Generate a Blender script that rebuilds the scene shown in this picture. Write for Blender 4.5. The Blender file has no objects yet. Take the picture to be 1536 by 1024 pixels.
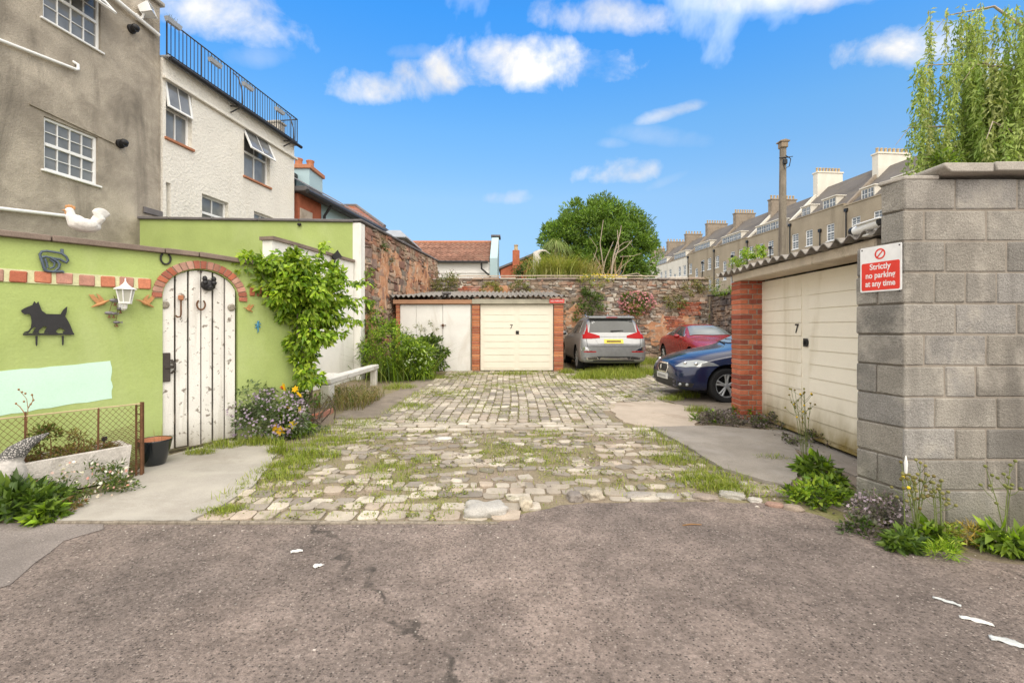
import bpy, math, random
import numpy as np
from mathutils import Vector, Matrix, Euler
from mathutils.bvhtree import BVHTree

R = random.Random(11)
NP = np.random.default_rng(5)
SC = bpy.context.scene
COL = SC.collection
F, HY, CX, CAMZ = 700.0, 490.0, 768.0, 1.45

# ------------------------------------------------------------------ measuring
def gz(y):
    """height of the yard: level road, then a gentle rise to the back wall"""
    return 0.0 if y < 3.44 else 0.012 * (min(y, 18.5) - 3.44)

def P(px, py, d):
    return Vector(((px - CX) * d / F, d, CAMZ - (py - HY) * d / F))

def G(px, py):
    """point of the ground seen at a photo pixel"""
    k = (py - HY) / F
    d = CAMZ / k
    if d > 3.44:
        d = (CAMZ + 0.012 * 3.44) / (k + 0.012)
    return Vector(((px - CX) * d / F, d, gz(d)))

def onp(root, px, py, yl=0.0):
    """local x, z on the plane y = yl of a facade frame"""
    M = root_m[root.name].inverted()
    o = M @ Vector((0, 0, CAMZ))
    d = M.to_3x3() @ Vector(((px - CX) / F, 1, -(py - HY) / F))
    t = (yl - o.y) / d.y
    q = o + d * t
    return q.x, q.z

# ------------------------------------------------------------------ objects
root_m = {}

def tag(o, label=None, cat=None, group=None, kind=None):
    if label: o['label'] = label
    if cat: o['category'] = cat
    if group: o['group'] = group
    if kind: o['kind'] = kind
    return o

def thing(name, label, cat, loc=(0, 0, 0), rz=0.0, group=None):
    o = bpy.data.objects.new(name, None)
    COL.objects.link(o)
    o.empty_display_size = 0.1
    o.location = loc
    o.rotation_euler = (0, 0, rz)
    root_m[o.name] = Matrix.Translation(Vector(loc)) @ Matrix.Rotation(rz, 4, 'Z')
    return tag(o, label, cat, group)

def facade(name, label, cat, p0, p1, z=0.0, group=None):
    rz = math.atan2(p1[1] - p0[1], p1[0] - p0[0])
    o = thing(name, label, cat, (p0[0], p0[1], z), rz, group)
    return o, math.hypot(p1[0] - p0[0], p1[1] - p0[1])

def copy_tree(o, parent=None):
    c = o.copy()
    COL.objects.link(c)
    c.parent = parent
    for ch in list(o.children):
        copy_tree(ch, c)
    return c

def set_col(me, cols):
    a = me.attributes.new('Col', 'FLOAT_COLOR', 'POINT')
    arr = np.ones((len(cols), 4), dtype=np.float32)
    arr[:, :3] = cols
    a.data.foreach_set('color', arr.ravel())

def link_mesh(name, me, mats, parent=None, loc=None):
    for m in (mats if isinstance(mats, (list, tuple)) else [mats]):
        me.materials.append(m)
    o = bpy.data.objects.new(name, me)
    COL.objects.link(o)
    if parent is not None: o.parent = parent
    if loc is not None: o.location = loc
    return o

class MB:
    def __init__(s, T=None):
        s.v, s.f, s.c, s.m = [], [], [], []
        s.T = T; s.mi = 0
    def add(s, vs, fs, col=(1, 1, 1)):
        o = len(s.v)
        if s.T is not None: vs = [s.T @ Vector(v) for v in vs]
        s.v += [tuple(v) for v in vs]
        s.f += [tuple(i + o for i in f) for f in fs]
        s.c += [col] * len(vs)
        s.m += [s.mi] * len(fs)
        return s
    def box(s, x0, x1, y0, y1, z0, z1, col=(1, 1, 1)):
        v = [(x, y, z) for z in (z0, z1) for y in (y0, y1) for x in (x0, x1)]
        return s.add(v, [(0, 2, 3, 1), (4, 5, 7, 6), (0, 1, 5, 4), (2, 6, 7, 3), (0, 4, 6, 2), (1, 3, 7, 5)], col)
    def cbox(s, x0, x1, y0, y1, z0, z1, b=0.01, col=(1, 1, 1), jit=0.0):
        """box with chamfered edges"""
        b = min(b, (x1 - x0) * .45, (y1 - y0) * .45, (z1 - z0) * .45)
        v = []; idx = {}
        J = lambda: R.uniform(-jit, jit)
        for i, x in enumerate((x0, x1)):
            for j, y in enumerate((y0, y1)):
                for k, z in enumerate((z0, z1)):
                    sx, sy, sz = (1, -1)[i], (1, -1)[j], (1, -1)[k]
                    dx, dy, dz = J(), J(), J()
                    for a, q in enumerate(((0, sy * b, sz * b), (sx * b, 0, sz * b), (sx * b, sy * b, 0))):
                        idx[i, j, k, a] = len(v)
                        v.append((x + q[0] + dx, y + q[1] + dy, z + q[2] + dz))
        f = []
        for i in (0, 1):
            q = [idx[i, 0, 0, 0], idx[i, 1, 0, 0], idx[i, 1, 1, 0], idx[i, 0, 1, 0]]
            f.append(q if i else q[::-1])
            q = [idx[0, i, 0, 1], idx[1, i, 0, 1], idx[1, i, 1, 1], idx[0, i, 1, 1]]
            f.append(q if not i else q[::-1])
            q = [idx[0, 0, i, 2], idx[1, 0, i, 2], idx[1, 1, i, 2], idx[0, 1, i, 2]]
            f.append(q if i else q[::-1])
        for i in (0, 1):
            for j in (0, 1):
                f.append((idx[i, j, 0, 0], idx[i, j, 1, 0], idx[i, j, 1, 1], idx[i, j, 0, 1]))
                f.append((idx[i, 0, j, 0], idx[i, 1, j, 0], idx[i, 1, j, 2], idx[i, 0, j, 2]))
                f.append((idx[0, i, j, 1], idx[1, i, j, 1], idx[1, i, j, 2], idx[0, i, j, 2]))
                for k in (0, 1):
                    f.append((idx[i, j, k, 0], idx[i, j, k, 1], idx[i, j, k, 2]))
        return s.add(v, f, col)
    def tube(s, pts, r, n=8, cap=True, col=(1, 1, 1)):
        pts = [Vector(p) for p in pts]
        rs = r if isinstance(r, (list, tuple)) else [r] * len(pts)
        v, f = [], []
        ref = Vector((0, 0, 1))
        prev = None
        for i, p in enumerate(pts):
            t = (pts[min(i + 1, len(pts) - 1)] - pts[max(i - 1, 0)]).normalized()
            if prev is None:
                a = t.cross(ref if abs(t.z) < .9 else Vector((1, 0, 0))).normalized()
            else:
                a = (prev - t * prev.dot(t)).normalized()
            prev = a
            b = t.cross(a)
            for k in range(n):
                w = 2 * math.pi * k / n
                v.append(p + (a * math.cos(w) + b * math.sin(w)) * rs[i])
        for i in range(len(pts) - 1):
            for k in range(n):
                k2 = (k + 1) % n
                f.append((i * n + k, i * n + k2, (i + 1) * n + k2, (i + 1) * n + k))
        if cap:
            f.append(tuple(range(n))[::-1])
            f.append(tuple((len(pts) - 1) * n + k for k in range(n)))
        return s.add(v, f, col)
    def prism(s, out, y0, y1, col=(1, 1, 1)):
        """outline in x, z (counter-clockwise seen from -y) pulled from y0 to y1"""
        n = len(out)
        v = [(x, y0, z) for x, z in out] + [(x, y1, z) for x, z in out]
        f = [tuple(range(n)), tuple(range(n, 2 * n))[::-1]]
        f += [(i, i + n, (i + 1) % n + n, (i + 1) % n) for i in range(n)]
        return s.add(v, f, col)
    def slab(s, out, z0, z1, col=(1, 1, 1)):
        """outline in x, y pulled up from z0 to z1 (numbers or functions of y)"""
        n = len(out)
        a = z0 if callable(z0) else (lambda y: z0)
        b = z1 if callable(z1) else (lambda y: z1)
        v = [(x, y, a(y)) for x, y in out] + [(x, y, b(y)) for x, y in out]
        f = [tuple(range(n))[::-1], tuple(range(n, 2 * n))]
        f += [(i, (i + 1) % n, (i + 1) % n + n, i + n) for i in range(n)]
        return s.add(v, f, col)
    def lathe(s, prof, c=(0, 0, 0), n=24, axis='Z', col=(1, 1, 1)):
        v, f = [], []
        c = Vector(c)
        for r, z in prof:
            for k in range(n):
                w = 2 * math.pi * k / n
                q = (r * math.cos(w), r * math.sin(w), z)
                if axis == 'Y': q = (q[0], z, q[1])
                if axis == 'X': q = (z, q[0], q[1])
                v.append(c + Vector(q))
        m = len(prof)
        for i in range(m - 1):
            for k in range(n):
                k2 = (k + 1) % n
                q = (i * n + k, i * n + k2, (i + 1) * n + k2, (i + 1) * n + k)
                f.append(q if axis != 'Y' else q[::-1])
        return s.add(v, f, col)
    def ell(s, c, r, n=12, m=8, rot=None, col=(1, 1, 1)):
        v, f = [], []
        M = rot.to_matrix() if rot is not None else Matrix.Identity(3)
        c = Vector(c)
        for i in range(m + 1):
            th = math.pi * i / m
            for k in range(n):
                w = 2 * math.pi * k / n
                v.append(c + M @ Vector((r[0] * math.sin(th) * math.cos(w), r[1] * math.sin(th) * math.sin(w), -r[2] * math.cos(th))))
        for i in range(m):
            for k in range(n):
                k2 = (k + 1) % n
                f.append((i * n + k, i * n + k2, (i + 1) * n + k2, (i + 1) * n + k))
        return s.add(v, f, col)
    def mesh(s, name, smooth=35):
        me = bpy.data.meshes.new(name)
        me.from_pydata(s.v, [], s.f)
        me.polygons.foreach_set('material_index', s.m)
        set_col(me, s.c)
        if smooth is not None:
            me.polygons.foreach_set('use_smooth', [True] * len(me.polygons))
            me.update()
            try: me.set_sharp_from_angle(angle=math.radians(smooth))
            except Exception: pass
        me.update()
        return me
    def build(s, name, mats, parent=None, smooth=35, loc=None, bevel=None):
        o = link_mesh(name, s.mesh(name, smooth), mats, parent, loc)
        if bevel:
            b = o.modifiers.new('Bevel', 'BEVEL')
            b.width = bevel; b.segments = 2; b.limit_method = 'ANGLE'; b.angle_limit = math.radians(40)
        return o

def evaluated(o, name):
    """mesh of an object with its modifiers applied"""
    bpy.context.view_layer.update()
    dg = bpy.context.evaluated_depsgraph_get()
    return bpy.data.meshes.new_from_object(o.evaluated_get(dg))

def text_part(txt, size, mat, parent, loc, rot, name='lettering', bold=0.0, thick=0.001, align='CENTER', sx=1.0):
    cu = bpy.data.curves.new(name, 'FONT')
    cu.body = txt; cu.size = size; cu.extrude = thick; cu.offset = bold
    cu.align_x = align; cu.align_y = 'CENTER'; cu.space_line = 1.0
    t = bpy.data.objects.new(name + '_curve', cu)
    COL.objects.link(t)
    me = evaluated(t, name)
    bpy.data.objects.remove(t)
    me.materials.clear()
    o = link_mesh(name, me, mat, parent, loc)
    o.rotation_euler = rot
    o.scale = (sx, 1, 1)
    return o

# ------------------------------------------------------------------ leaves and blades (numpy)
def np_mesh(name, V, Fq, cols, mats, parent=None, smooth=False):
    """V (n,3); Fq (m,k) faces of one size"""
    me = bpy.data.meshes.new(name)
    k = Fq.shape[1]
    me.vertices.add(len(V)); me.vertices.foreach_set('co', V.astype(np.float32).ravel())
    me.loops.add(Fq.size); me.loops.foreach_set('vertex_index', Fq.astype(np.int32).ravel())
    me.polygons.add(len(Fq))
    me.polygons.foreach_set('loop_start', (np.arange(len(Fq)) * k).astype(np.int32))
    try: me.polygons.foreach_set('loop_total', np.full(len(Fq), k, np.int32))
    except Exception: pass
    if smooth: me.polygons.foreach_set('use_smooth', np.ones(len(Fq), bool))
    me.update(calc_edges=True)
    set_col(me, cols)
    return link_mesh(name, me, mats, parent)

def unit(a):
    return a / np.maximum(np.linalg.norm(a, axis=1, keepdims=True), 1e-6)

def palette(n, pal, jit=.12):
    pal = np.array(pal)
    i = NP.integers(0, len(pal), n)
    t = NP.random((n, 1))
    c = pal[i] * (1 - t * .5) + pal[NP.integers(0, len(pal), n)] * t * .5
    return np.clip(c * (1 + NP.normal(0, jit, (n, 1))), 0, 1)

def leaf_arrays(pos, axis, nrm, L, W, fold=.25):
    """four corners a leaf, folded along its rib: base, right, tip, left"""
    n = len(pos)
    axis = unit(axis)
    side = unit(np.cross(axis, nrm))
    up = np.cross(side, axis)
    L = np.broadcast_to(np.asarray(L, float).reshape(-1, 1), (n, 1)); W = np.broadcast_to(np.asarray(W, float).reshape(-1, 1), (n, 1))
    mid = pos + axis * L * .42
    a = pos; b = mid + side * W * .5 + up * W * fold; c = pos + axis * L - up * L * .08; d = mid - side * W * .5 + up * W * fold
    V = np.stack([a, b, c, d], 1).reshape(-1, 3)
    i = np.arange(n)[:, None] * 4
    Fc = np.concatenate([i + np.array([[0, 1, 2]]), i + np.array([[0, 2, 3]])], 0)
    return V, Fc

def leaves(name, mat, parent, pos, axis, nrm, L, W, cols, fold=.25):
    V, Fc = leaf_arrays(pos, axis, nrm, L, W, fold)
    return np_mesh(name, V, Fc, np.repeat(cols, 4, 0), mat, parent)

def blades_arrays(pos, dirs, H, W, bend, seg=3, droop=.32):
    """grass blades: rooted at pos, leaning along dirs (n,2), height H, width W"""
    n = len(pos)
    H = np.broadcast_to(np.asarray(H, float), (n,)); W = np.broadcast_to(np.asarray(W, float), (n,)); bend = np.broadcast_to(np.asarray(bend, float), (n,))
    side = np.stack([-dirs[:, 1], dirs[:, 0], np.zeros(n)], 1)
    side = unit(side)
    out = np.concatenate([dirs, np.zeros((n, 1))], 1)
    V = np.zeros((n, 2 * (seg + 1), 3))
    for j in range(seg + 1):
        t = j / seg
        c = pos + out * (bend * H * t ** 1.8)[:, None]
        c[:, 2] += H * (t - droop * np.minimum(bend, 2) * t ** 2.6)
        w = (W * (1 - t) ** .7 * .5 + .0004)[:, None] if t > .3 else (W * .5 * (.7 + t))[:, None]
        V[:, 2 * j] = c - side * w
        V[:, 2 * j + 1] = c + side * w
    i = np.arange(n)[:, None] * (2 * (seg + 1))
    Fq = np.concatenate([i + np.array([[2 * j, 2 * j + 1, 2 * j + 3, 2 * j + 2]]) for j in range(seg)], 0)
    return V.reshape(-1, 3), Fq

def blades(name, mat, parent, pos, H, W, bend, cols, seg=3, dirs=None, droop=.32):
    n = len(pos)
    if dirs is None:
        w = NP.random(n) * 2 * np.pi
        dirs = np.stack([np.cos(w), np.sin(w)], 1)
    V, Fq = blades_arrays(pos, dirs, H, W, bend, seg, droop)
    return np_mesh(name, V, Fq, np.repeat(cols, 2 * (seg + 1), 0), mat, parent)

def in_ell(n, c, r, shell=.0):
    d = unit(NP.normal(0, 1, (n, 3)))
    q = (shell ** 3 + (1 - shell ** 3) * NP.random((n, 1))) ** (1 / 3)
    return np.array(c) + d * q * np.array(r), d

def clumps(n_clump, per, c, r, cr, shell=.45):
    """positions gathered in clumps spread through an ellipsoid; also outward directions"""
    cc, cd = in_ell(n_clump, c, r, shell)
    pos, out, tone = [], [], []
    for i in range(n_clump):
        k = cr * NP.uniform(.6, 1.35)
        p, d = in_ell(per, cc[i], (k, k, k * .8), .3)
        pos.append(p); out.append(d * .7 + cd[i] * .6); tone.append(np.full(per, NP.normal(1, .16)))
    return np.concatenate(pos), np.concatenate(out), np.concatenate(tone)

# ------------------------------------------------------------------ materials
MAT = {}
class NT:
    def __init__(s, name):
        s.m = bpy.data.materials.new(name); s.m.use_nodes = True
        s.t = s.m.node_tree; s.t.nodes.clear()
        s.out = s.n('ShaderNodeOutputMaterial')
    def n(s, typ, **kw):
        o = s.t.nodes.new(typ)
        for k, v in kw.items():
            if k.startswith('i_'):
                o.inputs[k[2:].replace('_', ' ')].default_value = v
            else: setattr(o, k, v)
        return o
    def l(s, a, b): s.t.links.new(a, b)
    def coord(s, which='Object', scale=(1, 1, 1), loc=(0, 0, 0), rot=(0, 0, 0)):
        tc = s.n('ShaderNodeTexCoord'); mp = s.n('ShaderNodeMapping')
        mp.inputs['Scale'].default_value = scale; mp.inputs['Location'].default_value = loc; mp.inputs['Rotation'].default_value = rot
        s.l(tc.outputs[which], mp.inputs['Vector']); return mp.outputs['Vector']
    def noise(s, vec, scale, detail=6, rough=.6, dist=0.0):
        o = s.n('ShaderNodeTexNoise'); s.l(vec, o.inputs['Vector'])
        o.inputs['Scale'].default_value = scale; o.inputs['Detail'].default_value = detail
        o.inputs['Roughness'].default_value = rough; o.inputs['Distortion'].default_value = dist
        return o.outputs['Fac']
    def ramp(s, fac, stops):
        o = s.n('ShaderNodeValToRGB'); s.l(fac, o.inputs['Fac'])
        e = o.color_ramp.elements
        while len(e) < len(stops): e.new(.5)
        for i, (p, c) in enumerate(stops):
            e[i].position = p
            e[i].color = (c[0], c[1], c[2], 1) if isinstance(c, (tuple, list)) else (c, c, c, 1)
        return o.outputs['Color']
    def mix(s, fac, a, b, mode='MIX'):
        o = s.n('ShaderNodeMix', data_type='RGBA', blend_type=mode)
        for sock, val in ((o.inputs[0], fac), (o.inputs[6], a), (o.inputs[7], b)):
            if isinstance(val, (int, float)): sock.default_value = val
            elif isinstance(val, (tuple, list)): sock.default_value = (val[0], val[1], val[2], 1)
            else: s.l(val, sock)
        return o.outputs[2]
    def math(s, op, a, b=0.0, c=0.0, clamp=False):
        o = s.n('ShaderNodeMath', operation=op, use_clamp=clamp)
        for sock, val in zip(o.inputs, (a, b, c)):
            if isinstance(val, (int, float)): sock.default_value = val
            else: s.l(val, sock)
        return o.outputs[0]
    def bump(s, h, strength=.4, dist=.02, nrm=None):
        o = s.n('ShaderNodeBump'); o.inputs['Strength'].default_value = strength; o.inputs['Distance'].default_value = dist
        s.l(h, o.inputs['Height'])
        if nrm is not None: s.l(nrm, o.inputs['Normal'])
        return o.outputs['Normal']
    def bsdf(s, col, rough=.8, spec=.3, metal=0.0, nrm=None, coat=0.0, ior=None):
        o = s.n('ShaderNodeBsdfPrincipled')
        for sock, val in ((o.inputs['Base Color'], col), (o.inputs['Roughness'], rough)):
            if isinstance(val, (int, float)): sock.default_value = val
            elif isinstance(val, (tuple, list)): sock.default_value = (val[0], val[1], val[2], 1)
            else: s.l(val, sock)
        o.inputs['Specular IOR Level'].default_value = spec; o.inputs['Metallic'].default_value = metal
        o.inputs['Coat Weight'].default_value = coat; o.inputs['Coat Roughness'].default_value = .03
        if ior: o.inputs['IOR'].default_value = ior
        if nrm is not None: s.l(nrm, o.inputs['Normal'])
        s.l(o.outputs[0], s.out.inputs['Surface'])
        return o

def surf(name, col, var=.25, vscale=4, rough=.85, spec=.25, bump=.3, bscale=60, bdist=.006, fine=.12, fscale=120,
         stain=None, attr=False, metal=0.0, blotch=None, coat=0.0, splash=None):
    """weathered procedural surface. stain=(colour, amount, (sx,sy,sz) streak scale, lo, hi); blotch=(colour, scale, lo, hi)"""
    if name in MAT: return MAT[name]
    t = NT(name); v = t.coord()
    base = col
    if attr:
        a = t.n('ShaderNodeAttribute', attribute_name='Col')
        base = t.mix(1.0, a.outputs['Color'], col, 'MULTIPLY')
    n1 = t.noise(v, vscale, 7, .62)
    c = t.mix(1.0, base, t.ramp(n1, [(.28, 1 - var), (.72, 1 + var * .6)]), 'MULTIPLY')
    n2 = t.noise(v, fscale, 3, .7)
    c = t.mix(1.0, c, t.ramp(n2, [(.3, 1 - fine), (.7, 1 + fine)]), 'MULTIPLY')
    if blotch:
        nb = t.noise(v, blotch[1], 8, .68, .4)
        c = t.mix(t.ramp(nb, [(blotch[2], 0.0), (blotch[3], 1.0)]), c, blotch[0])
    if stain:
        sv = t.coord(scale=stain[2])
        ns = t.noise(sv, 1.0, 8, .62, .6)
        lo, hi = (stain[3], stain[4]) if len(stain) > 4 else (.5, .72)
        c = t.mix(t.math('MULTIPLY', t.ramp(ns, [(lo, 0.0), (hi, 1.0)]), stain[1]), c, stain[0])
    if splash:   # dirt thrown up from the ground: (colour, height, amount)
        sz = t.n('ShaderNodeSeparateXYZ'); t.l(v, sz.inputs[0])
        k = t.math('SUBTRACT', 1.0, t.math('DIVIDE', sz.outputs[2], splash[1]), clamp=True)
        k = t.math('MULTIPLY', t.math('ADD', k, t.math('MULTIPLY', t.math('SUBTRACT', t.noise(t.coord(scale=(3, 3, 1.2)), 2.0, 8, .65), .5), 1.3)), k)
        c = t.mix(t.math('MULTIPLY', k, splash[2], clamp=True), c, splash[0])
    nb = t.noise(v, bscale, 5, .65)
    nr = t.bump(t.math('ADD', nb, t.math('MULTIPLY', n1, .8)), bump, bdist)
    t.bsdf(c, rough, spec, metal, nr, coat)
    MAT[name] = t.m
    return t.m

def leafmat(name='leaf', trans=.35, gloss=.45):
    if name in MAT: return MAT[name]
    t = NT(name)
    a = t.n('ShaderNodeAttribute', attribute_name='Col')
    b = t.bsdf(a.outputs['Color'], gloss, .35)
    tr = t.n('ShaderNodeBsdfTranslucent')
    t.l(t.mix(1.0, a.outputs['Color'], (1.25, 1.3, .55), 'MULTIPLY'), tr.inputs['Color'])
    mx = t.n('ShaderNodeMixShader'); mx.inputs[0].default_value = trans
    t.l(b.outputs[0], mx.inputs[1]); t.l(tr.outputs[0], mx.inputs[2])
    t.l(mx.outputs[0], t.out.inputs['Surface'])
    MAT[name] = t.m
    return t.m

def paint(name, col, rough=.25, coat=.6, metal=0.0, spec=.5):
    if name in MAT: return MAT[name]
    t = NT(name); v = t.coord()
    n = t.noise(v, 9, 6, .65)
    c = t.mix(1.0, col, t.ramp(n, [(.3, .86), (.7, 1.05)]), 'MULTIPLY')
    rr = t.math('ADD', t.math('MULTIPLY', n, .18), rough - .06)
    t.bsdf(c, rr, spec, metal, None, coat)
    MAT[name] = t.m
    return t.m

def glass_mat(name, col=(.03, .035, .04), rough=.04, ior=1.9):
    if name in MAT: return MAT[name]
    t = NT(name); v = t.coord()
    n = t.noise(v, 2.2, 3, .5)
    c = t.mix(1.0, col, t.ramp(n, [(.3, .75), (.7, 1.25)]), 'MULTIPLY')
    t.bsdf(c, rough, .5, 0, t.bump(n, .05, .02), 0, ior)
    MAT[name] = t.m
    return t.m

# ------------------------------------------------------------------ masonry generators
def stones(mb, x0, x1, z0, z1, rowh, wid, proud, pal, gap=.012, jit=.03, y=0.0, cut=None, chunky=.75):
    """irregular stones laid in rough courses on the plane y (viewer at -y)"""
    z = z0
    while z < z1 - .03:
        h = min(R.uniform(*rowh), z1 - z)
        x = x0 - R.uniform(0, wid[0])
        while x < x1:
            w = R.uniform(*wid) * R.choice((.7, 1, 1, 1.3))
            a, b = max(x, x0), min(x + w, x1)
            if b - a > .03 and not (cut and cut((a + b) / 2, z + h / 2)):
                sub = 2 if (h > rowh[0] * 1.3 and R.random() < .3) else 1
                for q in range(sub):
                    zb, zt = z + h * q / sub, z + h * (q + 1) / sub
                    c4 = [(a, zb), (b, zb), (b, zt), (a, zt)]
                    c4 = [(px + R.uniform(-jit, jit) + (gap if px == a else -gap), pz + R.uniform(-jit, jit) + (gap if pz == zb else -gap)) for px, pz in c4]
                    stone(mb, c4, lambda u, v2, hh: (u, y - hh, v2), proud * R.uniform(.5, 1.3), chunky, R.choice(pal))
            x += w
        z += h

def stone(mb, c4, fn, H, inset, col, low=-.02, ch=(.06, .2)):
    n = 4
    out = []
    for i in range(n):
        p, q, r = c4[i - 1], c4[i], c4[(i + 1) % n]
        for o, t in ((p, R.uniform(*ch)), (r, R.uniform(*ch))):
            out.append((q[0] + (o[0] - q[0]) * t, q[1] + (o[1] - q[1]) * t))
    cx = sum(p[0] for p in out) / 8; cy = sum(p[1] for p in out) / 8
    rg = lambda k, h, j=0: [fn(cx + (p[0] - cx) * k, cy + (p[1] - cy) * k, h + (R.uniform(-j, j) if j else 0)) for p in out]
    v = rg(1.0, low) + rg(.985, H * .55) + rg((1 + inset) / 2 + .04, H * .9, H * .08) + rg(inset * .85, H, H * .12)
    f = []
    for k in range(3):
        for i in range(8):
            f.append((k * 8 + i, k * 8 + (i + 1) % 8, (k + 1) * 8 + (i + 1) % 8, (k + 1) * 8 + i))
    f.append(tuple(range(24, 32)))
    k = R.uniform(.82, 1.15)
    mb.add(v, f, tuple(min(1, c * k) for c in col))

def brick_pier(mb, core, x0, x1, y0, y1, z0, z1, pal, bl=.215, bh=.065, g=.011):
    """a pier of separate bricks round a mortar core"""
    core.box(x0 + .008, x1 - .008, y0 + .008, y1 - .008, z0, z1)
    z = z0; k = 0
    while z < z1 - .03:
        h = min(bh, z1 - z)
        nx = max(1, round((x1 - x0) / bl)); ny = max(1, round((y1 - y0) / bl))
        if (x1 - x0) > .15 and k % 2: nx += 1 if nx > 1 else 0
        if (y1 - y0) > .15 and not k % 2: ny += 1 if ny > 1 else 0
        for i in range(nx):
            for j in range(ny):
                a, b = x0 + (x1 - x0) * i / nx, x0 + (x1 - x0) * (i + 1) / nx
                c, d = y0 + (y1 - y0) * j / ny, y0 + (y1 - y0) * (j + 1) / ny
                ga, gb = (g / 2 if i else 0), (g / 2 if i < nx - 1 else 0)
                gc, gd = (g / 2 if j else 0), (g / 2 if j < ny - 1 else 0)
                q = R.choice(pal); m = R.uniform(.8, 1.2); e = R.uniform(-.003, .003)
                mb.cbox(a + ga + e, b - gb + e, c + gc + e, d - gd + e, z, z + h, .006, tuple(v * m for v in q), .002)
        z += bh + g; k += 1

def holed_wall(mb, L, z0, z1, holes, depth=.15, y=0.0):
    """front face with rectangular openings and their reveals"""
    xs = sorted({0.0, L} | {h[0] for h in holes} | {h[1] for h in holes})
    zs = sorted({z0, z1} | {h[2] for h in holes} | {h[3] for h in holes})
    for a, b in zip(xs, xs[1:]):
        for c, d in zip(zs, zs[1:]):
            mx, mz = (a + b) / 2, (c + d) / 2
            if any(h[0] < mx < h[1] and h[2] < mz < h[3] for h in holes): continue
            mb.add([(a, y, c), (b, y, c), (b, y, d), (a, y, d)], [(0, 1, 2, 3)])
    for a, b, c, d in holes:
        Y = y + depth
        mb.add([(a, y, c), (b, y, c), (b, Y, c), (a, Y, c)], [(0, 1, 2, 3)])
        mb.add([(a, y, d), (b, y, d), (b, Y, d), (a, Y, d)], [(3, 2, 1, 0)])
        mb.add([(a, y, c), (a, Y, c), (a, Y, d), (a, y, d)], [(0, 1, 2, 3)])
        mb.add([(b, y, c), (b, Y, c), (b, Y, d), (b, y, d)], [(3, 2, 1, 0)])

def shell_box(mb, L, D, z0, z1, roof=True):
    """sides, back and top behind a holed front"""
    mb.add([(0, 0, z0), (0, D, z0), (0, D, z1), (0, 0, z1)], [(3, 2, 1, 0)])
    mb.add([(L, 0, z0), (L, D, z0), (L, D, z1), (L, 0, z1)], [(0, 1, 2, 3)])
    mb.add([(0, D, z0), (L, D, z0), (L, D, z1), (0, D, z1)], [(3, 2, 1, 0)])
    if roof: mb.add([(0, 0, z1), (L, 0, z1), (L, D, z1), (0, D, z1)], [(0, 1, 2, 3)])

def window(parent, x0, x1, z0, z1, yr, fmat, gmat, cols=2, rows=2, mid=True, fw=.05, sill=None, smat=None, bar=.018, sy=.06, curtain=None, name='window', split=.5):
    """window > pane, sill. split: height share of the transom"""
    m = MB()
    y0, y1 = yr - .045, yr + .03
    m.cbox(x0, x0 + fw, y0, y1, z0, z1, .006); m.cbox(x1 - fw, x1, y0, y1, z0, z1, .006)
    m.cbox(x0 + fw, x1 - fw, y0, y1, z0, z0 + fw, .006); m.cbox(x0 + fw, x1 - fw, y0, y1, z1 - fw, z1, .006)
    zm = z0 + (z1 - z0) * split
    if mid: m.cbox(x0 + fw, x1 - fw, y0 - .004, y1 - .004, zm - fw * .6, zm + fw * .6, .006)
    for k in range(1, cols):
        x = x0 + fw + (x1 - x0 - 2 * fw) * k / cols
        m.box(x - bar / 2, x + bar / 2, y0 + .012, y1 - .012, z0 + fw, zm - fw * .6 if mid else z1 - fw)
        if mid: m.box(x - bar / 2, x + bar / 2, y0 + .012, y1 - .012, zm + fw * .6, z1 - fw)
    if rows:
        for (a, b) in (((z0 + fw, zm - fw * .6), (zm + fw * .6, z1 - fw)) if mid else ((z0 + fw, z1 - fw),)):
            for k in range(1, rows):
                z = a + (b - a) * k / rows
                m.box(x0 + fw, x1 - fw, y0 + .016, y1 - .016, z - bar / 2, z + bar / 2)
    w = m.build(name, fmat, parent)
    g = MB(); g.box(x0 + fw * .5, x1 - fw * .5, yr - .003, yr + .004, z0 + fw * .5, z1 - fw * .5)
    g.build('pane', gmat, w)
    if curtain:
        cmb = MB()
        for a, b in ((x0 + fw, x0 + (x1 - x0) * .36), (x0 + (x1 - x0) * .64, x1 - fw)):
            n = 14
            v, f = [], []
            for k in range(n + 1):
                xx = a + (b - a) * k / n; yy = yr + .10 + .02 * math.sin(k * 2.1)
                v += [(xx, yy, z0 + fw), (xx, yy, z1 - fw)]
            f = [(2 * k, 2 * k + 2, 2 * k + 3, 2 * k + 1) for k in range(n)]
            cmb.add(v, f)
        cmb.build('curtain', curtain, w)
    if sill:
        s = MB(); s.cbox(x0 - sill[0], x1 + sill[0], -sy, yr - .05, z0 - sill[1], z0 - .002, .008)
        s.build('sill', smat, w)
    return w
# ================================================================== camera, light, sky
cam = bpy.data.objects.new('camera', bpy.data.cameras.new('camera'))
COL.objects.link(cam)
cam.location = (0, 0, CAMZ); cam.rotation_euler = (math.pi / 2, 0, 0)
cam.data.sensor_width = 36; cam.data.lens = F / 1536 * 36
cam.data.shift_y = -(512 - HY) / 1536
cam.data.clip_start = .05; cam.data.clip_end = 6000
SC.camera = cam
SC.view_settings.view_transform = 'Standard'; SC.view_settings.look = 'None'
SC.view_settings.gamma = 1; SC.view_settings.exposure = EXPOSURE = 0.50
SC.render.engine = 'CYCLES'
SC.cycles.use_denoising = True
SC.cycles.max_bounces = 6; SC.cycles.diffuse_bounces = 3; SC.cycles.glossy_bounces = 3; SC.cycles.transparent_max_bounces = 6
SC.cycles.sample_clamp_indirect = 6

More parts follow.
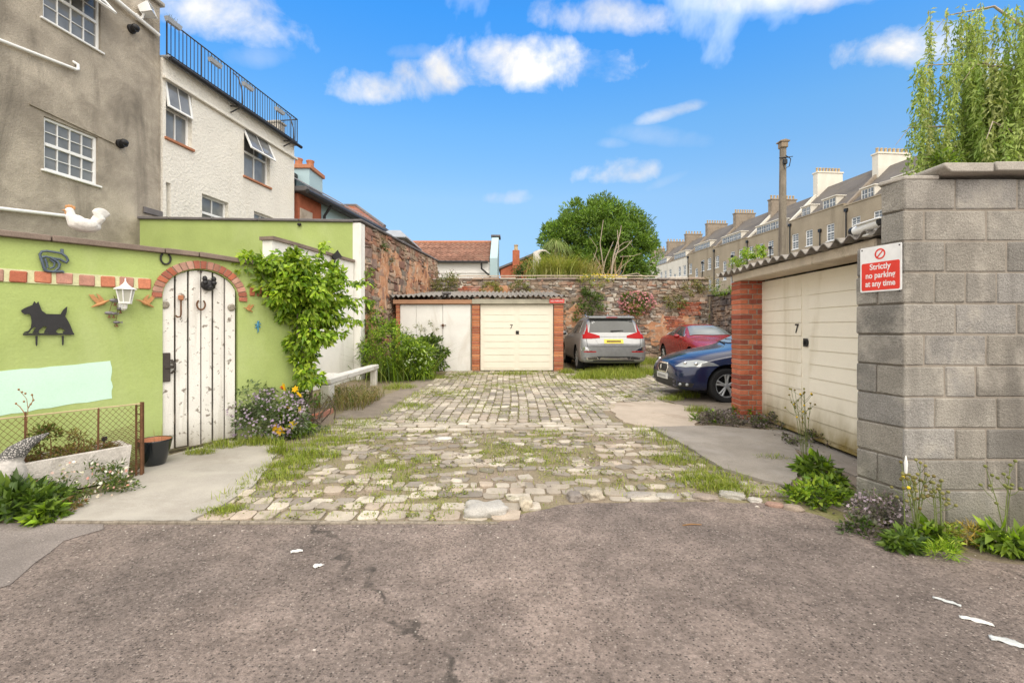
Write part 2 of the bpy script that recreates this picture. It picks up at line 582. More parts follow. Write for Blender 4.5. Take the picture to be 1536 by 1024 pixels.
SUN_EL, SUN_AZ = math.radians(48), math.radians(163)      # behind the photographer, to the right
sd = Vector((math.sin(SUN_AZ) * math.cos(SUN_EL), math.cos(SUN_AZ) * math.cos(SUN_EL), math.sin(SUN_EL)))
sun = bpy.data.objects.new('sun', bpy.data.lights.new('sun', 'SUN'))
COL.objects.link(sun)
sun.data.energy = 1.3; sun.data.angle = math.radians(48); sun.data.color = (1, .90, .76)
sun.rotation_euler = sd.to_track_quat('Z', 'Y').to_euler()

class WT(NT):
    def __init__(s):
        w = bpy.data.worlds.new('World'); SC.world = w; w.use_nodes = True
        s.t = w.node_tree; s.t.nodes.clear(); s.out = s.n('ShaderNodeOutputWorld')

w = WT()
sky = w.n('ShaderNodeTexSky', sky_type='NISHITA', sun_disc=False)
sky.sun_elevation = SUN_EL; sky.sun_rotation = SUN_AZ; sky.air_density = 1.0; sky.dust_density = .6; sky.ozone_density = 2.0
tc = w.n('ShaderNodeTexCoord')
dirv = tc.outputs['Generated']
hs = w.n('ShaderNodeHueSaturation'); hs.inputs['Saturation'].default_value = 1.22; hs.inputs['Value'].default_value = 1.0
w.l(sky.outputs[0], hs.inputs['Color'])
sx = w.n('ShaderNodeSeparateXYZ'); w.l(dirv, sx.inputs[0])
DX, DY, DZ = sx.outputs
yy = w.math('MAXIMUM', DY, .08)
U = w.math('DIVIDE', DX, yy); V = w.math('DIVIDE', DZ, yy)
puff = w.n('ShaderNodeTexNoise'); w.l(dirv, puff.inputs['Vector'])
puff.inputs['Scale'].default_value = 10.5; puff.inputs['Detail'].default_value = 9; puff.inputs['Roughness'].default_value = .58; puff.inputs['Distortion'].default_value = .25
puffv = w.math('SUBTRACT', puff.outputs['Fac'], .5)
front = w.math('GREATER_THAN', DY, .1)
CLOUDS = [  # photo centre, half width, half height, tilt, opacity, softness
    (590, 130, 100, 34, .10, 1, .6), (695, 112, 100, 40, .05, 1, .6), (800, 104, 115, 48, -.04, 1, .6), (645, 122, 90, 40, .07, 1, .6), (745, 100, 90, 44, 0, 1, .6), (855, 105, 75, 36, 0, .7, 1.0), (620, 80, 34, 14, 0, .35, .9),
    (322, 20, 110, 50, -.25, .95, .7), (890, 25, 95, 32, -.05, .9, .7), (1200, 0, 130, 26, .04, .9, .8), (1080, 8, 60, 14, 0, .35, 1.0), (1375, 72, 95, 42, .12, 1, .6), (1500, 110, 90, 70, 0, .8, .8),
    (924, 260, 52, 22, .06, 1, .7), (1015, 166, 52, 13, .28, .75, .8), (767, 297, 36, 13, .05, .6, .7), (985, 205, 75, 16, -.12, .22, 1.0), (914, 215, 24, 9, 0, .25, 1.0), (1000, 272, 26, 8, .4, .2, 1.0),
    (390, 85, 40, 22, 0, .3, 1.2)]
acc = None
for (px, py, rx, ry, tilt, op, soft) in CLOUDS:
    u0, v0 = (px - CX) / F, (HY - py) / F
    du = w.math('SUBTRACT', U, u0)
    dv = w.math('SUBTRACT', w.math('SUBTRACT', V, v0), w.math('MULTIPLY', du, tilt))
    a = w.math('MULTIPLY', du, F / rx); b = w.math('MULTIPLY', dv, F / ry)
    b = w.math('MULTIPLY', b, w.math('SUBTRACT', 1.15, w.math('MULTIPLY', w.math('GREATER_THAN', 0.0, b), -.35)))
    d2 = w.math('ADD', w.math('MULTIPLY', a, a), w.math('MULTIPLY', b, b))
    e = w.math('ADD', w.math('SUBTRACT', 1.42, d2), w.math('MULTIPLY', puffv, 6.2))
    e = w.math('MULTIPLY', e, .33 / soft, clamp=True)
    e = w.math('POWER', e, 1.15)
    e = w.math('MULTIPLY', e, op)
    acc = e if acc is None else w.math('MAXIMUM', acc, e)
acc = w.math('MULTIPLY', acc, front)
# unseen broken white cloud, added overhead, behind and beside for neutral fill light
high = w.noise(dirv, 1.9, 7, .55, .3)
fill_bank = w.math('ADD', w.math('MULTIPLY', DY, -.9), w.math('MULTIPLY', DZ, .75))
fill_cov = w.math('MULTIPLY', w.math('SUBTRACT', w.math('ADD', w.math('MULTIPLY', high, 1.5), fill_bank), .62), 2.6, clamp=True)
tone = w.ramp(w.noise(dirv, 5, 6, .6), [(.32, (7.2, 7.4, 7.8)), (.66, (10.6, 10.5, 10.3))])
tint = w.ramp(DZ, [(0.0, (.22, .31, .52)), (.127, (.39, .40, .43)), (.26, (.73, .65, .57)), (.383, (.66, .77, .73)), (.557, (.37, .83, 1.0)), (1.0, (.34, .6, .9))])
bluesky = w.mix(1.0, hs.outputs['Color'], w.mix(1.0, tint, (3.15, 3.15, 3.2), 'MULTIPLY'), 'MULTIPLY')
skycol = w.mix(acc, bluesky, tone)
skycol = w.mix(fill_cov, skycol, (19.0, 18.3, 17.1))
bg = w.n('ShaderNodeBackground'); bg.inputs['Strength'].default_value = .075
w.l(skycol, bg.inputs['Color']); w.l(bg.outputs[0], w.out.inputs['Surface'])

# ================================================================== materials
M_soil = surf('soil', (.20, .165, .12), .4, 3, .95, .1, .6, 40, .02, .3, 90, blotch=((.13, .14, .05), 1.6, .5, .62))
M_gravelly = surf('bare_earth', (.26, .22, .18), .3, 3, .95, .1, .5, 60, .012, .3, 140)
M_stone = surf('weathered_stone', (1, 1, 1), .22, 7, .9, .2, .7, 45, .012, .22, 110, attr=True)
M_cobble = surf('cobble_stone', (.98, .955, .915), .2, 9, .85, .3, .55, 60, .008, .2, 130, attr=True, blotch=((.18, .17, .09), 4.0, .56, .70), stain=((.25, .21, .17), .6, (1.1, 1.1, 1.1), .48, .66))
M_rubble = surf('rubble_stone', (1, 1, 1), .35, 5, .95, .12, .9, 38, .02, .3, 90, attr=True, blotch=((.46, .35, .26), 1.4, .50, .64), stain=((.13, .115, .06), .6, (.9, .9, .7), .54, .70))
M_brick = surf('red_brick', (1, 1, 1), .22, 14, .9, .15, .5, 70, .005, .2, 160, attr=True)
M_mortar = surf('mortar', (.36, .31, .25), .25, 6, .95, .1, .5, 80, .006, .2, 150)
M_darkmortar = surf('old_mortar', (.42, .325, .25), .35, 4, .95, .1, .7, 40, .01, .25, 100, blotch=((.13, .13, .07), 1.1, .55, .68))
M_block = surf('concrete_block', (.95, .935, .91), .24, 3.5, .95, .12, 1.0, 60, .014, .34, 120, attr=True, blotch=((.47, .435, .385), 2.4, .50, .70), stain=((.13, .12, .11), .75, (2.0, 2.0, .6), .50, .70), splash=((.14, .14, .095), .6, .75))
M_concrete = surf('concrete', (.40, .37, .33), .22, 1.6, .92, .15, .4, 60, .006, .16, 130, blotch=((.29, .26, .225), 1.3, .5, .7), stain=((.46, .43, .38), .5, (.8, 2.5, 1), .5, .7))
M_slab = surf('dark_concrete', (.30, .27, .235), .25, 2.2, .95, .15, .5, 60, .006, .2, 130, blotch=((.36, .33, .30), 1.8, .48, .7))
M_pale = surf('pale_concrete', (.50, .42, .34), .18, 2.0, .92, .15, .4, 60, .006, .14, 130, blotch=((.34, .27, .21), 1.5, .52, .7))
M_coping = surf('coping_stone', (.23, .18, .15), .3, 4, .9, .15, .5, 60, .006, .2, 120)
M_greystone = surf('grey_coping', (.42, .39, .35), .25, 5, .92, .15, .7, 60, .008, .2, 120, blotch=((.16, .15, .13), 3.0, .58, .7))
M_render = surf('grey_render', (.47, .415, .34), .34, 1.3, .95, .12, 1.0, 26, .02, .22, 50, blotch=((.28, .245, .20), 1.0, .44, .66), stain=((.13, .115, .095), .75, (1.3, 1.3, .28), .52, .72))
M_cream = surf('cream_roughcast', (.84, .80, .72), .08, 1.0, .92, .15, 1.0, 13, .045, .08, 26, stain=((.60, .54, .44), .35, (1.4, 1.4, .2), .56, .76))
M_green = surf('green_masonry_paint', (.385, .475, .165), .15, 1.3, .8, .25, .6, 22, .01, .06, 60, splash=((.30, .33, .14), .55, .8), stain=((.47, .55, .26), .6, (1.2, 1.2, .5), .5, .76))
M_mint = surf('mint_paint', (.57, .80, .67), .07, 2.5, .8, .25, .4, 30, .005, .05, 90, stain=((.60, .85, .74), .6, (.8, .8, 5), .5, .7))
M_white = surf('weathered_white', (.80, .785, .745), .08, 2.0, .8, .25, .35, 40, .006, .05, 90, stain=((.45, .43, .38), .5, (3.5, 3.5, .45), .56, .76))
M_whitewood = surf('flaking_white_wood', (.79, .77, .73), .10, 3.0, .75, .25, .5, 50, .005, .08, 110, blotch=((.24, .21, .18), 12.0, .575, .63), stain=((.44, .41, .36), .6, (14, 14, .8), .54, .72), splash=((.30, .27, .22), .5, 1.0))
M_upvc = surf('white_frame', (.84, .84, .83), .04, 3, .4, .4, .05, 30, .002, .02, 60)
M_cream_door = surf('cream_paint', (.80, .75, .64), .06, 1.2, .55, .35, .12, 30, .003, .04, 90)
M_whitedoor = surf('white_boarding', (.79, .78, .755), .10, 1.6, .7, .25, .2, 40, .003, .06, 90, stain=((.50, .44, .36), .55, (1.5, 1.5, .5), .54, .74))
M_black = surf('black_metal', (.02, .02, .022), .3, 8, .45, .4, .2, 60, .002, .2, 120)
M_blackplastic = surf('black_plastic', (.016, .016, .018), .2, 8, .5, .4, .05, 60, .001, .1, 120)
M_slate = surf('slate', (.15, .14, .145), .3, 3, .75, .3, .4, 30, .01, .2, 80, stain=((.22, .20, .18), .6, (.6, .6, 6), .5, .7))
M_lead = surf('lead_roof', (.34, .36, .39), .15, 2, .6, .35, .2, 20, .005, .08, 60)
M_rust = surf('rusty_metal', (.15, .075, .04), .4, 8, .9, .2, .6, 60, .003, .3, 120)
M_iron = surf('dark_iron', (.06, .05, .045), .3, 10, .7, .35, .4, 60, .002, .2, 120)
M_wood = surf('old_wood', (.33, .26, .19), .25, 3, .9, .15, .5, 40, .006, .2, 90, stain=((.18, .14, .10), .7, (14, 14, .7), .48, .66))
M_greywood = surf('grey_timber', (.27, .235, .19), .25, 5, .9, .15, .6, 40, .006, .25, 90, stain=((.12, .10, .08), .8, (22, 22, .6), .48, .66))
M_asbestos = surf('cement_sheet', (.30, .275, .25), .3, 3, .95, .1, .6, 50, .008, .25, 100, blotch=((.10, .10, .075), 3.0, .52, .68))
M_terracotta = surf('terracotta', (.46, .20, .11), .25, 8, .85, .2, .3, 40, .004, .15, 90)
M_ceramic = surf('black_glaze', (.012, .016, .02), .3, 6, .12, .5, .05, 20, .002, .1, 60, coat=.5)
M_trough = surf('stone_trough', (.60, .56, .52), .2, 8, .95, .1, .8, 50, .012, .2, 110, blotch=((.34, .31, .28), 6.0, .55, .72))
M_bark = surf('bark', (.22, .18, .14), .3, 8, .95, .1, .8, 30, .02, .25, 80)
M_palebark = surf('pale_bark', (.42, .35, .28), .25, 8, .9, .1, .5, 30, .01, .2, 80)
M_stem = surf('green_stem', (.16, .20, .06), .25, 20, .7, .2, .1, 60, .001, .1, 120)
M_drystem = surf('dry_stem', (.30, .17, .08), .3, 20, .85, .15, .2, 60, .001, .1, 120)
M_leaf = leafmat('leaf', .32, .42)
M_petal = leafmat('petal', .30, .6)
M_grass = leafmat('grass_blade', .30, .55)
G_house = glass_mat('window_glass', (.20, .205, .205), .06, 1.55)
G_dark = glass_mat('dark_glass', (.05, .055, .06), .05, 1.7)
M_curtain = surf('net_curtain', (.70, .69, .66), .1, 6, .9, .1)

# ================================================================== ground, road, paths
def kindly(o, k='structure'):
    o['kind'] = k; return o

m = MB()
ys = [-250, 3.44, 18.5, 60, 3000]
v, f = [], []
for y in ys:
    z = gz(y) - .03
    v += [(-2500, y, z), (2500, y, z)]
f = [(2 * i, 2 * i + 1, 2 * i + 3, 2 * i + 2) for i in range(len(ys) - 1)]
m.add(v, f)
kindly(m.build('ground', M_soil, smooth=None))

# the road: worn asphalt, its far edge follows the cobbles and swings round the block wall
t = NT('asphalt'); v = t.coord()
n1 = t.noise(v, .55, 6, .6, .3); n2 = t.noise(v, 48, 7, .76); n3 = t.noise(v, 3.5, 7, .65)
vor = t.n('ShaderNodeTexVoronoi'); t.l(v, vor.inputs['Vector']); vor.inputs['Scale'].default_value = 75
vor2 = t.n('ShaderNodeTexVoronoi'); t.l(v, vor2.inputs['Vector']); vor2.inputs['Scale'].default_value = 150
c = t.mix(t.ramp(n1, [(.40, 0.0), (.58, 1.0)]), (.205, .168, .150), (.300, .240, .210))
c = t.mix(1.0, c, t.ramp(n3, [(.32, .70), (.68, 1.22)]), 'MULTIPLY')
c = t.mix(1.0, c, t.ramp(n2, [(.34, .55), (.5, 1.0), (.66, 1.42)]), 'MULTIPLY')
sp = t.n('ShaderNodeSeparateColor'); t.l(vor.outputs['Color'], sp.inputs[0])
c = t.mix(t.math('MULTIPLY', t.ramp(sp.outputs[0], [(.80, 0.0), (.86, 1.0)]), t.ramp(vor.outputs['Distance'], [(.30, .75), (.45, 0.0)])), c, (.42, .36, .32))
c = t.mix(t.math('MULTIPLY', t.ramp(sp.outputs[1], [(.72, 0.0), (.78, 1.0)]), t.ramp(vor.outputs['Distance'], [(.30, .8), (.48, 0.0)])), c, (.05, .042, .04))
crv = t.n('ShaderNodeTexVoronoi', feature='DISTANCE_TO_EDGE')
wob = t.n('ShaderNodeVectorMath', operation='ADD'); t.l(v, wob.inputs[0])
wn = t.n('ShaderNodeTexNoise'); t.l(v, wn.inputs['Vector']); wn.inputs['Scale'].default_value = 2.2; wn.inputs['Detail'].default_value = 6
t.l(wn.outputs['Color'], wob.inputs[1]); t.l(wob.outputs[0], crv.inputs['Vector']); crv.inputs['Scale'].default_value = .32
c = t.mix(t.math('MULTIPLY', t.ramp(crv.outputs['Distance'], [(.004, .75), (.012, 0.0)]), t.ramp(n3, [(.42, 0.0), (.55, 1.0)])), c, (.05, .045, .04))
h = t.math('ADD', t.math('MULTIPLY', n2, 1.3), t.math('MULTIPLY', vor2.outputs['Distance'], -.6))
t.bsdf(c, .92, .2, 0, t.bump(t.math('ADD', h, t.math('MULTIPLY', n3, 2)), .9, .012))
M_asphalt = t.m

def wobble(pts, step=.12, amp=.02):
    out = []
    for a, b in zip(pts, pts[1:]):
        n = max(1, int(math.hypot(b[0] - a[0], b[1] - a[1]) / step))
        for i in range(n):
            k = i / n
            out.append((a[0] + (b[0] - a[0]) * k + R.uniform(-amp, amp), a[1] + (b[1] - a[1]) * k + R.uniform(-amp, amp)))
    return out + [pts[-1]]

road_edge = [(30, 2.2), (6, 2.55), (3.55, 2.74), (3.0, 2.86), (2.72, 3.02), (2.5, 3.25), (2.38, 3.55), (2.1, 3.80), (1.3, 3.86), (.5, 3.80), (.1, 3.62), (-.1, 3.45)]
e = wobble(road_edge, .1, .022)
m = MB()
nx = len(e)
far = [(-.1, 3.44), (-3.6, 3.44), (-12, 3.44), (-40, 3.44)]
top = e + far[1:]
vv = [(x, y, .006 + gz(y)) for x, y in top] + [(x, -30.0, .006) for x, y in top]
m.add(vv, [(i, i + len(top), i + 1 + len(top), i + 1) for i in range(len(top) - 1)])
kindly(m.build('road', M_asphalt, smooth=None))
# an older, greyer strip of tarmac at the left
M_oldasph = surf('old_asphalt', (.235, .205, .19), .3, 2, .92, .2, .8, 60, .008, .4, 110, blotch=((.16, .14, .13), 40, .55, .65))
e = wobble([G(-500, 930).xy[:], G(-60, 900).xy[:], G(10, 880).xy[:], G(55, 845).xy[:], G(90, 815).xy[:], G(150, 797).xy[:], (-3.0, 3.425)], .1, .02)
m = MB(); m.add([(x, y, .010) for x, y in e] + [(-9, 3.425, .010), (-9, 1.2, .010)], [tuple(range(len(e) + 2))])
kindly(m.build('old_road_patch', M_oldasph, smooth=None))

def ground_sheet(name, pix, lift, mat, amp=.02, thick=.05):
    pts = [tuple(G(*p)[:2]) if p[1] > 500 else p for p in pix]
    pts = wobble(pts + [pts[0]], .1, amp)[:-1]
    a = sum(p[0] * q[1] - q[0] * p[1] for p, q in zip(pts, pts[1:] + pts[:1]))
    if a < 0: pts = pts[::-1]
    mb = MB(); mb.slab(pts, lambda y: gz(y) + lift - thick, lambda y: gz(y) + lift)
    return kindly(mb.build(name, mat, smooth=None))

ground_sheet('concrete_path', [(60, 784), (284, 784), (330, 762), (384, 728), (410, 690), (425, 672), (340, 662), (235, 690), (212, 700), (190, 735), (110, 752)], .022, M_concrete, .012)
ground_sheet('garden_bed', [(-220, 784), (55, 784), (110, 752), (188, 735), (213, 690), (160, 668), (-260, 690)], .012, M_soil)
ground_sheet('paved_path', [(500, 628), (640, 627), (618, 610), (668, 566), (640, 562), (590, 590), (540, 604)], .012, M_gravelly, .02)
ground_sheet('pale_apron', [(905, 606), (985, 603), (1045, 612), (1045, 640), (985, 645), (935, 634)], .020, M_pale, .03)
ground_sheet('concrete_apron', [(975, 643), (1070, 641), (1150, 648), (1195, 680), (1205, 700), (1185, 735), (1130, 720), (1085, 706), (1030, 672)], .032, M_slab, .015)
ground_sheet('broken_apron', [(1078, 709), (1130, 724), (1186, 739), (1250, 748), (1290, 738), (1240, 690), (1330, 690), (1390, 780), (1290, 776), (1200, 748), (1120, 742)], .012, M_gravelly, .02)
ground_sheet('parking_earth', [(985, 598), (1140, 640), (1200, 600), (1090, 566), (985, 570)], .010, M_gravelly, .03)

# ------------------------------------------------------------------ cobbles
pal_c = [(.41, .365, .31), (.34, .30, .26), (.46, .41, .345), (.29, .26, .23), (.38, .335, .285), (.25, .225, .20), (.43, .365, .305)]
pal_w = [(.58, .535, .465), (.53, .48, .41), (.50, .455, .395)]
def bare(x, y):
    """places where setts are lost under earth and moss"""
    s = math.sin(x * 1.7 + 1.2) * math.cos(y * 2.3 + .4) + .6 * math.sin(x * 4.1 + y * 2.7)
    return s
def inside_yard(x, y):
    px = CX + F * x / y; py = HY + F * (CAMZ - gz(y)) / y
    if py > 784: return False
    if px > 745 and py > 748 + max(0, (850 - px)) * .3: return False
    # left edge
    if py > 690: left = 284 + (784 - py) * 1.3
    elif py > 630: left = 400 + (690 - py) * 1.9
    else: left = 560 + (630 - py) * 1.55
    if px < left: return False
    # right edge
    if py > 708: right = 1205 - (py - 708) * .2 if py < 748 else 1130
    elif py > 643: right = 978 + (py - 643) * 1.55
    elif py > 604: right = 905 + abs(py - 620) * 1.2
    else: right = 1000
    if 708 < py and px > 1085 + (py - 708) * 3.2 : return False
    return px < right
m = MB()
gfn = lambda u, v, h: (u, v, gz(v) + h - .006)
def lay(c4, H, col):
    th = R.gauss(0, (.22 if c4[0][1] > 4.2 else .05) if c4[0][1] < 6.0 else .025); H += .007
    mx = sum(p[0] for p in c4) / 4; my = sum(p[1] for p in c4) / 4
    c4 = [(mx + (p[0] - mx) * math.cos(th) - (p[1] - my) * math.sin(th), my + (p[0] - mx) * math.sin(th) + (p[1] - my) * math.cos(th)) for p in c4]
    cx = sum(p[0] for p in c4) / 4; cy = sum(p[1] for p in c4) / 4
    if not inside_yard(cx, cy): return
    near = my < 4.15
    stone(m, c4, gfn, H, R.uniform(.87, .94), col, -.02, (.09, .22) if near else (.06, .22))
# zone far: columns of setts running away towards the garages
x = -4.4
while x < 3.6:
    wd = R.uniform(.135, .165)
    y = 6.75 + R.uniform(-.1, .1)
    while y < 13.75:
        ln = R.uniform(.15, .28)
        g = .008; j = .008
        sk = .03 * math.sin(y * .9 + x)
        c4 = [(x + g + sk, y + g), (x + wd - g + sk, y + g), (x + wd - g + sk, y + ln - g), (x + g + sk, y + ln - g)]
        c4 = [(a + R.uniform(-j, j), b + R.uniform(-j, j)) for a, b in c4]
        if R.random() > .03 + (.25 if bare(x, y) > 1.15 else 0):
            lay(c4, R.uniform(.012, .024), R.choice(pal_w if R.random() < .30 else pal_c))
        y += ln
    x += wd
# band of pale setts laid across
for row in range(3):
    y = 6.28 + row * .16; x = -3.4
    while x < 3:
        wd = R.uniform(.2, .34); g = .009; j = .012
        c4 = [(x + g, y + g), (x + wd - g, y + g), (x + wd - g, y + .16 - g), (x + g, y + .16 - g)]
        lay([(a + R.uniform(-j, j), b + R.uniform(-j, j)) for a, b in c4], R.uniform(.02, .04), R.choice(pal_w + pal_c[:3]))
        x += wd
# zone near: bigger, rougher stones, rows wander
y = 3.47; k = 0
while y < 6.27:
    rh = R.uniform(.09, .15) if y > 4.1 else R.uniform(.15, .19)
    x = -3.6 + R.uniform(0, .2)
    while x < 3.1:
        wd = R.uniform(.08, .20) if y > 4.1 else R.uniform(.14, .26)
        wv = .07 * math.sin(x * 1.6 + k) + .05 * math.sin(x * 3.7 + 2 * k) if y > 3.7 else 0
        g = .008 if y > 4.2 else .010; j = .026 if y > 4.2 else .014
        c4 = [(x + g, y + g + wv), (x + wd - g, y + g + wv), (x + wd - g, y + rh - g + wv), (x + g, y + rh - g + wv)]
        c4 = [(a + R.uniform(-j, j), b + R.uniform(-j, j)) for a, b in c4]
        lost = (.22 if 4.2 < y < 6.0 else .04) + (.5 if (bare(x, y) > .5 and 4.2 < y < 6.0) else 0)
        if R.random() > lost:
            if R.random() < .12 and wd > .24:
                xm = x + wd * R.uniform(.4, .6)
                lay([c4[0], (xm - g, c4[0][1]), (xm - g, c4[3][1]), c4[3]], R.uniform(.015, .045), R.choice(pal_c))
                lay([(xm + g, c4[1][1]), c4[1], c4[2], (xm + g, c4[2][1])], R.uniform(.015, .045), R.choice(pal_c))
            else:
                lay(c4, R.uniform(.004, .020), R.choice(pal_w if R.random() < (.34 if y < 4.15 else .14) else pal_c))
        x += wd
    y += rh; k += 1
kindly(m.build('cobbled_yard', M_cobble, smooth=60))

# moss and earth bed under the setts
t = NT('moss_bed'); v = t.coord()
n1 = t.noise(v, 1.3, 8, .66, .4); n2 = t.noise(v, 60, 5, .7)
c = t.ramp(n1, [(.36, (.28, .225, .175)), (.52, (.25, .21, .14)), (.66, (.20, .205, .07))])
c = t.mix(1.0, c, t.ramp(n2, [(.3, .65), (.7, 1.3)]), 'MULTIPLY')
t.bsdf(c, .95, .1, 0, t.bump(t.math('ADD', n2, n1), .7, .015))
M_mossbed = t.m
kindly(MB().add([(-4.6, 3.44, gz(3.44) - .001), (3.8, 3.44, gz(3.44) - .001), (5.2, 18.4, gz(18.4) - .001), (-3.6, 18.4, gz(18.4) - .001)], [(0, 1, 2, 3)]).build('yard_bed', M_mossbed, smooth=None))
# ================================================================== houses on the left
# ---- grey rendered house
gh, L = facade('grey_house', 'tall grey roughcast rendered house with white casement windows on the left', 'house', (-9.95, 5.0), (-9.13, 12.1))
def rect(root, p, q, r, yl=0.0):
    """x range and z range of an opening from three photo pixels: bottom-left, bottom-right, top-left"""
    x0, z0 = onp(root, *p, yl); x1, _ = onp(root, *q, yl); _, z1 = onp(root, *r, yl)
    return x0, x1, z0, z1
w1 = rect(gh, (66, 254), (147, 278), (66, 174))
w2 = (w1[0] - .02, w1[1] + .06, onp(gh, 148, 76)[1], onp(gh, 148, 76)[1] + 1.25)
m = MB(); holed_wall(m, L, 0, 9.75, [w1, w2], .13); shell_box(m, L, 7, 0, 9.75)
m.build('wall', M_render, gh, None)
mm = MB(); mm.cbox(-.1, L + .08, -.09, .35, 9.752, 9.86, .02); mm.build('parapet_coping', M_greystone, gh)
window(gh, *w1, .09, M_upvc, G_house, 4, 2, True, .055, (.06, .045), M_upvc, .014, .05)
wn = window(gh, *w2, .09, M_upvc, G_house, 4, 2, True, .055, (.06, .045), M_upvc, .014, .05)
# the tilted top light of the upper window
def sash(parent, x0, x1, z0, z1, y, ang, fw=.055, cols=1, rows=1):
    T = Matrix.Translation((0, y, z1)) @ Matrix.Rotation(ang, 4, 'X') @ Matrix.Translation((0, 0, -z1))
    s = MB(T)
    s.cbox(x0, x0 + fw, -.05, 0, z0, z1, .006); s.cbox(x1 - fw, x1, -.05, 0, z0, z1, .006)
    s.cbox(x0 + fw, x1 - fw, -.05, 0, z0, z0 + fw, .006); s.cbox(x0 + fw, x1 - fw, -.05, 0, z1 - fw, z1, .006)
    for k in range(1, cols):
        x = x0 + fw + (x1 - x0 - 2 * fw) * k / cols; s.box(x - .01, x + .01, -.04, -.01, z0 + fw, z1 - fw)
    for k in range(1, rows):
        z = z0 + fw + (z1 - z0 - 2 * fw) * k / rows; s.box(x0 + fw, x1 - fw, -.042, -.008, z - .01, z + .01)
    s.mi = 1; s.box(x0 + fw * .5, x1 - fw * .5, -.028, -.022, z0 + fw * .5, z1 - fw * .5)
    return s.build('opening_light', [M_upvc, G_house], parent)
sash(wn, w2[0] + .03, w2[1] - .03, w2[2] + .62, w2[3] - .03, -.01, -.75, cols=4, rows=2)
m = MB()
a = onp(gh, -40, 45, -.06); b = onp(gh, 117, 106, -.06)
m.tube([(a[0], -.06, a[1]), (b[0] - .04, -.06, b[1]), (b[0], -.06, b[1] + .03), (b[0] + .01, -.05, b[1] + .13), (b[0] - .04, 0.02, b[1] + .17)], .032, 10)
m.build('waste_pipe', M_upvc, gh)
m = MB()
a = onp(gh, -40, 308, -.06); b = onp(gh, 118, 326, -.06)
m.tube([(a[0], -.06, a[1]), (b[0], -.06, b[1])], .034, 10)
m.build('waste_pipe', M_upvc, gh)
m = MB()
a = onp(gh, 150, -10, -.09); b = onp(gh, 238, 53, -.09)
z = b[1]
m.tube([(a[0] - 1, -.09, a[1] + .25), (b[0], -.09, z)], .05, 10)
m.build('gutter', M_upvc, gh)
for px, py in ((196, 44), (179, 216)):
    x, z = onp(gh, px, py)
    m = MB()
    m.lathe([(.001, 0), (.10, 0), (.10, .05), (.075, .06), (.075, .16), (.001, .16)], (x, 0, z), 20, 'Y')
    for q in range(len(m.v)): m.v[q] = (m.v[q][0], -m.v[q][1], m.v[q][2])
    m.ell((x, -.13, z + .03), (.095, .08, .08), 14, 8)
    m.build('vent_cowl', M_blackplastic, gh)
m = MB()
a = onp(gh, 45, 157, -.02); b = onp(gh, 172, 214, -.02)
m.prism([(a[0], a[1]), (b[0], b[1] - .03), (b[0] + .02, b[1] + .05), (a[0], a[1] + .03)], -.03, .001); m.build('drip_ledge', M_render, gh, None)
m = MB()   # slipped lead flashing above the lean-to roof
x, z = onp(gh, 222, 318)
m.cbox(x - .15, L + .05, -.05, 0, z - .05, z + .1, .01); m.build('flashing', M_slate, gh)

def floodlight(label, root, px, py, y, mat_body, ang=-.5, s=1.0, dirx=0):
    x, z = onp(root, px, py, y)
    q = root_m[root.name] @ Vector((x, y, z))
    rz = root.rotation_euler.z
    o = thing('floodlight', label, 'lamp', q, rz, 'outdoor floodlights')
    T = Matrix.Rotation(dirx, 4, 'Z') @ Matrix.Rotation(ang, 4, 'X') @ Matrix.Scale(s, 4)
    m = MB(T)
    fr = [(-.10, -.07), (.10, -.07), (.10, .07), (-.10, .07)]; bk = [(-.07, -.045), (.07, -.045), (.07, .045), (-.07, .045)]
    v = [(a, -.16, c) for a, c in fr] + [(a, -.03, c) for a, c in bk] + [(a * 1.0, -.185, c) for a, c in fr]
    f = [(4, 5, 1, 0), (5, 6, 2, 1), (6, 7, 3, 2), (7, 4, 0, 3), (7, 6, 5, 4), (0, 1, 9, 8), (1, 2, 10, 9), (2, 3, 11, 10), (3, 0, 8, 11)]
    m.add(v, f); m.cbox(-.11, .11, -.19, -.175, .065, .08, .003); m.cbox(-.11, .11, -.19, -.175, -.08, -.065, .003)
    m.build('housing', mat_body, o)
    g = MB(T); g.box(-.095, .095, -.180, -.174, -.065, .065); g.build('lens', glass_mat('lamp_lens', (.35, .37, .38), .15, 1.6), o)
    b = MB(); b.tube([(0, -.001, -.10 * s), (0, -.06 * s, -.09 * s), (0, -.09 * s, 0)], .016 * s, 8); b.cbox(-.05 * s, .05 * s, -.03, 0, -.15 * s, -.05 * s, .005); b.build('bracket', mat_body, o)
    return o
floodlight('white floodlight below the parapet of the grey rendered house', gh, 208, 18, 0, M_upvc, -.35, 1.7, .4)

